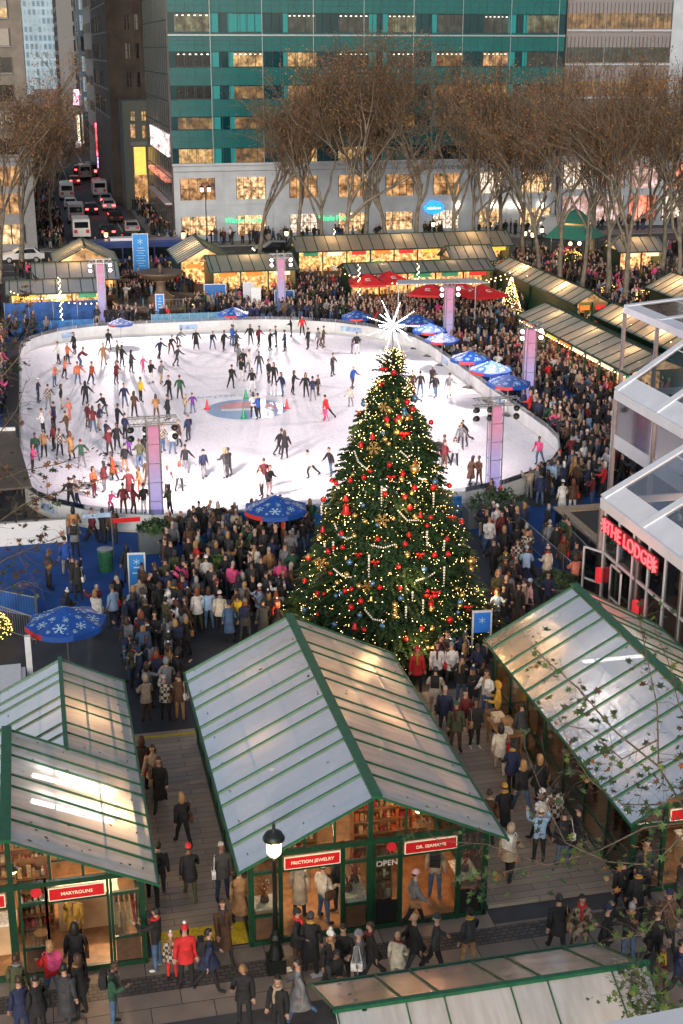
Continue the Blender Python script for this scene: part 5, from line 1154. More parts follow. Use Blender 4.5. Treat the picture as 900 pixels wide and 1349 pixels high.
NEARMAX = 330 - NP
rest_near = cand[NEARMAX:]; cand = cand[:NEARMAX]
for x, y, fac in cand:
    top = R.choice(DARK); pants = R.choice(PANT); hair = R.choice(['black', 'black+', 'brown', 'brown+', 'brown+', 'blonde+', 'auburn+', 'grey', 'black'])
    hat = R.choice([None, None, None, 'beanie', 'pompom', 'hood']); hatc = (top if hat == 'hood' else R.choice(['black', 'black', 'black', 'charcoal', 'white', 'grey', 'navy', 'maroon'])) if hat else None
    coat = R.choice([None, 0, 0, 1]); pose = R.choice(['stand', 'wait', 'weight', 'stroll', 'phone', 'stand', 'walk', 'photo']); bag = R.choice([None] * 5 + ['black', 'grey', 'navy'])
    near = min(MK2, key=lambda mk: math.dist(mk[0], (x, y)))[1]
    lab = mk_label(0, 'person', top, coat, pants, hair, hat, hatc, {'stand': 'standing', 'wait': 'waiting', 'weight': 'standing', 'stroll': 'strolling', 'phone': 'with a phone', 'walk': 'walking', 'photo': 'taking a photo'}[pose], near)
    rz = math.radians(fac) + R.gauss(0, .8) if pose != 'walk' else R.uniform(0, 6.28)
    person(x, y, rz, top, pants, lab, pose, hair, hat, hatc, coat, bag, R.uniform(.93, 1.05), .014, skin=R.random() < .18)

# --- the dense far crowd, one mass
FAR = [
 ([(28.9, 60.5), (31, 58), (36, 62), (41, 71), (39.5, 84), (38.5, 98), (38, 109), (40, 112), (30, 112), (25, 108.6), (28.9, 100)], 2.1),
 (pxpoly([(716, 628), (742, 585), (806, 560), (812, 640), (790, 660), (735, 655), (690, 662)]), 2.2), (pxpoly([(640, 560), (700, 545), (760, 590), (745, 610), (700, 565)]), 1.2),
 ([(24, 108.8), (41, 108), (41, 113.6), (27, 114)], 1.6), ([(14, 109), (27, 109), (27, 122), (15, 121), (12, 113)], 1.2), ([(4, 111.4), (14, 109.6), (14, 112), (5, 113)], 1.0),
 ([(3, 121.5), (14.5, 122), (14.5, 134), (7, 134), (3, 128)], 1.5), ([(23, 120.5), (40, 121), (40, 127), (23, 126.5)], .8), ([(14, 127), (25, 132), (25, 136), (14, 136)], .8),
 ([(41.5, 100), (60, 100), (66, 135), (46, 137), (43.5, 118)], .75), ([(-8, 113.4), (-3, 113.4), (-3, 136), (-8, 136)], .6), ([(-8, 62), (-2.6, 63), (-2.4, 106), (-8, 108)], 1.3), ([(-3, 107), (3, 109.2), (3, 111), (-3, 111)], .5),
 ([(-14, 136.5), (90, 136.5), (90, 139.2), (-14, 139.2)], .5), ([(14.5, 157.3), (66, 157.3), (66, 160.2), (14.5, 160.2)], .5), ([(14.6, 161), (16.4, 161), (16.4, 300), (14.6, 300)], .6), ([(1.2, 158), (4.0, 158), (4.0, 300), (1.2, 300)], .8),
 ([(4.4, 153), (14, 153), (14, 157), (4.4, 157)], .25), ([(46, 160), (90, 158), (90, 175), (64, 176)], .2), ([(24.5, 54), (27.5, 51), (36, 60), (33, 62)], .9),
]
pts = [(x, y) for x, y, f in rest_near]
from mathutils import noise as mnoise
RINKP = rounded(RX0 - .6, RY0 - .6, RX1 + .6, RY1 + .6, RR + .5)
for P, dens in FAR:
    xs = [p[0] for p in P]; ys = [p[1] for p in P]; A = abs(sum(P[i - 1][0] * P[i][1] - P[i][0] * P[i - 1][1] for i in range(len(P)))) / 2
    n = int(A * dens); k = 0; tries = 0
    while k < n and tries < n * 9:
        tries += 1; x = R.uniform(min(xs), max(xs)); y = R.uniform(min(ys), max(ys))
        if not inpoly(x, y, P) or not okpos(x, y, .36): continue
        if mnoise.noise(Vector((x * .33, y * .33, 2.5))) + R.gauss(0, .12) < -.14: continue
        if (x - 12) ** 2 + (y - 120) ** 2 < 10: continue
        if inpoly(x, y, RINKP): continue
        px, py = PX(x, y, 1)
        if inpoly(px, py, [(715, 512), (770, 500), (815, 515), (800, 548), (745, 540)]) and R.random() < .85: continue
        if px < -40 or px > 940: continue
        put(x, y); pts.append((x, y)); k += 1
print('crowd mass', len(pts), 'individual', NP)
def lowarr(pose):
    b, J = LOWT[pose]; b2 = MB(); b2.v = list(b.v); b2.f = list(b.f); b2.m = list(b.m); b2.mats = list(b.mats)
    hc = J['nk'] + J['hdir'] * .195; fn = _hl if pose in ('wait', 'walk', 'stroll') else _hs
    hb = shell('h', fn, 8, 5); b2.M = Matrix.Translation(hc); b2.add(hb.v, hb.f, HAIRC['black'])
    V = np.array(b2.v, dtype=np.float32); sizes = np.array([len(f) for f in b2.f]); idx = np.concatenate([np.array(f) for f in b2.f]); sl = [m.name for m in b2.mats]
    role = []
    for i in b2.m:
        nm = b2.mats[i].name; role.append({'cloth_black': 0, 'cloth_charcoal': 1, 'skin': 2, 'cloth_brown': 3, 'hair_black': 4}.get(nm, 2))
    return V, sizes, idx, np.array(role)
LA = {k: lowarr(k) for k in LOWT}
pal = list(CL.keys()); palm = [CL[k] for k in pal] + [SKIN, SKIN2] + [HAIRC[k] for k in HAIRC]; NS = len(pal); hk = list(HAIRC.keys())
Vs = []; Sz = []; Ix = []; Mi = []; off = 0
for x, y in pts:
    k = R.choice(list(LA)); V, sz, ix, role = LA[k]; a = R.uniform(0, 6.28) if y > 112 else math.atan2(84 - y, 13 - x) - PI / 2 + R.gauss(0, .9); s = R.uniform(.92, 1.06) * (1.0 if R.random() < .93 else .72)
    ca, sa = math.cos(a) * s, math.sin(a) * s; W = np.empty_like(V); W[:, 0] = V[:, 0] * ca - V[:, 1] * sa + x; W[:, 1] = V[:, 0] * sa + V[:, 1] * ca + y; W[:, 2] = V[:, 2] * s + (.11 if 136 < y < 139.5 else .012 if y < 136 else -.0 if y < 157 else .11)
    mp = np.array([pal.index(R.choice(DARK)), pal.index(R.choice(PANT)), NS + (R.random() < .2), pal.index('black'), NS + 2 + hk.index(R.choice(['black', 'black', 'black', 'brown', 'brown', 'blonde', 'grey']))])
    if R.random() < .22: mp[4] = pal.index(R.choice(['white', 'black', 'black', 'grey', 'charcoal', 'red', 'navy']))
    Vs.append(W); Sz.append(sz); Ix.append(ix + off); Mi.append(mp[role]); off += len(V)
V = np.concatenate(Vs); Sz = np.concatenate(Sz); Ix = np.concatenate(Ix).astype(np.int32); Mi = np.concatenate(Mi).astype(np.int32)
me = bpy.data.meshes.new('crowd'); me.vertices.add(len(V)); me.vertices.foreach_set('co', V.ravel()); me.loops.add(len(Ix)); me.loops.foreach_set('vertex_index', Ix)
me.polygons.add(len(Sz)); me.polygons.foreach_set('loop_start', np.concatenate([[0], np.cumsum(Sz)[:-1]]).astype(np.int32)); me.polygons.foreach_set('material_index', Mi); me.polygons.foreach_set('use_smooth', np.ones(len(Sz), dtype=bool))
for m_ in palm: me.materials.append(m_)
me.update(calc_edges=True); o = bpy.data.objects.new('crowd', me); col.objects.link(o); tag(o, 'dense crowd packed around the far and right sides of the rink', 'crowd', kind='stuff')
# ---------------------------------------------------------------- christmas tree
TX, TY = 12.45, 46.6; TH = 11.45
M_needle = mat('fir_needles', (.022, .055, .018), .65, noise=.55, nscale=3); M_bark = mat('bark', (.07, .045, .03), .9, noise=.4, bump=.5)
tree = thing('christmas_tree', 'huge decorated christmas tree covered in warm lights between rink and kiosks', 'christmas tree', (TX, TY, 0))
b = MB(); b.tube([(0, 0, 0), (0, 0, 4), (0, 0, TH - .3)], [.22, .16, .03], M_bark, 10); b.build('trunk', tree, True)
def tr(z):   # crown radius by height
    u = max(0, min(1, (z - .5) / (TH - .5))); return 4.0 * (1 - u) ** .84 + .10
rt = random.Random(11)
# one spray of needles as numpy template: side twigs in a drooping fan
def spray(seed):
    r = random.Random(seed); v = []; f = []
    def blade(p, d, L, w):
        up = Vector((r.gauss(0, .4), r.gauss(0, .4), 1)).normalized(); s = d.cross(up).normalized() * w; o = len(v)
        v.extend([tuple(p - s * .3), tuple(p + d * L * .45 - s), tuple(p + d * L), tuple(p + d * L * .45 + s), tuple(p + s * .3)]); f.append((o, o + 1, o + 2, o + 3, o + 4))
    for k in range(15):
        u = k / 14; p = Vector((u, 0, -.10 * u * u + .02)); L = .34 * (1 - u * .62)
        for sg in (-1, 1):
            d = Vector((.55 + r.uniform(-.1, .2), sg * 1.0, r.uniform(-.5, .1))).normalized(); blade(p, d, L * r.uniform(.7, 1.1), .05)
            q = p + d * L * .4; d2 = Vector((d.x + .7, d.y * .6, d.z - .1)).normalized(); blade(q, d2, L * .5, .04); blade(p, Vector((.8, sg * .4, r.uniform(.2, .7))).normalized(), L * .5, .035)
    blade(Vector((.9, 0, -.08)), Vector((1, 0, -.1)), .2, .04)
    return np.array(v, dtype=np.float32), np.array(f, dtype=np.int32)
SPR = [spray(i) for i in range(5)]
Vs = []; Fs = []; off = 0; tips = []
for lay in range(76):
    z = .55 + (TH - .9) * (lay / 75) ** .95; rad = tr(z); nb = max(7, int(7 + rad * 11.5))
    for k in range(nb):
        a = rt.uniform(0, 2 * PI); L = rad * rt.uniform(.80, 1.12) ; z_ = z + rt.uniform(-.12, .12); droop = rt.uniform(-.30, -.02) if z > 1.4 else rt.uniform(-.12, .05)
        if z > TH * .9: droop = rt.uniform(.1, .9)
        e1 = Vector((math.cos(a), math.sin(a), droop)).normalized(); e2 = Vector((-math.sin(a), math.cos(a), 0)); e3 = e1.cross(e2)
        segs = max(1, int(L / 1.0))
        for sgm in range(segs):      # overlapping sprays from the middle of the branch out to its tip
            u0 = (sgm + (.35 if segs == 1 else .55)) / (segs + .55) if segs > 1 else .15; Ls = (L - u0 * L) if sgm == segs - 1 else L / segs * 1.5
            if u0 < .3 and rad > 2: continue
            V, Fc = SPR[rt.randrange(5)]; sc_ = Ls; wd = min(1.25, .75 + .4 / max(.3, Ls)) * min(Ls, 1.4)
            M3 = np.array([list(e1 * sc_), list(e2 * wd), list(e3 * wd)], dtype=np.float32); o_ = e1 * (u0 * L); W = V @ M3 + np.array([o_.x, o_.y, o_.z + z_ - .12 * (u0 ** 2)], dtype=np.float32)
            Vs.append(W); Fs.append(Fc + off); off += len(V)
        tips.append((a, L, z_ + e1.z * L, z))
V = np.concatenate(Vs); Fc = np.concatenate(Fs)
me = bpy.data.meshes.new('crown'); me.vertices.add(len(V)); me.vertices.foreach_set('co', V.ravel()); me.loops.add(Fc.size); me.loops.foreach_set('vertex_index', Fc.ravel())
me.polygons.add(len(Fc)); me.polygons.foreach_set('loop_start', np.arange(0, Fc.size, 5, dtype=np.int32)); me.materials.append(M_needle); me.update(calc_edges=True)
o = bpy.data.objects.new('crown', me); col.objects.link(o); o.parent = tree
def surf(px, py, push=0.0):
    """point where the line of sight meets the crown"""
    d = ray(px, py); t0 = None
    for i in range(900):
        t = 38 + i * .02; p = CAM + d * t
        z = p[2]
        if 0 < z < TH and math.hypot(p[0] - TX, p[1] - TY) < tr(z) * .98 + push: return Vector((float(p[0]), float(p[1]), float(z)))
    return None
# fairy lights: thousands of small warm bulbs, one mass
M_fairy = [mat('fairy_bulb_%d' % i, (1, .8, .4), .5, emit=e, ec=c, noise=0, sample='NONE') for i, (c, e) in enumerate([((1, .60, .16), 8), ((1, .50, .10), 5), ((1, .78, .42), 12), ((.7, 1, .5), 3)])]
b = MB(); rr = random.Random(5)
for k in range(7800):
    a, L, zt, z = rt.choice(tips); u = rr.uniform(.62, 1.0); zz = z + (zt - z) * u + rr.uniform(-.05, .1); a += rr.gauss(0, .35 / max(.5, L))
    c = (TX + math.cos(a) * L * u, TY + math.sin(a) * L * u, zz); s = rr.choice([.010, .012, .013, .017])
    b.add([(c[0] + s, c[1], c[2]), (c[0] - s, c[1], c[2]), (c[0], c[1] + s, c[2]), (c[0], c[1] - s, c[2]), (c[0], c[1], c[2] + s), (c[0], c[1], c[2] - s)], [(0, 2, 4), (2, 1, 4), (1, 3, 4), (3, 0, 4), (2, 0, 5), (1, 2, 5), (3, 1, 5), (0, 3, 5)], rr.choice([M_fairy[0]] * 5 + [M_fairy[1]] * 3 + [M_fairy[2]] * 3 + [M_fairy[3]]))
o = b.build('fairy_lights'); tag(o, 'thousands of warm fairy lights strung through the big christmas tree', 'fairy lights', kind='stuff')
for z, r_, p in ((1.6, 2.7, 30), (3.8, 2.0, 26), (6.2, 1.4, 20), (8.6, .8, 10)):
    for k in range(3):
        a = -PI / 2 + (k - 1) * 1.5; point_light('fairy_glow', (TX + math.cos(a) * (tr(z) + .15), TY + math.sin(a) * (tr(z) + .15), z), p * 1.6, (1, .60, .25), .3)
# ornaments
GOLD = mat('gold_ornament', (.75, .48, .16), .22, .9, noise=0); REDO = mat('red_ornament', (.55, .01, .01), .22, .2, noise=0); BLUO = mat('blue_ornament', (.10, .22, .38), .2, .5, noise=0); PEARL = mat('pearl_garland', (.72, .66, .55), .3, emit=.1, ec=(.8, .7, .5), noise=0)
def where(px, py, band=None):
    lv = 'top' if py < 520 else 'upper part' if py < 600 else 'middle' if py < 690 else 'lower middle' if py < 760 else 'base'
    cx = 508 + (py - 470) * .03; sd = 'left edge' if px < cx - (py - 440) * .20 else 'left side' if px < cx - (py - 440) * .06 else 'centre' if px < cx + (py - 440) * .06 else 'right side' if px < cx + (py - 440) * .2 else 'right edge'
    return lv, sd
OC = {}
def olabel(desc, px, py):
    lv, sd = where(px, py); k = (desc, lv, sd); OC[k] = OC.get(k, 0) + 1
    return ('%s on the %s of the christmas tree at its %s' % (desc, sd, lv)) if OC[k] == 1 else ('%s %s on the %s of the tree at its %s' % (ordn(OC[k] - 1), desc, sd, lv))
GR = 'ornaments on the christmas tree'
def ball(px, py, r, m, desc):
    p = surf(px, py, .12)
    if p is None: return
    t = thing('bauble', olabel(desc, px, py), 'bauble', p, 0, GR); b = MB(); b.sph((0, 0, 0), r, m, 12); b.build('ball', t, True); b = MB(); b.tube([(0, 0, r * .95), (0, 0, r * 1.25)], r * .2, GOLD, 6); b.build('cap', t)
def bell(px, py, s, m, desc):
    p = surf(px, py, .15)
    if p is None: return
    t = thing('bell', olabel(desc, px, py), 'bell', p, 0, GR); b = MB(); b.lathe([(.50 * s, -.5 * s), (.46 * s, -.42 * s), (.30 * s, -.2 * s), (.26 * s, .2 * s), (.12 * s, .42 * s), (.02 * s, .45 * s)], m, n=12); b.build('bell_body', t, True); b = MB(); b.sph((0, 0, -.5 * s), .13 * s, GOLD, 6); b.build('clapper', t)
def bow(px, py, s, desc):
    p = surf(px, py, .15)
    if p is None: return
    t = thing('bow', olabel(desc, px, py), 'bow', p, -YAW, GR); b = MB()
    for sg in (-1, 1): b.sph((sg * s * .55, 0, s * .12), s * .5, REDO, 8, (1, .5, .6))
    b.build('loops', t, True); b = MB(); b.sph((0, 0, 0), s * .25, REDO, 6); b.build('knot', t, True); b = MB()
    for sg in (-1, 1): b.bar((0, 0, 0), (sg * s * .35, -.02, -s * .8), s * .2, .02, REDO)
    b.build('tails', t)
def snow(px, py, s, desc):
    p = surf(px, py, .2)
    if p is None: return
    t = thing('snowflake_ornament', olabel(desc, px, py), 'snowflake', p, -YAW, GR); b = MB()
    for k in range(6):
        a = k * PI / 3; d = Vector((math.cos(a), 0, math.sin(a))); n_ = Vector((-math.sin(a), 0, math.cos(a))); b.bar((0, 0, 0), tuple(d * s), .03, .03, GOLD)
        for u in (.45, .75):
            for sg in (-1, 1): b.bar(tuple(d * s * u), tuple(d * s * (u + .2) + n_ * sg * s * .22), .025, .025, GOLD)
    b.sph((0, 0, 0), s * .2, GOLD, 8); b.build('star', t)
def garland(pl, desc):
    P = [surf(px, py, .16) for px, py in pl]; P = [p for p in P if p is not None]
    if len(P) < 2: return
    b = MB(); c = P[0]
    L = []
    for i in range(len(P) - 1):
        n = max(2, int((P[i + 1] - P[i]).length / .075))
        for k in range(n): L.append(P[i].lerp(P[i + 1], k / n))
    t = thing('bead_garland', olabel(desc, pl[0][0], pl[0][1]), 'garland', c, 0, 'bead garlands on the christmas tree')
    for q in L: b.sph(tuple(q - c - Vector((0, 0, .0))), .036, PEARL, 6)
    b.build('beads', t, True)
def drop(px, py, n, desc):
    p = surf(px, py, .18)
    if p is None: return
    t = thing('bead_drop', olabel(desc, px, py), 'ornament', p, 0, GR); b = MB()
    for k in range(n): b.sph((0, 0, -k * .10), .05 * (1 - k / n * .5), PEARL, 6)
    b.build('beads', t, True)
K = lambda u, v: (380 + u / 2.872, 410 + v / 2.872)
for u, v, s in ((360, 220, .26), (350, 275, .24), (438, 465, .34), (388, 628, .28), (265, 920, .25), (500, 920, .27), (540, 1080, .42), (560, 1065, .3), (328, 950, .28), (680, 1120, .3), (265, 380, .2), (620, 780, .26)): bow(*K(u, v), s * .62, 'red bow')
for u, v in ((400, 232), (540, 420), (285, 628), (383, 580), (440, 700), (600, 862), (605, 918), (132, 712), (82, 810), (110, 1068), (240, 1052), (215, 1058), (443, 1240), (285, 1205), (442, 880), (150, 908), (62, 1020), (655, 795), (415, 965), (337, 862), (205, 893), (345, 1045), (470, 370), (235, 640), (165, 640), (540, 1110), (275, 510), (410, 410), (610, 660), (75, 935), (180, 650)): ball(*K(u, v), .10, REDO, 'red bauble')
for u, v, r_ in ((477, 597, .20), (428, 635, .12), (418, 415, .12), (403, 1110, .13), (403, 1130, .11), (403, 1150, .13), (690, 945, .15), (268, 1040, .12), (450, 920, .12), (542, 1125, .12), (620, 610, .1), (365, 485, .1), (120, 855, .14), (250, 850, .1), (185, 1028, .1), (290, 795, .1), (545, 1200, .1), (690, 975, .12)): ball(*K(u, v), r_, GOLD, 'gold bauble')
for u, v in ((290, 232), (285, 350), (440, 385), (555, 645), (232, 950), (175, 1185), (318, 1030), (270, 1150), (425, 1085), (625, 1245), (515, 975), (355, 1190), (60, 1130), (650, 1100), (480, 330)): ball(*K(u, v), .11, BLUO, 'small blue bauble')
for u, v, s, m_, d in ((318, 470, .34, REDO, 'red bell'), (252, 1188, .36, REDO, 'red bell'), (383, 985, .25, GOLD, 'gold bell'), (218, 930, .2, GOLD, 'gold bell'), (313, 1085, .25, GOLD, 'gold bell'), (500, 768, .28, REDO, 'red bell'), (100, 705, .22, GOLD, 'gold bell'), (130, 822, .3, REDO, 'red bell')): bell(*K(u, v), s * .75, m_, d)
for u, v, s in ((323, 518, .30), (355, 790, .30), (127, 955, .3), (298, 1040, .22), (360, 362, .22), (695, 940, .2)): snow(*K(u, v), s * .85, 'gold snowflake')
for u, v in ((218, 745), (218, 705)): bell(*K(u, v), .4 if v > 720 else .24, REDO, 'red tiered bell')
garland([K(250, 530), K(265, 570), K(300, 600)], 'white bead garland'); garland([K(425, 530), K(450, 552), K(475, 540)], 'white bead garland'); garland([K(175, 805), K(190, 845), K(220, 862), K(255, 850)], 'white bead garland')
garland([K(315, 885), K(360, 895), K(410, 880)], 'white bead garland'); garland([K(172, 975), K(205, 1002), K(245, 1008)], 'white bead garland'); garland([K(485, 1020), K(530, 1005), K(560, 985)], 'white bead garland'); garland([K(415, 755), K(450, 792), K(500, 790)], 'white bead garland'); garland([K(290, 1130), K(320, 1165), K(370, 1175)], 'white bead garland'); garland([K(565, 1250), K(600, 1240), K(640, 1200)], 'white bead garland')
for u, v, n in ((353, 665, 8), (550, 690, 6), (293, 350, 7), (305, 925, 9), (525, 835, 6), (590, 970, 8), (590, 870, 4), (125, 740, 4), (137, 880, 4), (170, 875, 5), (510, 1095, 6), (445, 1120, 5), (470, 1065, 4), (240, 345, 3)): drop(*K(u, v), n, 'string of pale beads')
rr = random.Random(77)
for k in range(60):
    py = rr.uniform(520, 860); hw = (py - 440) * .30; px = 512 + rr.uniform(-hw, hw)
    r_ = rr.random()
    if r_ < .5: ball(px, py, rr.uniform(.07, .12), REDO, 'small red bauble')
    elif r_ < .8: ball(px, py, rr.uniform(.07, .11), GOLD, 'small gold bauble')
    else: ball(px, py, .08, BLUO, 'tiny blue bauble')
# star burst of led rods
M_led = mat('led_rod', (1, 1, 1), .5, emit=7, ec=(.95, .97, 1), noise=0)
t = thing('tree_star', 'white spiky star of led rods on top of the christmas tree', 'star', (TX + .02, TY, 12.15))
rr = random.Random(2); nst = 26
for k in range(nst):
    z = 1 - 2 * (k + .5) / nst; a = k * 2.39996; q = math.sqrt(1 - z * z); d = Vector((q * math.cos(a), q * math.sin(a), z)); L = .9 if k % 2 else .66
    b = MB(); b.tube([tuple(d * .06), tuple(d * L)], [.010, .006], M_steel, 5)
    n = int(L / .075)
    for j in range(n): b.sph(tuple(d * (.12 + j * .075)), .017, M_led, 6)
    b.build('ray', t)
b = MB(); b.sph((0, 0, 0), .06, M_led, 8); b.tube([(0, 0, -.06), (0, 0, -1.2)], .03, M_steel, 6); b.build('hub', t)
point_light('star_glow', (TX, TY, 12.3), 25, (.95, .97, 1), .5)
# small lit tree on the bar terrace
x, y = G(672, 420); t = thing('lit_conifer', 'small conifer wrapped in warm lights beside the long kiosk', 'conifer', (x, y, 0))
Vs = []; Fs = []; off = 0
for k in range(150):
    z = .4 + 3.0 * (k / 150); rad = 1.05 * (1 - k / 158); a = k * 2.4; e1 = Vector((math.cos(a), math.sin(a), -.25)).normalized(); e2 = Vector((-math.sin(a), math.cos(a), 0)); e3 = e1.cross(e2)
    V, Fc = SPR[k % 5]; W = V @ np.array([list(e1 * rad), list(e2 * .7), list(e3 * .7)], dtype=np.float32) + np.array([0, 0, z], dtype=np.float32); Vs.append(W); Fs.append(Fc + off); off += len(V)
b = MB(); b.add([tuple(map(float, p)) for p in np.concatenate(Vs)], [tuple(map(int, f)) for f in np.concatenate(Fs)], M_needle); b.build('crown', t)
b = MB(); b.tube([(0, 0, 0), (0, 0, 3.2)], [.08, .02], M_bark, 6); b.build('trunk', t)
b = MB()
for k in range(420):
    z = rr.uniform(.3, 3.5); rad = 1.05 * (1 - (z - .3) / 3.4); a = rr.uniform(0, 6.28); b.sph((rad * math.cos(a), rad * math.sin(a), z), .026, M_fairy[rr.randrange(3)], 4)
o = b.build('light_string', t); tag(o, kind='stuff')
# ---------------------------------------------------------------- buildings
TEAL = mat('teal_spandrel_glass', (.002, .098, .102), .22, noise=.12, nscale=.4); TEALD = mat('teal_vision_glass', (.002, .035, .045), .10, noise=.4, nscale=.25); TEALB = mat('bright_teal_panel', (.005, .21, .22), .25, noise=.1)
MULL = mat('teal_mullion', (.01, .045, .05), .4); SILV = mat('silver_band', (.35, .38, .40), .35, .6); STONE = mat('pale_stone_cladding', (.36, .40, .45), .5, noise=.14, nscale=.6, bump=.1)
def winmat(name, c, e, seed, sc_=6):
    """a lit room seen through glass: ceiling brighter than floor, dark furniture shapes, curtains"""
    m, nt, b = nodes(name); tc = nt.nodes.new('ShaderNodeTexCoord'); mp = nt.nodes.new('ShaderNodeMapping'); oi = nt.nodes.new('ShaderNodeObjectInfo')
    ad = nt.nodes.new('ShaderNodeVectorMath'); ad.operation = 'ADD'; nt.links.new(tc.outputs['Object'], ad.inputs[0]); nt.links.new(oi.outputs['Location'], ad.inputs[1])
    mp.inputs['Location'].default_value = (seed * 3.1, 0, seed); mp.inputs['Scale'].default_value = (1.0, .2, .9); nt.links.new(ad.outputs[0], mp.inputs[0])
    n2 = nt.nodes.new('ShaderNodeTexNoise'); n2.inputs['Scale'].default_value = sc_ / 5; n2.inputs['Detail'].default_value = 4; n2.inputs['Roughness'].default_value = .7; nt.links.new(mp.outputs[0], n2.inputs[0])
    cr = ramp(nt, n2.outputs['Fac'], [(.36, tuple(x * .06 for x in c)), (.50, tuple(x * k for x, k in zip(c, (.45, .38, .3)))), (.66, c)])
    nt.links.new(cr, b.inputs['Emission Color']); b.inputs['Emission Strength'].default_value = e; b.inputs['Base Color'].default_value = (.03, .03, .03, 1); b.inputs['Roughness'].default_value = .12
    m.cycles.emission_sampling = 'NONE'; return m
WW = [winmat('lit_office_%d' % i, c, e, i) for i, (c, e) in enumerate([((1, .64, .26), .8), ((1, .56, .2), .3), ((.7, .7, .4), .22), ((.22, .3, .25), .14), ((1, .55, .24), .75)])]
WD = mat('dark_office_glass', (.012, .014, .016), .12, noise=.3); CEILL = mat('office_ceiling_light', (1, 1, .9), .5, emit=3, ec=(.9, 1, .75), noise=0, sample='NONE')
WSHOP = winmat('lit_shop_window', (1, .66, .36), 1.4, 9, 10); WSHOP2 = winmat('lit_shop_window_white', (1, .86, .74), 1.4, 12, 14)
FY = 161.0
teal = thing('office_tower', 'wide teal glass office block with pale stone base behind the bare trees', 'office building', (16.7, FY, 0))
def tz(y): return 26.6 - .0809 * y
b = MB(); b.box((0, 0, 8.9), (47.0, 30, 70), TEALD); b.build('glass_wall', teal)
b = MB(); b.box((.05, -.05, 0), (46.9, 29, 8.88), STONE); b.build('stone_base', teal)
rows = [(15, 41), (66, 87), (111, 130), (153, 171), (196, 218)]
allrows = [(tz(b_), tz(a_)) for a_, b_ in rows]; z = allrows[0][1]
for k in range(8): z0 = z + 2.2 + 0; allrows.append((z0, z0 + 2.1)); z = z0 + 2.1
zs = sorted(allrows)
b = MB()   # spandrel bands between window rows
prev = 8.95
for z0, z1 in zs + [(60, 61)]:
    b.box((-.03, -.12, prev), (47.03, 0, z0), TEAL)
    prev = z1
b.build('spandrels', teal)
b = MB()
for k in range(48): x = k * .98; b.box((x - .02, -.15, 8.95), (x + .02, -.11, 60), MULL)
for z0, z1 in zs:
    for z in (z0 - .05, z1 + .02, z0 - .85, z1 + .75): b.box((0, -.155, z), (47, -.115, z + .04), MULL)
for k in range(9): x = .55 + 3.05 + k * 5.93 - .0; b.box((x - .03 + 1.1, -.17, 8.95), (x + .03 + 1.1, -.12, 60), SILV)
b.build('mullions', teal)
b = MB(); b.box((-.06, -.3, 22.95), (47.06, -.1, 23.1), SILV); b.box((-.1, -.35, 8.8), (47.1, 0, 9.05), STONE); b.build('cornice', teal)
rr = random.Random(4); WX = [(.75, 4.0), (7.3, 3.4), (13.6, 3.3), (19.5, 3.6), (25.3, 3.4), (31.2, 3.3), (37.0, 3.0), (42.4, 3.9)]
kinds = {(4, 0): 2, (4, 1): 'b', (4, 2): 3, (4, 3): 3, (4, 4): 2, (4, 5): 3, (4, 6): 3, (4, 7): 2, (3, 0): 'd', (3, 1): 0, (3, 2): 0, (3, 3): 'd', (3, 6): 4, (3, 7): 3, (2, 0): 'd', (2, 1): 1, (1, 0): 1, (1, 1): 1, (0, 2): 0, (0, 3): 0}
for ri, (z0, z1) in enumerate(zs[:6]):
    for ci, (x, w_) in enumerate(WX):
        kk = kinds.get((ri, ci), rr.choice(['d', 'd', 'd', 0, 1, 2, 3, 3])); m_ = TEALB if kk == 'b' else WD if kk == 'd' else WW[kk]
        b = MB(); b.box((0, -.06, .12), (w_, -.02, z1 - z0 - .1), m_); b.box((0, -.10, .04), (w_, -.02, .12), MULL)
        for q in range(1, 4): b.box((w_ * q / 4 - .025, -.1, .1), (w_ * q / 4 + .025, -.03, z1 - z0 - .1), MULL)
        if m_ not in (TEALB,) and ri >= 3 and rr.random() < .6:
            for q in range(6): b.box((w_ * (q + .3) / 6, -.07, z1 - z0 - .32), (w_ * (q + .62) / 6, -.061, z1 - z0 - .24), CEILL)
        o = b.build('window', teal, False, (x, 0, z0))
        b = MB(); b.box((-.55 if ci % 3 else w_, -.07, .05), (0 if ci % 3 else w_ + .9, -.02, z1 - z0 - .05), TEALB); b.build('side_panel', o)
for ri, (z0, z1) in enumerate([(4.9, 7.4), (.9, 3.0)]):
    for ci, (x, w_) in enumerate(WX):
        m_ = WSHOP if (ri + ci) % 3 else WSHOP2
        if ri == 0 and ci in (0, 2, 3, 4, 5): m_ = WW[4]
        b = MB(); b.box((0, -.09, 0), (w_, -.055, z1 - z0), m_)
        for q in range(5): b.box((w_ * q / 4 - .03, -.13, 0), (w_ * q / 4 + .03, -.06, z1 - z0), M_black)
        b.box((0, -.13, (z1 - z0) * .5), (w_, -.06, (z1 - z0) * .5 + .05), M_black); b.build('shop_window', teal, False, (x, 0, z0))
b = MB()
for z in (4.25, 7.75, 2.15): b.box((0, -.07, z), (47, -.055, z + .05), M_steel)
for k in range(17): b.box((k * 2.9, -.07, 0), (k * 2.9 + .04, -.055, 8.8), M_steel)
b.build('stone_joints', teal)
M_frz = mat('frieze_letters', (.10, .09, .09), .5); M_sf = mat('lit_cloud_blue', (.02, .35, .75), .4, emit=.8, ec=(.04, .32, .8), noise=0); M_gsign = mat('green_neon', (.02, .6, .2), .4, emit=1.6, ec=(.02, .8, .25), noise=0); M_wneon = mat('white_neon', (1, 1, 1), .4, emit=2.5, ec=(1, 1, 1), noise=0)
text_mesh('lettering', 'salesforce tower', 1.0, M_frz, (33.2, -.1, 8.2), (PI / 2, 0, 0), teal, extrude=.02)
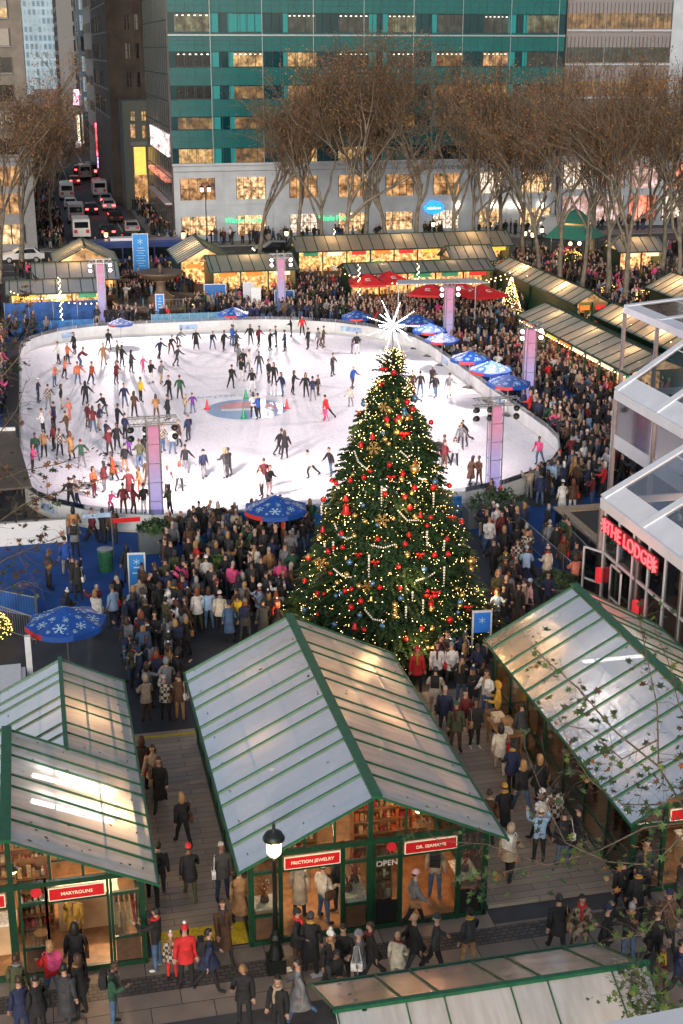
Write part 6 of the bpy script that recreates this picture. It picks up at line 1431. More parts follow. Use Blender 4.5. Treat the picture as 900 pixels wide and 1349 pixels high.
x, z = GY(570, 272, FY)
t = thing('cloud_sign', 'glowing blue cloud shaped sign over the shop entrance behind the trees', 'sign', (x, FY - .5, z)); b = MB()
for cx_, cz_, r_ in ((-.75, -.1, .5), (-.2, .25, .6), (.5, .15, .55), (.9, -.15, .42), (0, -.35, .55), (.5, -.35, .45), (-.4, -.4, .42)): b.M = Matrix.Translation((cx_, 0, cz_)) @ Matrix.Rotation(PI / 2, 4, 'X'); b.lathe([(r_, -.1), (r_, .1)], M_sf, n=20)
b.build('cloud', t); text_mesh('lettering', 'salesforce', .42, M_wneon, (0, -.15, -.1), (PI / 2, 0, 0), t)
for px, py, tx, l in ((321, 290, 'Whole Foods', 'green neon lettering above the shop door at the left of the teal block'), (440, 287, 'Whole Foods', 'green neon lettering above the middle shop door of the teal block')):
    x, z = GY(px, py, FY); o = text_mesh('neon_sign', tx, .8, M_gsign, (x, FY - .25, z), (PI / 2, 0, 0), bold=.01); tag(o, l, 'sign')
M_globe = mat('globe_light', (1, .9, .75), .4, emit=6, ec=(1, .85, .65), noise=0)
for i, px in enumerate((602, 647, 659, 671, 683, 712)):
    x, z = GY(px, 270, FY); t = thing('wall_globe_light', '%s round globe light from the left on the pale stone base' % ordn(i), 'wall light', (x, FY - .4, z), group='globe lights along the stone base'); b = MB(); b.sph((0, 0, 0), .36, M_globe, 10); b.build('globe', t, True); b = MB(); b.box((-.04, 0, -.04), (.04, .4, .04), M_black); b.build('arm', t)
# dark car awning etc. at the ground are further down

def tower_block(name, label, x0, x1, y0, depth, h, wall, grid, wins, z0=0, wallname='wall', side=-1):
    """grid = (first z, floor height, n floors, first x, pitch, n columns, width, height); wins = materials to draw from"""
    t = thing(name, label, 'building', (x0, y0, 0)); b = MB(); b.box((0, 0, z0), (x1 - x0, depth, h), wall); b.build(wallname, t)
    fz, fh, nf, fx, pt, nc, w_, hh = grid; r_ = random.Random(int(abs(x0) * 7 + y0)); cache = {}
    for i in range(nf):
        for j in range(nc):
            if fx + pt * j + w_ > x1 - x0: continue
            m_ = r_.choice(wins)
            if m_.name not in cache:
                b = MB(); b.box((0, -.05, 0), (w_, -.02, hh), m_); b.box((-.08, -.12, -.12), (w_ + .08, -.0, -.02), wall); b.box((w_ * .5 - .04, -.09, 0), (w_ * .5 + .04, -.03, hh), M_black); b.box((0, -.09, hh * .5), (w_, -.03, hh * .5 + .06), M_black); b.box((-.05, -.1, hh), (w_ + .05, -.0, hh + .07), wall)
                cache[m_.name] = b.build('window', t, False, (fx + pt * j, 0, fz + fh * i))
            else: copy_part(cache[m_.name], t, (fx + pt * j, 0, fz + fh * i))
    if nf > 1:
        for i in range(min(nf, 9)):      # windows of the flank towards the street
            for j in range(min(8, int(depth / 3.6))):
                m_ = r_.choice(wins)
                if m_.name in cache: c = copy_part(cache[m_.name], t, (0 if side < 0 else x1 - x0, (depth - .8 - j * 3.6) if side < 0 else 1.2 + j * 3.6, fz + fh * i)); c.rotation_euler.z = -PI / 2 if side < 0 else PI / 2; c.scale = (1.5 / w_, 1, 1)
        b = MB(); sg_ = -.06 if side < 0 else x1 - x0
        for i in range(min(nf, 12)): b.box((sg_, .3, fz + fh * i - .5), (sg_ + .06, depth - .2, fz + fh * i - .3), CONC)
        b.build('string_course', t)
    return t
LIME = mat('limestone_brown', (.17, .15, .13), .8, noise=.2, nscale=.8); DBRN = mat('dark_brown_masonry', (.085, .066, .056), .8, noise=.35, nscale=.5); REDB = mat('reddish_masonry', (.14, .075, .07), .5, noise=.3, nscale=.5)
GRN = mat('grey_green_stone', (.10, .115, .105), .7, noise=.15); CONC = mat('banded_concrete', (.20, .20, .21), .7, noise=.15); GBL = mat('grey_blue_glass', (.05, .09, .13), .25, noise=.35, nscale=.3); PGL = mat('pale_blue_glass', (.30, .42, .52), .3, noise=.25, nscale=.15)
PGL2 = mat('pale_tower_window', (.17, .27, .36), .2, noise=.3)
SHADE = mat('window_shade', (.28, .26, .22), .6)
# left building on the near corner of the street
lb = tower_block('corner_building', 'stone office building with wide windows at the left edge across the avenue', -24, .85, 158.4, 25, 60, LIME, (0, 1, 0, 0, 1, 0, 1, 1), [WD])
for i, (ya, yb) in enumerate([(2, 23), (37, 58), (73, 92), (108, 129), (142, 163), (177, 198)]):
    for j in range(4):
        x0_ = 25 - .85 - 4.2 - j * 5.2; z0_, z1_ = tz(yb), tz(ya); m_ = WW[0] if i == 0 and j == 0 else [WD, SHADE, WD][(i + j) % 3]
        b = MB(); b.box((0, -.05, 0), (3.5, -.02, z1_ - z0_), m_); b.box((0, -.055, (z1_ - z0_) * .55), (3.5, -.051, z1_ - z0_), SHADE if m_ is not WD else WD)
        for q in range(4): b.box((3.5 * q / 3 - .06, -.14, -.05), (3.5 * q / 3 + .06, -.03, z1_ - z0_ + .05), M_black)
        b.box((-.1, -.2, -.18), (3.6, -.0, -.05), CONC); b.build('window', lb, False, (x0_, 0, z0_))
for i, (ya, yb) in enumerate([(214, 240), (250, 277), (292, 318)]):
    for j in range(4):
        b = MB(); b.box((0, -.08, 0), (4.3, -.03, tz(ya) - tz(yb)), WW[4] if i < 2 else WSHOP)
        for q in range(4): b.box((4.3 * q / 3 - .07, -.14, 0), (4.3 * q / 3 + .07, -.03, tz(ya) - tz(yb)), M_black)
        b.build('shop_window', lb, False, (25 - .85 - 4.9 - j * 5.2, -.12, tz(yb)))
b = MB(); b.box((-.1, -.25, tz(207)), (25, 0, tz(203)), CONC); b.box((0, -.12, 0), (24.85, -.0, tz(208)), CONC); b.build('base_cladding', lb)
# right building beyond the teal block
PNK = mat('pinkish_metal_cladding', (.19, .17, .18), .35, .3, noise=.1); PNW = winmat('street_glow_glass', (.9, .62, .6), .9, 21, 4); PNW2 = winmat('street_glow_red', (1, .3, .2), 1.4, 23, 4)
rb = thing('office_tower', 'grey banded office tower with horizontal windows at the top right', 'office building', (66, 166, 0)); rb.rotation_euler.z = -.12
b = MB(); b.box((0, 0, 9), (13.2, 30, 70), PNK); b.box((13.2, 2, 9), (60, 30, 70), GBL); b.build('wall', rb)
b = MB(); b.box((13.15, -.3, 5), (14.9, 2.2, 70), STONE); b.build('corner_pier', rb)
for i in range(5):
    z_ = 12.1 + i * 3.95
    b = MB(); b.box((.1, -.06, 0), (13.0, -.02, 1.75), WW[1] if i % 2 else WW[3]); 
    for q in range(28): b.box((.1 + q * .48, -.13, 0), (.14 + q * .48, -.05, 3.0), MULL)
    b.build('window_band', rb, False, (0, 0, z_))
    b = MB(); b.box((-.05, -.28, -.35), (13.2, 0, -.15), STONE); b.build('ledge', rb, False, (0, 0, z_))
    b = MB(); b.box((15, 1.93, 0), (45, 1.98, 2.0), WD); 
    for q in range(22): b.box((15 + q * 1.4, 1.85, -1), (15.06 + q * 1.4, 1.94, 2.9), SILV)
    b.build('window_band', rb, False, (0, 0, z_))
b = MB(); b.box((.1, .5, 0), (60, 29, 9), STONE); b.build('lower_wall', rb)
for i in range(12):
    for j in range(2):
        m_ = [PNW, WSHOP2, PNW2, PNW][(i * 3 + j) % 4]; b = MB(); b.box((0, .38, 0), (3.6, .45, 3.2), m_)
        for q in range(4): b.box((3.6 * q / 3 - .05, .3, 0), (3.6 * q / 3 + .05, .4, 3.2), M_black)
        b.build('shop_window', rb, False, (.6 + i * 4.4, 0, .6 + j * 4.1))
# the canyon of the cross street
def sx(px, y): return GY(px, 200, y)[0]
def sz(py, y): return GY(150, py, y)[1]
REFB = mat('bronze_flank_glass', (.085, .05, .055), .16, noise=.5, nscale=.35)
b = MB(); b.box((-.14, .02, .0), (-.0, 30, 70), REFB)
for k in range(24): b.box((-.2, .02, 1.4 + k * 2.9), (-.13, 30, 1.52 + k * 2.9), MULL)
for k in range(14): b.box((-.19, .3 + k * 2.2, 0), (-.13, .36 + k * 2.2, 60), MULL)
b.build('flank_wall', teal)
M_refl = winmat('flank_reflection', (.95, .85, 1), 2.6, 31, 5); b = MB(); b.box((-.34, 1.5, 9.7), (-.22, 24, 12.2), M_refl); b.build('painted_reflection', teal); b = MB(); b.box((-.9, .5, 6.9), (-.2, 22, 7.25), PNW2); b.box((-1.0, .5, 4.4), (-.2, 22, 4.6), STONE); b.build('red_reflection_ledge', teal)  # emissive panel and red strip paint billboard reflections onto the flank glass
t = tower_block('brown_building', 'dark brown art deco tower on the right of the cross street', sx(148, 206), sx(196, 206), 206, 40, 70, DBRN, (12.5, 3.9, 6, 2.6, 1.25, 2, .62, 2.0), [WD, WD, SHADE])
b = MB()
for k in range(6): b.box((k * .95, -.25, 8), (k * .95 + .22, 0, 40), DBRN)
b.build('pilasters', t)
t = tower_block('grey_building', 'lower grey green block with orange lit windows and a golden doorway', sx(164, 197), sx(196, 197), 197, 8.5, sz(133, 197), GRN, (sz(159, 197), sz(139, 197) - sz(160, 197) + 1.3, 1, 1.1, 1.5, 2, .55, 1.2), [WW[0]])
b = MB(); b.box((1.0, -.08, sz(182, 197)), (1.6, -.02, sz(164, 197)), WW[4]); b.box((2.6, -.08, sz(182, 197)), (3.0, -.02, sz(166, 197)), WW[4]); b.build('window', t)
b = MB(); b.box((1.3, -.08, sz(231, 197)), (2.9, -.02, sz(194, 197)), mat('golden_glass', (.5, .3, .05), .3, emit=.9, ec=(1, .55, .1), noise=.4, nscale=1.5)); b.box((.9, -.3, sz(192, 197)), (3.2, 0, sz(187, 197)), CONC); b.build('golden_doorway', t)
b = MB(); b.box((1.2, -.08, .4), (3.0, -.02, 5.0), WW[4]); b.build('shop_window', t)
tower_block('banded_building', 'pale grey banded tower farther down the right side of the street', sx(129, 262), sx(160, 262), 262, 30, 80, CONC, (6, 4.6, 7, 1.4, 5, 1, 2.6, 1.7), [WD, WD, WW[2]])
tower_block('glass_tower', 'tall grey blue tower in the middle of the street canyon', sx(112, 330), sx(136, 330), 330, 30, 100, GBL, (8, 4.4, 9, .5, 1.6, 3, 1.0, 3.2), [WD, PGL])
tower_block('stone_tower', 'slim stone tower with dark window stripe in the street canyon', sx(86, 350), sx(114, 350), 350, 30, 100, CONC, (8, 3.3, 14, 3.6, 2.2, 1, .9, 2.4), [WD])
t = tower_block('glass_tower', 'far pale blue glass skyscraper closing the street view', sx(42, 620), sx(90, 620), 620, 40, 160, PGL, (8, 3.4, 26, .5, 1.9, 9, 1.3, 2.2), [PGL2, PGL2, PGL])
tower_block('brown_building', 'low brown building at the far end of the street', sx(52, 420), sx(92, 420), 420, 20, sz(119, 420), REDB, (2, 2.6, 2, .7, 1.9, 5, .9, 1.4), [WD, WW[1]])
for i, (pa, pb, yy, pt_, wl) in enumerate([(54, 72, 235, 150, DBRN), (60, 82, 300, 135, REDB), (58, 76, 360, 128, LIME)]):
    tower_block('street_building', ['dark low building left of the cross street', 'reddish low building farther down the left side of the street', 'pale low building far down the left side of the street'][i], sx(pa, yy) - 3, sx(pb, yy), yy, 30, sz(pt_, yy), wl, (2, 3, 3, 1, 1.7, 4, 1, 1.7), [WD, WW[1], WW[4]], side=1)
for i, (pa, pb, yy) in enumerate([(146, 156, 240), (140, 150, 300)]):
    tower_block('street_building', ['narrow dark building behind the art deco tower', 'second narrow dark building behind the art deco tower'][i], sx(pa, yy), sx(pb, yy) + 4, yy, 30, 60, DBRN, (2, 4, 8, .6, 1.4, 2, .7, 2), [WD, WD, WW[1]])
# billboards
def billboard(px0, px1, py0, py1, y, c, e, label, seed):
    x0, z1 = GY(px0, py0, y); x1, z0 = GY(px1, py1, y); t = thing('billboard', label, 'billboard', (x0, y, 0), group='lit billboards down the street'); b = MB(); b.box((0, 0, z0), (x1 - x0, .4, z1), M_black); b.build('frame', t)
    b = MB(); b.box((.1, -.06, z0 + .1), (x1 - x0 - .1, -.01, z1 - .1), winmat('billboard_%d' % seed, c, e, seed, 3)); b.build('screen', t)
    b = MB(); b.box(((x1 - x0) / 2 - .15, .1, 0), ((x1 - x0) / 2 + .15, .3, z0), M_black); b.build('post', t)
billboard(95, 112, 117, 139, 345, (1, .55, .85), 4, 'pink and white lit billboard high over the street', 41); billboard(124, 136, 161, 206, 255, (1, .12, .18), 3.2, 'tall red lit billboard on the right side of the street', 42)
billboard(127, 137, 206, 222, 254, (.6, .4, 1), 3, 'violet lit billboard below the red one', 43); billboard(140, 150, 162, 190, 255, (.75, .2, .35), .8, 'dim reddish billboard right of the red one', 44); billboard(100, 107, 150, 190, 340, (1, .85, .6), 2.5, 'thin bright vertical sign over the middle of the street', 45)
billboard(60, 76, 166, 190, 300, (1, .2, .12), 1.3, 'reddish lit sign left of the street', 46); billboard(96, 124, 206, 216, 330, (.45, .3, .9), .9, 'purple lit banner across the far street', 47); billboard(99, 108, 186, 196, 330, (1, .8, .95), 3, 'small white lit sign above the purple banner', 48)
billboard(141, 147, 222, 236, 235, (.1, .45, 1), 1.8, 'small blue lit shop sign down the street', 49); billboard(148, 154, 222, 238, 230, (1, .5, .1), 1.2, 'small orange lit shop sign down the street', 50)
# ---------------------------------------------------------------- vehicles
GLD = mat('car_glass', (.01, .012, .015), .08, noise=0); TYRE = mat('tyre_rubber', (.015, .015, .015), .8); TAILM = mat('lit_tail_lamp', (.8, .02, .02), .4, emit=9, ec=(1, .05, .04), noise=0, sample='NONE'); HEADM = mat('headlamp', (1, .95, .8), .3, emit=2, ec=(1, .9, .7), noise=0, sample='NONE')
def car(x, y, rz, colr, label, kind='car', tail=False, name=None):
    t = thing(name or ('parked_car' if kind == 'car' else 'delivery_van'), label, 'car' if kind == 'car' else 'van', (x, y, 0), rz, 'vehicles on the cross street'); P = mat('paint_' + colr, dict(black=(.012, .012, .014), white=(.6, .6, .6), silver=(.3, .31, .33), red=(.35, .02, .02), grey=(.1, .1, .11), yellow=(.6, .35, .02), blue=(.02, .06, .25))[colr], .25, noise=.03)
    L, W = (4.6, 1.85) if kind == 'car' else (5.8, 2.1)
    if kind == 'car': prof = [(-2.3, .45), (-2.3, .95), (-1.9, 1.02), (-1.35, 1.48), (.35, 1.52), (1.05, 1.02), (2.1, .88), (2.3, .6), (2.3, .4)]
    else: prof = [(-2.9, .5), (-2.9, 2.35), (-2.7, 2.5), (1.4, 2.5), (2.1, 1.6), (2.8, 1.3), (2.9, .9), (2.9, .45)]
    b = MB(); v = []; n = len(prof)
    for sgn in (-1, 1):
        for (py_, pz) in prof: wx = W / 2 * (.80 if pz > 1.3 and kind == 'car' else .94 if pz > 1.5 else 1.0); v.append((sgn * wx, py_, pz))
    f = [tuple(range(n)), tuple(range(n, 2 * n))[::-1]] + [(i, n + i, n + (i + 1) % n, (i + 1) % n) for i in range(n)]
    b.add(v, f, P); b.build('body', t)
    b = MB()
    if kind == 'car':
        b.add([(-.72, -1.87, 1.06), (.72, -1.87, 1.06), (.64, -1.42, 1.44), (-.64, -1.42, 1.44)], [(0, 1, 2, 3)], GLD); b.build('rear_window', t); b = MB()
        b.add([(-.66, .42, 1.47), (.66, .42, 1.47), (.78, 1.0, 1.08), (-.78, 1.0, 1.08)], [(0, 1, 2, 3)], GLD); b.build('windscreen', t)
        for sg in (-1, 1): b = MB(); b.add([(sg * .945, -1.5, 1.05), (sg * .945, .8, 1.05), (sg * .76, .3, 1.45), (sg * .76, -1.2, 1.45)], [(0, 1, 2, 3)], GLD); b.build('side_window', t)
    else:
        b.add([(-.8, 1.52, 2.38), (.8, 1.52, 2.38), (.85, 2.1, 1.66), (-.85, 2.1, 1.66)], [(0, 1, 2, 3)], GLD); b.build('windscreen', t); b = MB(); b.box((-.8, -2.93, 1.5), (.8, -2.905, 2.2), GLD); b.build('rear_window', t)
    for sg in (-1, 1):
        for yy in (-L * .31, L * .30):
            b = MB(); b.M = Matrix.Translation((sg * (W / 2 - .1), yy, .33)) @ Matrix.Rotation(PI / 2, 4, 'Y'); b.lathe([(.33, -.12), (.33, .12)], TYRE, n=14); w_ = b.build('wheel', t); b = MB(); b.M = Matrix.Translation((sg * (W / 2 - .1), yy, .33)) @ Matrix.Rotation(PI / 2, 4, 'Y'); b.lathe([(.2, -.13), (.2, .13)], M_steel, n=10); b.build('rim', w_)
        b = MB(); b.box((sg * W * .33 - .2, -L / 2 - .03, .72 if kind == 'car' else .9), (sg * W * .33 + .2, -L / 2 + .02, .92 if kind == 'car' else 1.3), TAILM if tail else M_red); b.build('tail_light', t)
        b = MB(); b.box((sg * W * .33 - .2, L / 2 - .06, .62), (sg * W * .33 + .2, L / 2 + .02, .78), HEADM); b.build('headlight', t)
    return t
for px, py, cl, kd, tl, lb_ in [(98, 243, 'red', 'car', 1, 'farthest red lit car in the middle of the street'), (120, 281, 'black', 'car', 1, 'dark car with red tail lights in the middle lane'), (142, 311, 'black', 'car', 1, 'car with bright red tail lights at the near end of the street'), (152, 292, 'black', 'car', 0, 'black car parked on the right side of the street'), (143, 276, 'white', 'car', 1, 'white car with red lights in the right lane'), (139, 268, 'silver', 'car', 1, 'silver car with red lights in the right lane'), (131, 258, 'white', 'van', 0, 'white van in the right lane of the street'), (112, 235, 'silver', 'van', 0, 'pale truck in the middle of the far street'),
                                (88, 262, 'white', 'van', 0, 'white van parked left of the far street'), (93, 274, 'white', 'car', 0, 'white car parked left of the street'), (100, 292, 'silver', 'van', 0, 'silver van parked left of the street'), (107, 313, 'white', 'van', 0, 'white van nearest the avenue on the left'), (86, 250, 'grey', 'car', 0, 'grey car far on the left side'), (128, 246, 'red', 'car', 1, 'red car far on the right lane'), (172, 322, 'black', 'car', 1, 'dark car with red lights behind the blue bus'), (173, 306, 'silver', 'car', 0, 'silver car parked at the right kerb'), (104, 228, 'black', 'car', 1, 'dark car in the farthest traffic'), (120, 232, 'grey', 'van', 1, 'grey truck in the farthest traffic')]:
    x, y = G(px, py); car(x, y, 0, cl, lb_, kd, tl)
x, y = G(361, 336); car(x, y, PI / 2, 'black', 'long black suv on the avenue before the teal block'); x, y = G(30, 345); car(x, y, PI / 2, 'white', 'white car on the avenue behind the left tree'); x, y = G(730, 312); car(x, y, PI / 2, 'white', 'white van on the avenue behind the right trees', 'van')
# buses on the avenue
def bus(x, y, rz, P, label, stripe=None):
    t = thing('city_bus', label, 'bus', (x, y, 0), rz); b = MB(); b.box((-6, -1.28, .35), (6, 1.28, 3.05), P); b.box((-5.7, -1.1, 3.05), (5.7, 1.1, 3.2), P); b.build('body', t)
    for k in range(7):
        for sg in (-1, 1): b = MB(); b.box((-5.6 + k * 1.6, sg * 1.29 - .01, 1.5), (-4.15 + k * 1.6, sg * 1.29 + .01, 2.55), GLD); b.build('window', t)
    if stripe: b = MB(); b.box((-6.01, -1.3, .75), (6.01, 1.3, 1.05), stripe); b.build('stripe', t)
    b = MB(); b.box((-2, -.7, 3.2), (1.5, .7, 3.45), M_white); b.build('roof_unit', t)
    for xx in (-3.8, 3.6):
        for sg in (-1, 1): b = MB(); b.M = Matrix.Translation((xx, sg * 1.15, .48)) @ Matrix.Rotation(PI / 2, 4, 'X'); b.lathe([(.48, -.15), (.48, .15)], TYRE, n=14); b.build('wheel', t)
MBUS = mat('bus_blue', (.01, .035, .16), .3); MYEL = mat('bus_yellow', (.6, .42, .02), .35)
x = GY(172, 330, 140.8)[0]; bus(x, 141.0, 0, MBUS, 'dark blue city bus with yellow stripe behind the blue banner', MYEL); x = GY(118, 318, 145)[0]; car(x, 145, PI / 2, 'white', 'white roofed van crossing in front of the street', 'van')

# ---------------------------------------------------------------- street lamps
M_postg = mat('lamp_post_iron', (.02, .026, .024), .4, .5, bump=.2)
def lamp_post(x, y, h, label, big=False, double=False):
    t = thing('street_lamp', label, 'street lamp', (x, y, .01), group='park lamp posts')
    b = MB(); b.cbox((0, 0, .2), (.44, .44, .4), M_postg); b.lathe([(.20, .4), (.17, .55), (.12, .75), (.15, .95), (.10, 1.05), (.085, 1.2)], M_postg, n=14); b.build('base', t, False)
    b = MB(); b.lathe([(.075, 1.2), (.06, 2.0), (.05, h - .85), (.09, h - .8), (.06, h - .72)], M_postg, n=12); b.build('post', t, True)
    for dx in ((-.4, .4) if double else (0,)):
        if double: b = MB(); b.tube([(0, 0, h - .9), (dx, 0, h - .8), (dx, 0, h - .7)], .03, M_postg, 6); b.build('arm', t)
        b = MB(); b.lathe([(.11, h - .70), (.17, h - .62), (.19, h - .30), (.17, h - .24)], M_lamp, (dx, 0, 0), 12); b.build('lantern_glass', t, True)
        b = MB()
        for k in range(6): a = k * PI / 3; b.bar((dx + .12 * math.cos(a), .12 * math.sin(a), h - .70), (dx + .2 * math.cos(a), .2 * math.sin(a), h - .24), .02, .02, M_postg)
        b.lathe([(.26, h - .25), (.27, h - .20), (.20, h - .08), (.06, h - .02), (.05, h + .04), (.03, h + .08), (.045, h + .12), (.005, h + .22)], M_postg, (dx, 0, 0), 16); b.build('lantern_cap', t, True)
    if big: point_light('lantern_light', (x, y - .32, h - .45), 30, (1, .68, .35), .12)
x, y = G(364, 1278); lamp_post(x, y, 3.95, 'black cast iron lamp post with glowing lantern before the central kiosk', True)
for px, py, l in ((142, 352, 'glowing street lamp left of the gabled stalls at the avenue'), (243, 352, 'glowing street lamp above the white gabled stall'), (570, 336, 'glowing lamp in front of the long lit stall row'), (690, 350, 'left lamp of a pair between the trees'), (700, 352, 'right lamp of a pair between the trees'), (712, 345, 'bright lamp by the green roofed stall'), (817, 352, 'bright lamp at the right under the bare trees'), (378, 350, 'glowing lamp above the long stall behind the tower'), (824, 392, 'lamp beside the tree trunk at the right')):
    x, y = G(px, py); lamp_post(x, y, 3.8, l)
x, y = G(273, 327); lamp_post(x, y, 7.0, 'tall twin armed street lamp in front of the teal block', False, True)

# ---------------------------------------------------------------- background stalls
M_stallwall = winmat('stall_gable_glow', (1, .58, .26), 1.5, 61, 3); M_stallw2 = winmat('stall_interior_glow', (1, .52, .2), 1.9, 62, 16)
SIGNS = [mat('stall_sign_%d' % i, c, .5, emit=e, ec=c, noise=.3, nscale=3) for i, (c, e) in enumerate([((.6, .02, .02), .6), ((.7, .15, .02), .8), ((.7, .6, .4), .8), ((.03, .2, .1), .4), ((.6, .4, .05), .7)])]
def stall_row(name, label, x0, x1, y0, y1, eave, ridge, axis, open_side, roofm, nb, seed=0, dark=False, group='stalls beyond the rink'):
    """long stall: ridge along axis ('x' or 'y'); the open lit side is '-y', '-x' or '+x'"""
    t = thing(name, label, 'stall', ((x0 + x1) / 2, (y0 + y1) / 2, 0), 0, group); w_, d = (x1 - x0) / 2, (y1 - y0) / 2; r_ = random.Random(seed); ov = .35
    if axis == 'x': P = lambda u, v_, z: (u, v_, z); LU, LV = w_, d
    else: P = lambda u, v_, z: (v_, u, z); LU, LV = d, w_
    for sg in (-1, 1):
        b = MB(); q = [P(-LU - ov, 0, ridge), P(LU + ov, 0, ridge), P(LU + ov, sg * (LV + ov), eave - .1), P(-LU - ov, sg * (LV + ov), eave - .1)]; b.add(q, [(0, 1, 2, 3)], roofm); rf = b.build('roof', t)
        b = MB()
        for k in range(nb + 1): u = -LU - ov + (2 * LU + 2 * ov) * k / nb; b.bar(P(u, 0, ridge + .02), P(u, sg * (LV + ov), eave - .08), .07, .05, M_dgreen)
        b.bar(P(-LU - ov, sg * (LV + ov), eave - .1), P(LU + ov, sg * (LV + ov), eave - .1), .08, .12, M_dgreen); b.build('glazing_bars', rf)
    b = MB(); b.bar(P(-LU - ov, 0, ridge + .03), P(LU + ov, 0, ridge + .03), .2, .07, M_dgreen)
    for sg in (-1, 1):
        for ss in (-1, 1): b.bar(P(sg * (LU), 0, ridge - .05), P(sg * LU, ss * LV, eave), .08, .1, M_dgreen)
    b.build('ridge_beam', t)
    # walls: dark boards at the closed sides, lit inner back wall
    b = MB(); T = .05
    sides = {'-y': ((-w_, -d, 0), (w_, -d + T, eave)), '+y': ((-w_, d - T, 0), (w_, d, eave)), '-x': ((-w_, -d, 0), (-w_ + T, d, eave)), '+x': ((w_ - T, -d, 0), (w_, d, eave))}
    for k, (a, c) in sides.items():
        if k == open_side or (k == '-y' and not dark and open_side != '-y'): continue
        b.box(a, c, M_dgreen if k != 'x' else M_dwood)
    b.build('wall', t)
    b = MB()
    if open_side == '-y': b.box((-w_ + .1, d * .2, .1), (w_ - .1, d * .2 + .05, eave - .15), M_stallw2)
    elif open_side == '-x': b.box((-w_ * .0, -d + .1, .1), (.05, d - .1, eave - .15), M_stallw2)
    else: b.box((-.05, -d + .1, .1), (0, d - .1, eave - .15), M_stallw2)
    b.build('lit_interior', t)
    for sg in (-1, 1):     # glazed gable triangles glow from inside
        b = MB(); b.add([P(sg * (LU - .02), -LV + .25, eave + .04), P(sg * (LU - .02), LV - .25, eave + .04), P(sg * (LU - .02), 0, ridge - .12)], [(0, 1, 2)], M_stallwall); b.build('gable_pane', t)
    n = max(2, int((2 * w_ if open_side == '-y' else 2 * d) / 2.4)); 
    for k in range(n + 1):
        b = MB()
        if open_side == '-y': u = -w_ + 2 * w_ * k / n; b.box((u - .06, -d - .05, 0), (u + .06, -d + .07, eave), M_dgreen)
        else: u = -d + 2 * d * k / n; sx_ = -1 if open_side == '-x' else 1; b.box((sx_ * w_ - .06, u - .06, 0), (sx_ * w_ + .06, u + .06, eave), M_dgreen)
        b.build('post', t)
        if k < n:
            L = (2 * w_ if open_side == '-y' else 2 * d) / n
            b = MB(); hgt2 = .95
            if open_side == '-y': b.box((u + .1, -d + .02, .05), (u + L - .1, -d + .35, hgt2), M_dwood)
            else: b.box((min(sx_ * w_, sx_ * (w_ - .35)), u + .1, .05), (max(sx_ * w_, sx_ * (w_ - .35)), u + L - .1, hgt2), M_dwood)
            c = b.build('counter', t); b = MB()
            for q in range(7):
                m_ = GOODS[r_.randrange(8)]; o_ = .2 + (L - .5) * q / 7; hh = r_.uniform(.1, .5)
                if open_side == '-y': b.box((u + o_, -d + .06, hgt2 + .005), (u + o_ + .2, -d + .28, hgt2 + hh), m_)
                else: b.box((sx_ * (w_ - .2) - .1, u + o_, hgt2 + .005), (sx_ * (w_ - .2) + .1, u + o_ + .2, hgt2 + hh), m_)
            b.build('stock', c)
            b = MB(); m_ = SIGNS[r_.randrange(5)]
            if open_side == '-y': b.box((u + L * .2, -d - .12, eave - .55), (u + L * .8, -d - .07, eave - .2), m_)
            else: b.box((sx_ * w_ - .12, u + L * .2, eave - .55), (sx_ * w_ + .12, u + L * .8, eave - .2), m_)
            b.build('sign_board', t)
    # a few real lamps inside
    nl = max(1, int((2 * LU) / 6))
    for k in range(nl):
        u = -LU + 2 * LU * (k + .5) / nl; p = P(u, 0, eave - .1); point_light('stall_lamp_light', ((x0 + x1) / 2 + p[0], (y0 + y1) / 2 + p[1], p[2]), 400 if roofm is M_roof3 else 170, (1, .58, .26), .15)
    return t
SR = stall_row
SR('market_stall', 'tall gabled stall with glowing front gable behind the left blue fence', 2.2, 7.6, 127.6, 134, 3.0, 4.4, 'y', '-y', M_roof3, 7, 1)
SR('market_stall', 'low wide stall with glowing gable in front of the tall gabled stall', .3, 7.2, 121.2, 126.6, 2.5, 3.6, 'x', '-y', M_roof3, 7, 2)
SR('market_stall', 'long grey roofed stall behind the blue fence at the left', -1.9, 5.6, 114.3, 118.6, 2.6, 3.3, 'x', '-y', M_roof2, 8, 3)
SR('market_stall', 'white and green gabled stall glowing orange behind the fountain', 13.4, 18.0, 125.6, 134.5, 3.0, 4.3, 'y', '-y', M_roof3, 9, 4)
SR('market_stall', 'long lit stall row behind the far barrier tower', 15.6, 23.0, 119.9, 126.2, 3.0, 3.9, 'x', '-y', M_roof3, 8, 5)
SR('market_stall', 'longest bright stall row in front of the avenue', 25.4, 47.0, 130.6, 134.8, 3.0, 4.1, 'x', '-y', M_roof3, 20, 6)
SR('market_stall', 'dark roofed long stall behind the red parasols', 27.3, 40.2, 116.4, 120.2, 2.9, 3.5, 'x', '-y', M_roof2, 13, 7, True)
SR('market_stall', 'small gabled stall between the trees behind the dark roofed stall', 38.6, 42.4, 122.2, 126.4, 2.8, 3.9, 'x', '-y', M_roof3, 5, 8)
SR('market_stall', 'far diagonal stall with pale roof right of the red parasols', 41.0, 43.6, 108.6, 117.0, 2.9, 3.7, 'y', '+x', M_roof3, 6, 9, True)
SR('market_stall', 'near diagonal stall with pale roof and glowing gable end', 41.0, 43.6, 98.2, 108.0, 2.9, 3.7, 'y', '-y', M_roof3, 7, 10)
SR('market_stall', 'long diagonal stall lit towards the rink crowd', 35.2, 39.0, 75.2, 94.4, 2.9, 3.7, 'y', '-x', M_roof2, 14, 11)
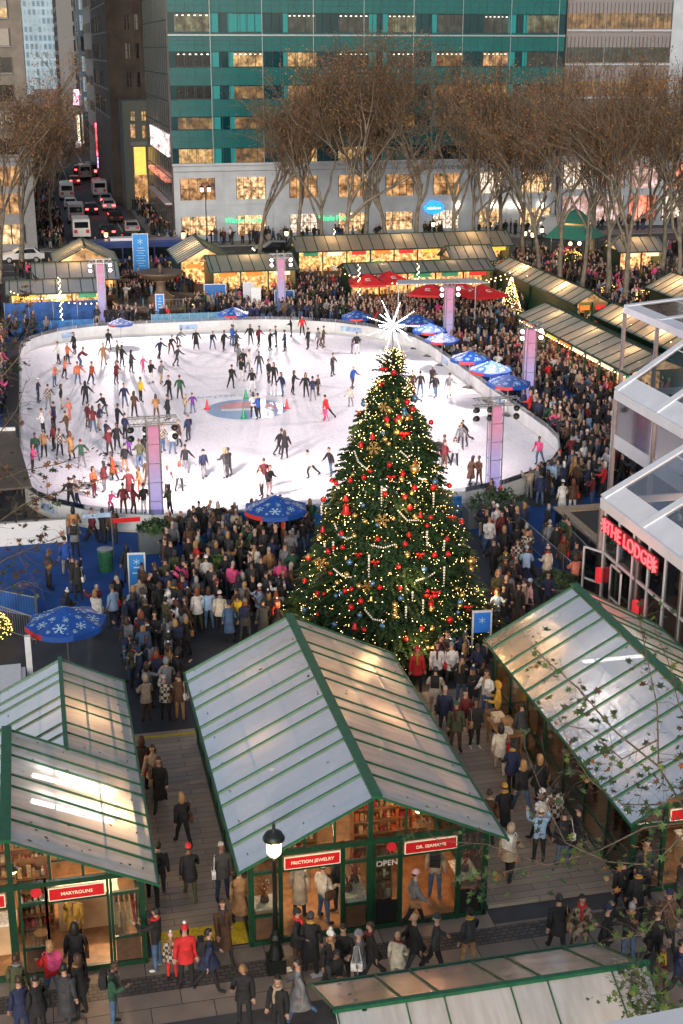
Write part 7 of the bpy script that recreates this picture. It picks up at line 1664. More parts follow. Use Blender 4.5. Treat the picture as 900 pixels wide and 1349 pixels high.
SR('market_stall', 'dark walled diagonal stall behind the long lit one', 40.6, 43.2, 80.8, 93.2, 2.9, 3.7, 'y', '+x', M_roof3, 9, 12, True)
SR('market_stall', 'stall with glowing front at the far right edge', 49.8, 53.8, 98.5, 104, 2.9, 4.0, 'y', '-y', M_roof3, 5, 13)
SR('market_stall', 'stall with orange goods under the right edge trees', 47.6, 52, 90.5, 95.5, 2.9, 3.9, 'y', '-y', M_roof2, 5, 14)
SR('market_stall', 'small bright stall among the right hand trees', 56, 60.5, 124, 128, 2.9, 4.0, 'x', '-y', M_roof3, 5, 15)
SR('market_stall', 'red roofed bright stall at the far right', 66, 72, 124, 129, 3.0, 4.0, 'x', '-y', mat('red_roof', (.3, .02, .02), .5), 6, 16)
# green roofed pavilion
x, y = G(755, 350); t = thing('pavilion', 'small pavilion with stepped green copper roof and hanging lamps', 'pavilion', (x, y, 0)); M_cop = mat('green_copper', (.04, .20, .15), .55, noise=.2)
b = MB(); b.lathe([(3.4, 3.0), (2.1, 4.1), (2.0, 4.3)], M_cop, n=4); b.lathe([(1.9, 4.5), (.7, 5.6), (.05, 5.9)], M_cop, n=4); b.build('roof', t); b = MB(); b.lathe([(1.7, 4.2), (1.7, 4.6)], M_stallwall, n=4); b.build('lantern', t)
for k in range(4):
    a = k * PI / 2; b = MB(); b.tube([(2.6 * math.cos(a), 2.6 * math.sin(a), 0), (2.6 * math.cos(a), 2.6 * math.sin(a), 3.1)], .09, M_dgreen, 6); b.build('post', t)
for k in range(3): b = MB(); b.sph((-1 + k, -1.4, 2.5), .2, M_lamp, 8); b.build('hanging_lamp', t)
point_light('pavilion_light', (x, y, 2.4), 120, (1, .6, .25), .2)
# fountain
GRAN = mat('pink_granite', (.12, .085, .065), .5, noise=.3, bump=.2); WAT = mat('fountain_water', (.10, .10, .09), .1, noise=.2)
x, y = G(213, 404); t = thing('fountain', 'brown stone fountain with a wide upper bowl behind the rink', 'fountain', (x, y, 0))
b = MB(); b.lathe([(4.2, 0), (4.3, .3), (4.3, .62), (3.9, .66), (3.85, .4)], GRAN, n=40); b.build('basin', t, True); b = MB(); b.lathe([(3.8, .42), (3.8, .46)], WAT, n=32); b.build('water', t)
b = MB(); b.lathe([(1.3, .4), (1.1, .9), (.7, 1.1), (.45, 1.5), (.4, 2.1), (.7, 2.4)], GRAN, n=24); b.build('pedestal', t, True); b = MB(); b.lathe([(.7, 2.38), (1.4, 2.6), (1.95, 2.95), (2.05, 3.1), (1.9, 3.12), (1.2, 2.95), (.3, 2.9)], GRAN, n=32); b.build('bowl', t, True)
b = MB(); b.lathe([(.25, 2.9), (.12, 3.3), (.22, 3.5), (.05, 3.8)], GRAN, n=12); b.build('finial', t, True); point_light('fountain_light', (x - 2.4, y - 2.6, .9), 40, (1, .65, .2), .1); point_light('fountain_light', (x + 2.4, y - 2.6, .9), 40, (1, .65, .2), .1)
# blue fence, barriers, banners
M_bfence = mat('blue_scrim', (.01, .07, .26), .7, noise=.5, nscale=1.5)
def scrim(p, q, h, label, z0=0, m_=None, group='blue scrims and fences'):
    t = thing('scrim_fence', label, 'fence', (p[0], p[1], 0), math.atan2(q[1] - p[1], q[0] - p[0]), group); L = math.dist(p, q); b = MB(); b.box((0, -.02, z0), (L, .02, h), m_ or M_bfence); b.build('scrim', t); n = int(L / 2) + 1
    for k in range(n + 1): b = MB(); b.tube([(L * k / n, 0, 0), (L * k / n, 0, h + .05)], .03, M_steel, 5); b.build('post', t)
scrim((-2.4, 113.7), (5.4, 113.7), 1.9, 'tall blue printed fence below the long grey roofed stall'); scrim((-2.2, 110.6), (4.6, 110.6), .9, 'lower pale blue fence in front of the tall blue fence', 0, mat('pale_blue_scrim', (.03, .16, .42), .6, noise=.5, nscale=2))
def barrier(p, q, label, h=1.1, group='steel crowd barriers', step=.13, fill=None):
    t = thing('crowd_barrier', label, 'barrier', (p[0], p[1], 0), math.atan2(q[1] - p[1], q[0] - p[0]), group); L = math.dist(p, q); b = MB(); b.tube([(0, 0, h), (L, 0, h)], .025, M_steel, 6); b.tube([(0, 0, .15), (L, 0, .15)], .02, M_steel, 6); b.build('rail', t); b = MB()
    for k in range(int(L / step) + 1): b.tube([(k * step, 0, .15), (k * step, 0, h)], .009, M_steel, 4, False)
    b.build('bars', t)
    for k in range(int(L / 1.8) + 2): u = min(L, k * 1.8); b = MB(); b.tube([(u, 0, 0), (u, 0, h)], .025, M_steel, 5); b.build('post', t)
    if fill: b = MB(); b.box((0, -.006, .15), (L, .006, h), fill); b.build('infill', t)
barrier(G(205, 412), G(300, 408), 'steel barrier across the fountain steps', step=.3); scrim(G(200, 432), G(300, 428), 1.1, 'pale blue glazed screen beside the fountain steps', 0, mat('ice_blue_panel', (.10, .25, .36), .4, noise=.4))
barrier(G(682, 708), G(751, 772), 'long rail on the left side of the dark ramp', 1.1); barrier(G(740, 702), G(800, 762), 'rail on the right side of the dark ramp beside the deck', 1.1); barrier(G(738, 715), G(798, 778), 'second parallel rail of the ramp by the lodge', 1.1); barrier(G(0, 832), G(48, 848), 'steel rail behind the bottom left parasol', 1.1, fill=None); barrier(G(0, 840 - 32), G(50, 852 - 34), 'farther rail with blue banner behind the bottom left parasol', 1.0, fill=M_bfence)
for k, (a, c, l) in enumerate([((178, 775), (188, 768), 'short barrier by the blue framed sign'), ((255, 758), (268, 742), 'short barrier left of the round planter'), ((635, 690), (648, 700), 'short barrier left of the right light tower')]): barrier(G(*a), G(*c), l)
# ticker tape of the near rink side: blue printed board in front of the barrier
t = thing('advert_board', 'blue patterned boards along the near rink edge', 'board', (0, 59.9, 0)); b = MB(); b.box((8.2, -.03, .05), (19.6, .03, .95), mat('blue_pattern_board', (.02, .14, .42), .5, noise=.7, nscale=3)); b.build('board_panel', t)
def banner(px, py, w_, h, c, label, name='banner_sign', z0=.3, cat='sign', marks=True):
    x, y = G(px, py); t = thing(name, label, cat, (x, y, 0), -YAW * .5); m_ = mat('banner_%s' % label[:12], c, .5, emit=.12, ec=c, noise=.1); b = MB(); b.box((-w_ / 2, -.04, z0), (w_ / 2, .04, z0 + h), m_); b.build('panel', t)
    b = MB(); 
    for sg in (-1, 1): b.box((sg * (w_ / 2 + .03) - .03, -.05, 0), (sg * (w_ / 2 + .03) + .03, .05, z0 + h + .03), M_white)
    b.box((-w_ / 2 - .06, -.05, z0 + h), (w_ / 2 + .06, .05, z0 + h + .06), M_white); b.build('frame', t)
    if marks:
        b = MB(); W_ = M_flake; s = w_ * .22; cz = z0 + h - w_ * .5
        for k in range(6): a = k * PI / 3 + PI / 6; b.bar((0, -.05, cz), (s * math.cos(a), -.05, cz + s * math.sin(a)), .03 * w_, .012, W_, up=(0, 1, 0))
        for k in range(int((h - w_) / .3)): L = w_ * (.3 if k % 2 else .2); b.box((-L, -.055, cz - w_ * .45 - k * .25), (L, -.045, cz - w_ * .45 - k * .25 + .05), W_)
        b.build('print', t)
    return t
banner(187, 366, 1.45, 4.0, (.01, .2, .55), 'tall blue banner with white flake mark in front of the bus'); banner(182, 782, .62, 1.45, (.02, .16, .45), 'blue framed sign standing on the carpet'); banner(633, 872, .62, .8, (.02, .14, .5), 'blue square sign at the foot of the tree', z0=1.2)
banner(328, 412, .8, 2.3, (.45, .45, .5), 'white pylon sign with red and blue panels behind the far barrier'); banner(338, 420, .7, 2.3, (.55, .56, .58), 'plain white pylon behind the far barrier', marks=False); banner(212, 428, .6, 2.2, (.02, .16, .5), 'small blue banner before the fountain'); banner(284, 408, 1.8, 1.9, (.01, .10, .32), 'blue box like screen right of the fountain', marks=False)
banner(375, 412, 1.6, 1.6, (.01, .10, .32), 'blue screen left of the middle crowd', marks=False)
# direction arms at the carpet and a small recycling bin
x, y = G(150, 735); t = thing('direction_sign', 'two armed direction sign with blue and red arms on the carpet', 'sign', (x, y, 0)); b = MB(); b.tube([(0, 0, 0), (0, 0, 2.2)], .04, M_steel, 6); b.build('pole', t); b = MB(); b.box((-1.25, -.03, 1.95), (.0, .03, 2.15), M_boardad); b.build('arm', t); b = MB(); b.box((.05, -.03, 1.65), (1.25, .03, 1.85), M_red); b.build('arm', t)
x, y = G(140, 752); t = thing('recycling_bin', 'green rimmed round bin on the blue carpet', 'bin', (x, y, .012)); b = MB(); b.lathe([(.3, 0), (.34, .95)], mat('bin_green', (.02, .12, .05), .5, noise=.4), n=16); b.build('bin_body', t); b = MB(); b.lathe([(.35, .95), (.35, 1.02), (.1, 1.04)], M_steel, n=16); b.build('lid', t)
# tables and cafe umbrellas' heaters omitted; string lights over the bar terrace
def string_lights(pts_, label, n, sag=.4, r=.05):
    b0 = Vector(pts_[0]); t = thing('string_lights', label, 'string lights', b0); seg = []
    for i in range(len(pts_) - 1):
        p, q = Vector(pts_[i]), Vector(pts_[i + 1])
        for k in range(13): u = k / 12; c = p.lerp(q, u) - Vector((0, 0, sag * 4 * u * (1 - u))); seg.append(c - b0)
    b = MB(); b.tube([tuple(s_) for s_ in seg], .012, M_black, 4); b.build('cable', t); tot = len(seg) - 1
    for k in range(n):
        f = k / (n - 1) * tot; i = min(tot - 1, int(f)); c = seg[i].lerp(seg[i + 1], f - i); b = MB(); b.sph((0, 0, -.07), r, M_bulb, 6); b.build('bulb', t, False, tuple(c))
GP = lambda px, py, y: (*[GY(px, py, y)[0]], y, GY(px, py, y)[1])
string_lights([GP(455, 360, 116), GP(545, 372, 112), GP(668, 366, 108)], 'warm string lights above the red parasols', 34, .3); string_lights([GP(510, 356, 118), GP(600, 371, 114), GP(672, 358, 109)], 'second warm string over the bar terrace', 26, .3)
string_lights([GP(14, 383, 113.4), GP(60, 392, 113.2), GP(135, 398, 113)], 'string of bulbs along the blue fence', 22, .2); string_lights([(35.0, 94.4, 2.55), (35.0, 75.2, 2.55)], 'string of bulbs under the eave of the long diagonal stall', 40, .05, .045)
string_lights([(14.32, 29, 2.45), (14.32, 39.8, 2.45)], 'red and amber bulbs under the right kiosk eave', 36, .05, .03)
for px, py, l in ((441, 355, 'pole wrapped in white lights at the left of the bar terrace'), (473, 412, 'pole wrapped in white lights beside the red parasols'), (550, 410, 'pole wrapped in lights before the tall pink tower'), (82, 432, 'pole wrapped in warm lights before the blue fence')):
    x, y = G(px, py); t = thing('light_pole', l, 'pole', (x, y, 0), 0, 'poles wrapped in lights'); b = MB(); b.tube([(0, 0, 0), (0, 0, 4.2)], .05, M_black, 6); b.build('pole', t); b = MB()
    for k in range(60): a = k * .9; b.sph((.07 * math.cos(a), .07 * math.sin(a), .2 + k * .066), .03, M_fairy[2], 4)
    o = b.build('light_wrap', t)
# small lit topiaries by the stalls
for i, (px, py, s) in enumerate([(683, 372, .9), (690, 402, 1.1), (652, 350, .8), (755, 350, 1.0), (848, 405, 1.0), (800, 395, .9)]):
    x, y = G(px, py); t = thing('lit_bush', '%s round bush wrapped in gold lights, counted from the left near the bare trunks' % ordn(i), 'bush', (x, y, 0), 0, 'bushes wrapped in lights'); b = MB(); leafball(b, (0, 0, .6), s, M_shrub, 260, .14, (1, 1, .9)); b.build('foliage', t); b = MB()
    for k in range(90): d = Vector((R.gauss(0, 1), R.gauss(0, 1), abs(R.gauss(0, 1)))).normalized() * s; b.sph((d.x, d.y, .6 + d.z * .9), .03, M_fairy[1], 4)
    o = b.build('light_net', t); tag(o, kind='stuff')
x, y = G(-4, 846); t = thing('lit_bush', 'bush wrapped in amber lights at the bottom left edge', 'bush', (x, y, 0)); b = MB(); leafball(b, (0, 0, .3), .6, M_shrub, 300, .1, (1, 1, 1.5)); b.build('foliage', t); b = MB()
for k in range(150): d = Vector((R.gauss(0, 1), R.gauss(0, 1), abs(R.gauss(0, 1)))).normalized() * .62; b.sph((d.x, d.y, .3 + d.z * 1.5), .022, M_fairy[1], 4)
o = b.build('light_net', t); tag(o, kind='stuff')
# rink side terrace at the left: brown canopy roof and white wall
t = thing('rink_pavilion', 'low brown canvas roof with pale rim at the near left corner of the rink', 'pavilion', (-3.4, 64, 0)); M_brn = mat('brown_canvas', (.085, .065, .05), .6, noise=.25, nscale=.6)
b = MB(); b.add([(-4, -2.6, 2.2), (2.7, -2.2, 2.2), (2.0, 5.0, 3.0), (-4, 5.0, 3.2), (-4, -2.6, 2.3), (2.7, -2.2, 2.3), (2.0, 5.0, 3.1), (-4, 5.0, 3.3)], [(0, 3, 2, 1), (4, 5, 6, 7), (0, 1, 5, 4), (1, 2, 6, 5), (2, 3, 7, 6), (3, 0, 4, 7)], M_brn); b.build('roof', t); b = MB(); b.bar((-4, 5.0, 3.3), (2.0, 5.0, 3.12), .12, .3, M_white); b.build('rim', t)
for xx, yy, zz in ((2.3, -2, 2.2), (-3.4, -2.2, 2.2), (1.7, 4.7, 3.0)): b = MB(); b.tube([(xx, yy, 0), (xx, yy, zz)], .06, M_black, 6); b.build('post', t)
t = thing('low_wall', 'white low wall panels edging the blue carpet at the left', 'wall', (-3.2, 60.2, 0)); b = MB(); b.box((-3, 0, .0), (3.9, .12, 1.1), M_white); b.box((-3, -.02, 1.1), (3.9, .14, 1.16), CONC); b.build('wall_panel', t)
t = thing('service_hut', 'white flat roofed hut with a white corner post behind the left kiosk', 'hut', (-2.9, 41.9, 0)); b = MB(); b.box((-3, 0, 0), (1.7, 2.4, 1.2), M_white); b.build('wall', t); b = MB(); b.box((1.75, 2.2, 0), (1.95, 2.4, 2.4), M_white); b.build('post', t); b = MB(); b.box((-3.1, -.1, 1.2), (1.55, 2.5, 1.3), M_white); b.build('roof', t)
# stall table with boxes at the right kiosk
x, y = 13.75, 36.9; t = thing('stall_table', 'wooden stall table at the right kiosk wall', 'table', (x, y, .1)); b = MB(); b.box((-.4, -.7, .8), (.4, .7, .86), M_wood); b.build('table_top', t)
for a in (-.34, .34):
    for c in (-.62, .62): b = MB(); b.box((a - .03, c - .03, 0), (a + .03, c + .03, .8), M_wood); b.build('leg', t)
for i, (dx, dy, c) in enumerate([(-.1, -.4, 5), (.12, .1, 7), (-.08, .45, 2)]): o = MB().box((-.18, -.18, 0), (.18, .18, .12 + .05 * i), GOODS[c]).build('cardboard_box', None, False, (x + dx, y + dy, .96)); tag(o, ['flat pale box nearest on the stall table', 'brown box in the middle of the stall table', 'cream box farthest on the stall table'][i], 'box', 'boxes on the stall table')
x, y = G(648, 960); o = MB().box((-.22, -.2, 0), (.22, .2, .55), GOODS[7]).build('wooden_crate', None, False, (x, y, .1)); tag(o, 'upright wooden crate standing in the right aisle beside the hooded reader', 'crate')
for px, py, l in ((370, 1284, 'white paper scrap on the ground right of the lamp post base'), (412, 1290, 'white paper on the ground by the black coats')):
    x, y = G(px, py); o = MB().add([(0, 0, .012), (.3, .05, .012), (.27, .22, .02), (-.03, .18, .012), (0, 0, .018), (.3, .05, .018), (.27, .22, .026), (-.03, .18, .018)], [(0, 1, 2, 3), (7, 6, 5, 4)], M_white).build('paper_scrap', None, False, (x, y, 0)); tag(o, l, 'paper')
# ---------------------------------------------------------------- clear tents and the lodge
M_tent = mat('tent_white', (.74, .76, .82), .45, noise=.06, nscale=1.2); M_upr = mat('pinkish_post', (.36, .27, .26), .5, noise=.15); CLR = thin_glass('clear_vinyl', (.82, .86, .9), .10, .08, .12); CLR2 = thin_glass('clear_roof_vinyl', (.70, .76, .84), .22, .06, .2)
def clear_tent(label, X, Y, L, z, W_, rise, name='event_tent', bay=3.6, wall=None, panel=True):
    """eave runs along depth from Y towards the camera; roof climbs to +X"""
    t = thing(name, label, 'tent', (X, Y, 0)); sl = rise / W_; nb = max(1, round(L / bay))
    b = MB(); b.box((-.12, -L, z - .42), (.14, 0, z), M_tent); b.build('eave_beam', t)
    for k in range(nb + 1):
        y_ = -L * k / nb; b = MB(); b.bar((0, y_, z - .02), (W_, y_, z + rise - .02), .42, .16, M_tent); b.bar((W_, y_, z + rise - .02), (2 * W_, y_, z - .02), .42, .16, M_tent); b.build('rafter', t)
        b = MB(); b.box((-.09, y_ - .09, 0), (.09, y_ + .09, z - .42), M_upr); b.box((-.13, y_ - .05, 0), (-.09, y_ + .05, z - .42), M_steel); b.build('post', t)
        if k < nb:
            y2 = -L * (k + 1) / nb + .22; y1 = y_ - .22
            b = MB(); b.add([(.8, y1, z + sl * .8), (.8, y2, z + sl * .8), (W_, y2, z + rise), (W_, y1, z + rise)], [(0, 1, 2, 3)], CLR2); b.build('roof_panel', t)
            b = MB(); b.add([(0, y1, z), (0, y2, z), (.8, y2, z + sl * .8), (.8, y1, z + sl * .8), (0, y1, z - .03), (0, y2, z - .03), (.8, y2, z + sl * .8 - .03), (.8, y1, z + sl * .8 - .03)], [(0, 1, 2, 3), (7, 6, 5, 4), (3, 2, 6, 7)], M_tent)
            b.build('roof_frame', t)
            for q in (.33, .66): b = MB(); b.bar((1.1 + (W_ - 1.1) * q, y1, z + sl * (1.1 + (W_ - 1.1) * q) + .01), (1.1 + (W_ - 1.1) * q, y2, z + sl * (1.1 + (W_ - 1.1) * q) + .01), .05, .03, M_tent); b.build('cross_bar', t)
            if panel and wall:
                b = MB(); b.box((-.02, y2, wall[1]), (0, y1, z - .42), CLR); b.build('wall_window', t); b = MB(); b.box((-.03, y2 - .1, wall[0]), (.01, y1 + .1, wall[1]), M_tent); b.build('wall_skirt', t)
    b = MB(); b.bar((0, 0, z - .2), (W_, 0, z - .2), .1, .3, M_tent); b.add([(0, .02, z - .1), (2 * W_, .02, z - .1), (W_, .02, z + rise)], [(0, 1, 2)], CLR); b.build('gable_panel', t)
    return t
lod = clear_tent('nearest clear roofed white tent with the red neon sign', 21.58, 47.87, 14.4, 4.6, 6.6, 3.6, bay=3.6, panel=False)
clear_tent('middle white tent with clear walls and raised white skirt', 25.65, 56.2, 8.2, 6.8, 6.0, 3.9, bay=4.1, wall=(4.1, 4.75))
clear_tent('farthest white tent frame at the right edge', 34.9, 76.0, 9, 6.8, 7, .6, bay=6, wall=None, panel=False)
# lodge front: glazing under the eave and a double door
M_neon = mat('red_neon', (1, .1, .1), .4, emit=3.2, ec=(1, .04, .05), noise=0)
sg = thing('neon_sign', 'long red neon sign reading THE LODGE on the tent front', 'neon sign', (21.40, 44.8, 3.72)); b = MB(); b.box((-.05, -2.5, -.33), (.0, 2.5, .33), mat('sign_back', (.10, .01, .015), .5)); b.build('back_panel', sg)
text_mesh('lettering', 'THE LODGE', .76, M_neon, (-.08, 0, -.02), (PI / 2, 0, -PI / 2), sg, extrude=.02)
for s_ in (-2.22, 2.22):
    b = MB()
    for k in range(4): a = k * PI / 4; b.bar((-.06, -.3 * math.cos(a), -.3 * math.sin(a)), (-.06, .3 * math.cos(a), .3 * math.sin(a)), .05, .05, M_neon)
    b.build('star_mark', sg, False, (-.02 - .0, s_, 0))
point_light('neon_glow', (20.9, 44.8, 3.4), 25, (1, .1, .1), .6)
x0 = 21.52; t = thing('lodge_front', 'glazed white framed front below the neon sign', 'shop front', (x0, 44, 0))
for k in range(9): b = MB(); y_ = 3.4 - k * 1.35; b.box((-.04, y_ - .04, 0), (.04, y_ + .04, 4.18), M_white); b.build('mullion', t); b = MB(); b.box((-.01, y_ - 1.3, .1), (.01, y_ - .05, 4.1), GLASS); b.build('pane', t)
b = MB(); b.box((-.05, -9, 2.4), (.05, 3.5, 2.5), M_white); b.build('transom', t)
def ldoor(y_, open_, label):
    t = thing('glass_door', label, 'door', (21.3, y_, 0), open_, 'lodge glass doors'); b = MB()
    for a in (-.5, .45): b.box((-.03, a, 0), (.03, a + .07, 2.45), M_white)
    for z_ in (0, 1.05, 2.38): b.box((-.03, -.5, z_), (.03, .52, z_ + .07), M_white)
    b.build('frame', t); b = MB(); b.box((-.008, -.43, .07), (.008, .45, 2.38), GLASS); b.build('pane', t); b = MB(); b.tube([(-.07, .38, .8), (-.07, .38, 1.4)], .02, M_steel, 6); b.build('handle', t)
x_, y_ = G(732 + 120, 812); ldoor(y_ - .6, 0, 'nearer white framed glass door under the sign'); ldoor(y_ + 1.6, .5, 'farther white framed glass door standing open')
M_extr = mat('red_cabinet', (.5, .03, .04), .4, emit=.4, ec=(.8, .04, .05))
for i, dy in enumerate((1.1, -2.4)): o = MB().box((-.10, -.11, 1.2), (.10, .11, 1.8), M_extr).build('wall_box', None, False, (21.35, y_ + dy, 0)); tag(o, ['red cabinet between the two glass doors', 'red cabinet right of the glass doors'][i], 'cabinet', 'red cabinets at the lodge front')
for i in range(3): point_light('lodge_lamp', (25, 47 - i * 4.5, 3.6), 50, (1, .6, .38), .3)
structure(MB().box((21.6, 33.5, 0), (34, 47.8, .08), M_wood).build('lodge_floor'))
tb = [(23.0, 45.5), (24.6, 43.8), (23.2, 42.2), (25.2, 46.4), (24.8, 41.2)]
for i, (a, c) in enumerate(tb):
    t = thing('bistro_table', '%s round table inside the lodge, counted from the rink end' % ordn(i), 'table', (a, c, .08), 0, 'round tables in the lodge'); b = MB(); b.lathe([(.42, .72), (.42, .75)], M_wood, n=16); b.build('table_top', t); b = MB(); b.tube([(0, 0, 0), (0, 0, .72)], .04, M_black, 6); b.lathe([(.25, 0), (.25, .03)], M_black, n=12); b.build('leg', t)
# deck beside the lodge with a wooden top
M_pdk = mat('pale_deck_wood', (.42, .30, .19), .55, noise=.2)
t = thing('terrace_deck', 'raised wooden terrace with black rail wall left of the lodge', 'terrace', (25.3, 53.6, 0)); b = MB(); b.box((-1.9, -4.2, 0), (2.6, 3.6, .9), M_black); b.build('base', t); b = MB(); b.box((-2, 3.0, .9), (2.7, 3.7, .98), M_pdk); b.box((-2, -4.3, .9), (-1.5, 3.0, .98), mat('pale_deck_wood', (.42, .30, .19), .55, noise=.2)); b.build('deck_boards', t)
# pale out-of-focus ledge of the viewpoint at the bottom right corner
p = GD(905, 1326, 3.0); o = MB().add([(0, 0, 0), (-.25, .02, -.028), (-.25, -.6, -.028), (.6, -.6, .07), (.6, .1, .07), (0, 0, -.2), (-.25, .02, -.228), (-.25, -.6, -.228), (.6, -.6, -.13), (.6, .1, -.13)], [(0, 4, 3, 2, 1), (0, 1, 6, 5), (1, 2, 7, 6), (0, 5, 9, 4), (5, 6, 7, 8, 9)], M_white).build('parapet_ledge', None, False, p); tag(o, 'pale out of focus stone ledge in the bottom right corner', 'ledge')
# ---------------------------------------------------------------- bare plane trees
M_pbark = mat('plane_bark', (.15, .13, .10), .85, noise=.45, nscale=2.5, bump=.3); M_twig = mat('twig_bark', (.115, .085, .06), .9, noise=.3)
M_leafb = [mat('dry_leaf_%d' % i, c, .7, noise=.2) for i, c in enumerate([(.30, .13, .035), (.19, .09, .035), (.30, .16, .045), (.14, .09, .04)])]
def grow(seed, hgt_=21, spread=6.2, dens=1.0):
    r = random.Random(seed); tb_ = MB(); tw = MB(); lv = MB(); tips = []
    def branch(p, d, L, rad, lvl):
        n = 5 if lvl < 2 else 4; pts_ = [p]; dd = d.copy()
        for k in range(n):
            dd = (dd + Vector((r.gauss(0, .16), r.gauss(0, .16), r.gauss(0.03, .10))) * (1 if lvl else .35)).normalized(); pts_.append(pts_[-1] + dd * L / n)
        rd = [rad * (1 - .55 * k / n) for k in range(n + 1)]
        (tb_ if lvl < 3 else tw).tube([tuple(q) for q in pts_], rd, M_pbark if lvl < 3 else M_twig, 7 if lvl == 0 else 5 if lvl < 3 else 3, False)
        if lvl >= 5: return
        kids = {0: 4, 1: 4, 2: 4, 3: 5, 4: 4}[lvl]
        for k in range(kids):
            u = r.uniform(.35, 1.0) if lvl else r.uniform(.6, 1.0); i = min(n - 1, int(u * n)); q = pts_[i].lerp(pts_[i + 1], u * n - i); ax = Vector((r.gauss(0, 1), r.gauss(0, 1), r.gauss(0, .6))); ax = (ax - dd * ax.dot(dd)).normalized()
            ang = r.uniform(.3, .7) if lvl else r.uniform(.25, .6); nd = (dd * math.cos(ang) + ax * math.sin(ang) + Vector((0, 0, .22 if lvl < 4 else .05))).normalized()
            branch(q, nd, L * {0: r.uniform(.8, 1.05), 1: r.uniform(.6, .85), 2: r.uniform(.5, .7), 3: r.uniform(.5, .7), 4: r.uniform(.5, .8)}[lvl], max(.008, rad * (.52 if lvl else .55)), lvl + 1)
        if lvl >= 3:
            for _ in range(int((6 if pts_[0].z < hgt_ * .4 else 10) * dens)):
                q = pts_[r.randrange(1, n + 1)] + Vector((r.gauss(0, .45), r.gauss(0, .45), r.gauss(0, .4))); s = r.uniform(.045, .09)
                a = Vector((r.gauss(0, 1), r.gauss(0, 1), r.gauss(0, 1))).normalized() * s; c = a.orthogonal().normalized() * s * .8; hi = q.z / hgt_
                lv.add([tuple(q - a), tuple(q + c), tuple(q + a), tuple(q - c)], [(0, 1, 2, 3)], M_leafb[r.choice([0, 1, 1, 2, 3, 0] if hi > .6 else [1, 3, 3, 0])])
    branch(Vector((0, 0, -.1)), Vector((r.uniform(-.06, .06), r.uniform(-.06, .06), 1)).normalized(), hgt_ * .26, .235, 0)
    return tb_, tw, lv
PT = []
for i in range(5):
    tb_, tw, lv = grow(100 + i, 22 + (i % 3)); a = tb_.build('trunk', None, True); v_ = tw.build('crown', None); l_ = lv.build('foliage', None); PT.append((a.data, v_.data, l_.data))
    zz = max(q[2] for q in tw.v); PT[-1] += (zz,)
    for o in (a, v_, l_): bpy.data.objects.remove(o)
def plane_tree(x, y, i, h, label, rz, group='bare plane trees round the rink'):
    t = thing('plane_tree', label, 'tree', (x, y, 0), rz, group); d = PT[i]; s = h / d[3]; t.scale = (s, s, s)
    for nm, me in (('trunk', d[0]), ('crown', d[1])): o = bpy.data.objects.new(nm, me); col.objects.link(o); o.parent = t; last = o
    o = bpy.data.objects.new('foliage', d[2]); col.objects.link(o); o.parent = last
for k, (px, py, top) in enumerate([(28, 352, 80), (340, 347, 110), (392, 345, 75), (428, 352, 95), (455, 362, 60), (478, 345, 58), (512, 347, 75), (545, 346, 55), (592, 348, 70), (622, 345, 95), (660, 335, 98), (690, 352, 100), (645, 360, 120), (70, 320, 140), (2, 365, 100), (50, 300, 130)]):
    x, y = G(px, py); z = GY(px, top, y)[1]; plane_tree(x, y, k % 5, max(10, z * 1.1), '%s bare plane tree from the left in the row before the avenue' % ordn(k), R.uniform(0, 6.28))
for k, (px, py, top) in enumerate([(737, 388, 90), (765, 392, 100), (800, 402, 80), (824, 412, 90), (870, 372, 85), (895, 400, 80), (850, 350, 95), (710, 372, 110), (780, 350, 90), (905, 345, 100)]):
    x, y = G(px, py); z = GY(px, top, y)[1]; plane_tree(x, y, (k + 2) % 5, max(10, z * 1.1), '%s bare plane tree, counted outward, in the grove at the right' % ordn(k), R.uniform(0, 6.28), 'bare plane trees of the right grove')
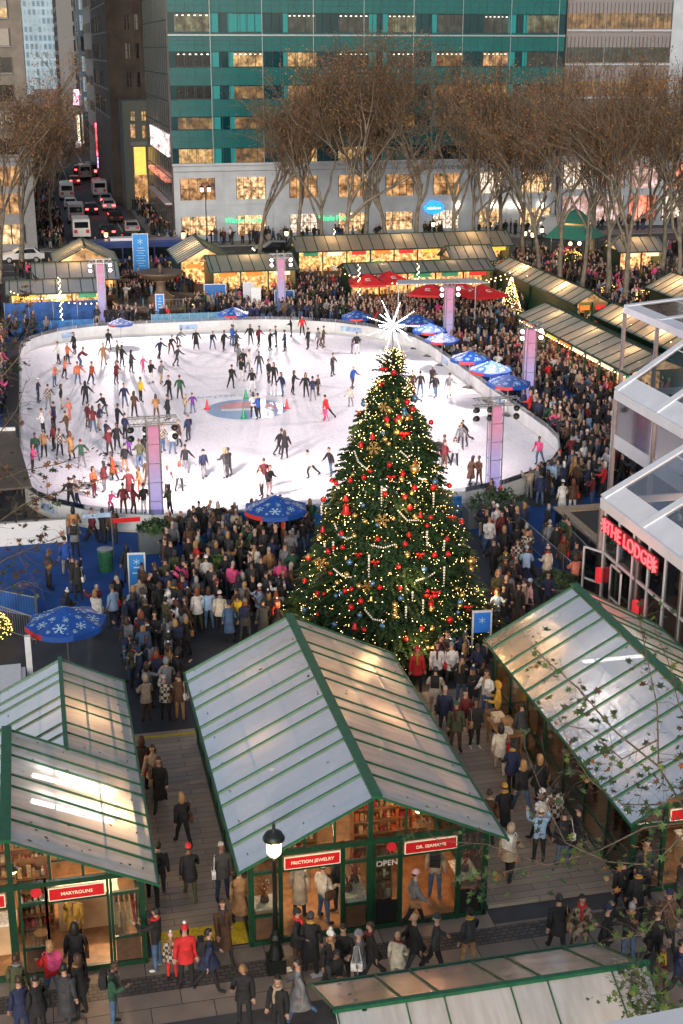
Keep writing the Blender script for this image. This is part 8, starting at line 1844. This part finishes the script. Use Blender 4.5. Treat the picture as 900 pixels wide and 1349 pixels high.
# ---------------------------------------------------------------- near twigs with remaining leaves
M_mleaf = [mat('maple_leaf_%d' % i, c, .55, noise=.35, nscale=8) for i, c in enumerate([(.055, .11, .02), (.03, .055, .018), (.11, .14, .02), (.22, .09, .025), (.07, .035, .02)])]
LEAF = [(0, -.5), (.12, -.1), (.5, -.18), (.3, .1), (.48, .42), (.16, .28), (0, .62), (-.16, .28), (-.48, .42), (-.3, .1), (-.5, -.18), (-.12, -.1)]
def twig_tree(name, label, root, polys, dist, leafn, mix, lsize, seed, sub=9):
    r = random.Random(seed); t = thing(name, label, 'tree', root); r0 = Vector(root); tb_ = MB(); lv = MB()
    base = None
    def leaves_at(q, n):
        for _ in range(n):
            c = q + Vector((r.gauss(0, .10), r.gauss(0, .10), r.gauss(-.04, .08))); s = lsize * r.uniform(.5, 1.2); e1 = Vector((r.gauss(0, 1), r.gauss(0, 1), r.gauss(0, .5))).normalized(); nn = Vector((r.gauss(0, .7), r.gauss(0, .7), 1)).normalized(); e2 = nn.cross(e1).normalized(); e1 = e2.cross(nn)
            lv.add([tuple(c + e1 * a * s + e2 * b_ * s + nn * (abs(a) * .25 * s)) for a, b_ in LEAF], [tuple(range(12))], M_mleaf[r.choice(mix)])
    for pi, (poly, w0) in enumerate(polys):
        P = [GD(px, py, dist + r.uniform(-.3, .3) + k * .1) - r0 for k, (px, py) in enumerate(poly)]
        tb_.tube([tuple(q) for q in P], [w0 * (1 - .7 * k / (len(P) - 1)) for k in range(len(P))], M_twig, 6, False)
        for k in range(int(sub * (len(P) - 1))):
            u = r.uniform(.0, len(P) - 1.001); i = int(u); q = P[i].lerp(P[i + 1], u - i); d = (P[i + 1] - P[i]).normalized(); ax = Vector((r.gauss(0, 1), r.gauss(0, 1), r.gauss(0, 1))).normalized()
            d2 = (d * .5 + ax).normalized(); L = r.uniform(.25, .8); m_ = q + d2 * L * .5 + Vector((0, 0, r.gauss(0, .05))); e = q + (d2 + Vector((r.gauss(0, .25), r.gauss(0, .25), r.gauss(-.1, .2)))).normalized() * L
            tb_.tube([tuple(q), tuple(m_), tuple(e)], [w0 * .3, w0 * .2, .003], M_twig, 4, False)
            if r.random() < leafn: leaves_at(e, r.randint(1, 4)); 
            if r.random() < leafn * .6: leaves_at(m_, r.randint(1, 2))
    # trunk down to the ground
    st = P0 = polys[0][0][0]; s0 = GD(*polys[0][0][0], dist) - r0; tb_.tube([(0, 0, 0), (s0.x * .1, s0.y * .1, s0.z * .5), (s0.x * .55, s0.y * .55, s0.z * .82), tuple(s0)], [.2, .15, .08, .035], M_pbark, 8, False)
    tb_.build('trunk', t, True); lv.build('foliage', t)
twig_tree('young_plane_tree', 'leafy twigs of a young plane tree in front of the right kiosk', (16.6, 21.0, 0), [
    ([(935, 1120), (898, 1060), (868, 1010), (866, 930), (850, 855), (842, 810)], .022), ([(868, 1010), (812, 965), (760, 905), (722, 872), (700, 850)], .02), ([(866, 975), (820, 1000), (770, 960), (735, 955)], .016),
    ([(930, 1080), (850, 1090), (790, 1120), (720, 1140), (640, 1112), (575, 1108)], .017), ([(900, 1100), (860, 1140), (800, 1135), (745, 1110), (720, 1060), (690, 980)], .018), ([(930, 1150), (880, 1190), (850, 1230), (800, 1240)], .02), ([(930, 1000), (895, 930), (880, 870), (862, 830)], .016),
    ([(930, 1040), (870, 1060), (820, 1060), (780, 1030), (752, 990), (735, 940)], .016), ([(930, 1240), (890, 1210), (870, 1160)], .016), ([(700, 1140), (660, 1150), (640, 1160)], .01)], 24.0, .65, [0, 0, 1, 1, 1, 2, 3, 4], .16, 5, 7)
twig_tree('leafy_shrub', 'small clump of green leaves beside the bottom kiosk at the right', (14.4, 19.4, 0), [([(875, 1345), (862, 1318), (848, 1300), (835, 1290)], .02), ([(872, 1340), (850, 1325), (838, 1318)], .015)], 26.0, .95, [0, 0, 1, 2], .17, 6, 14)
twig_tree('half_bare_tree', 'half bare twigs hanging over the left edge of the rink', (-5.2, 36, 0), [
    ([(-40, 700), (-5, 690), (30, 665), (70, 650), (110, 640), (150, 625)], .03), ([(-20, 640), (30, 620), (75, 612), (110, 600)], .02), ([(-30, 760), (10, 735), (45, 720), (85, 705), (100, 690)], .018), ([(-30, 520), (0, 500), (25, 470), (40, 420)], .03), ([(-30, 600), (0, 570), (22, 540), (35, 500)], .02), ([(-30, 800), (0, 780), (30, 765), (50, 770)], .014), ([(-20, 460), (10, 430), (25, 400), (30, 385)], .018), ([(-10, 600), (30, 640), (60, 660)], .015)], 37.0, .35, [1, 4, 4, 4, 3, 1], .2, 21, 11)
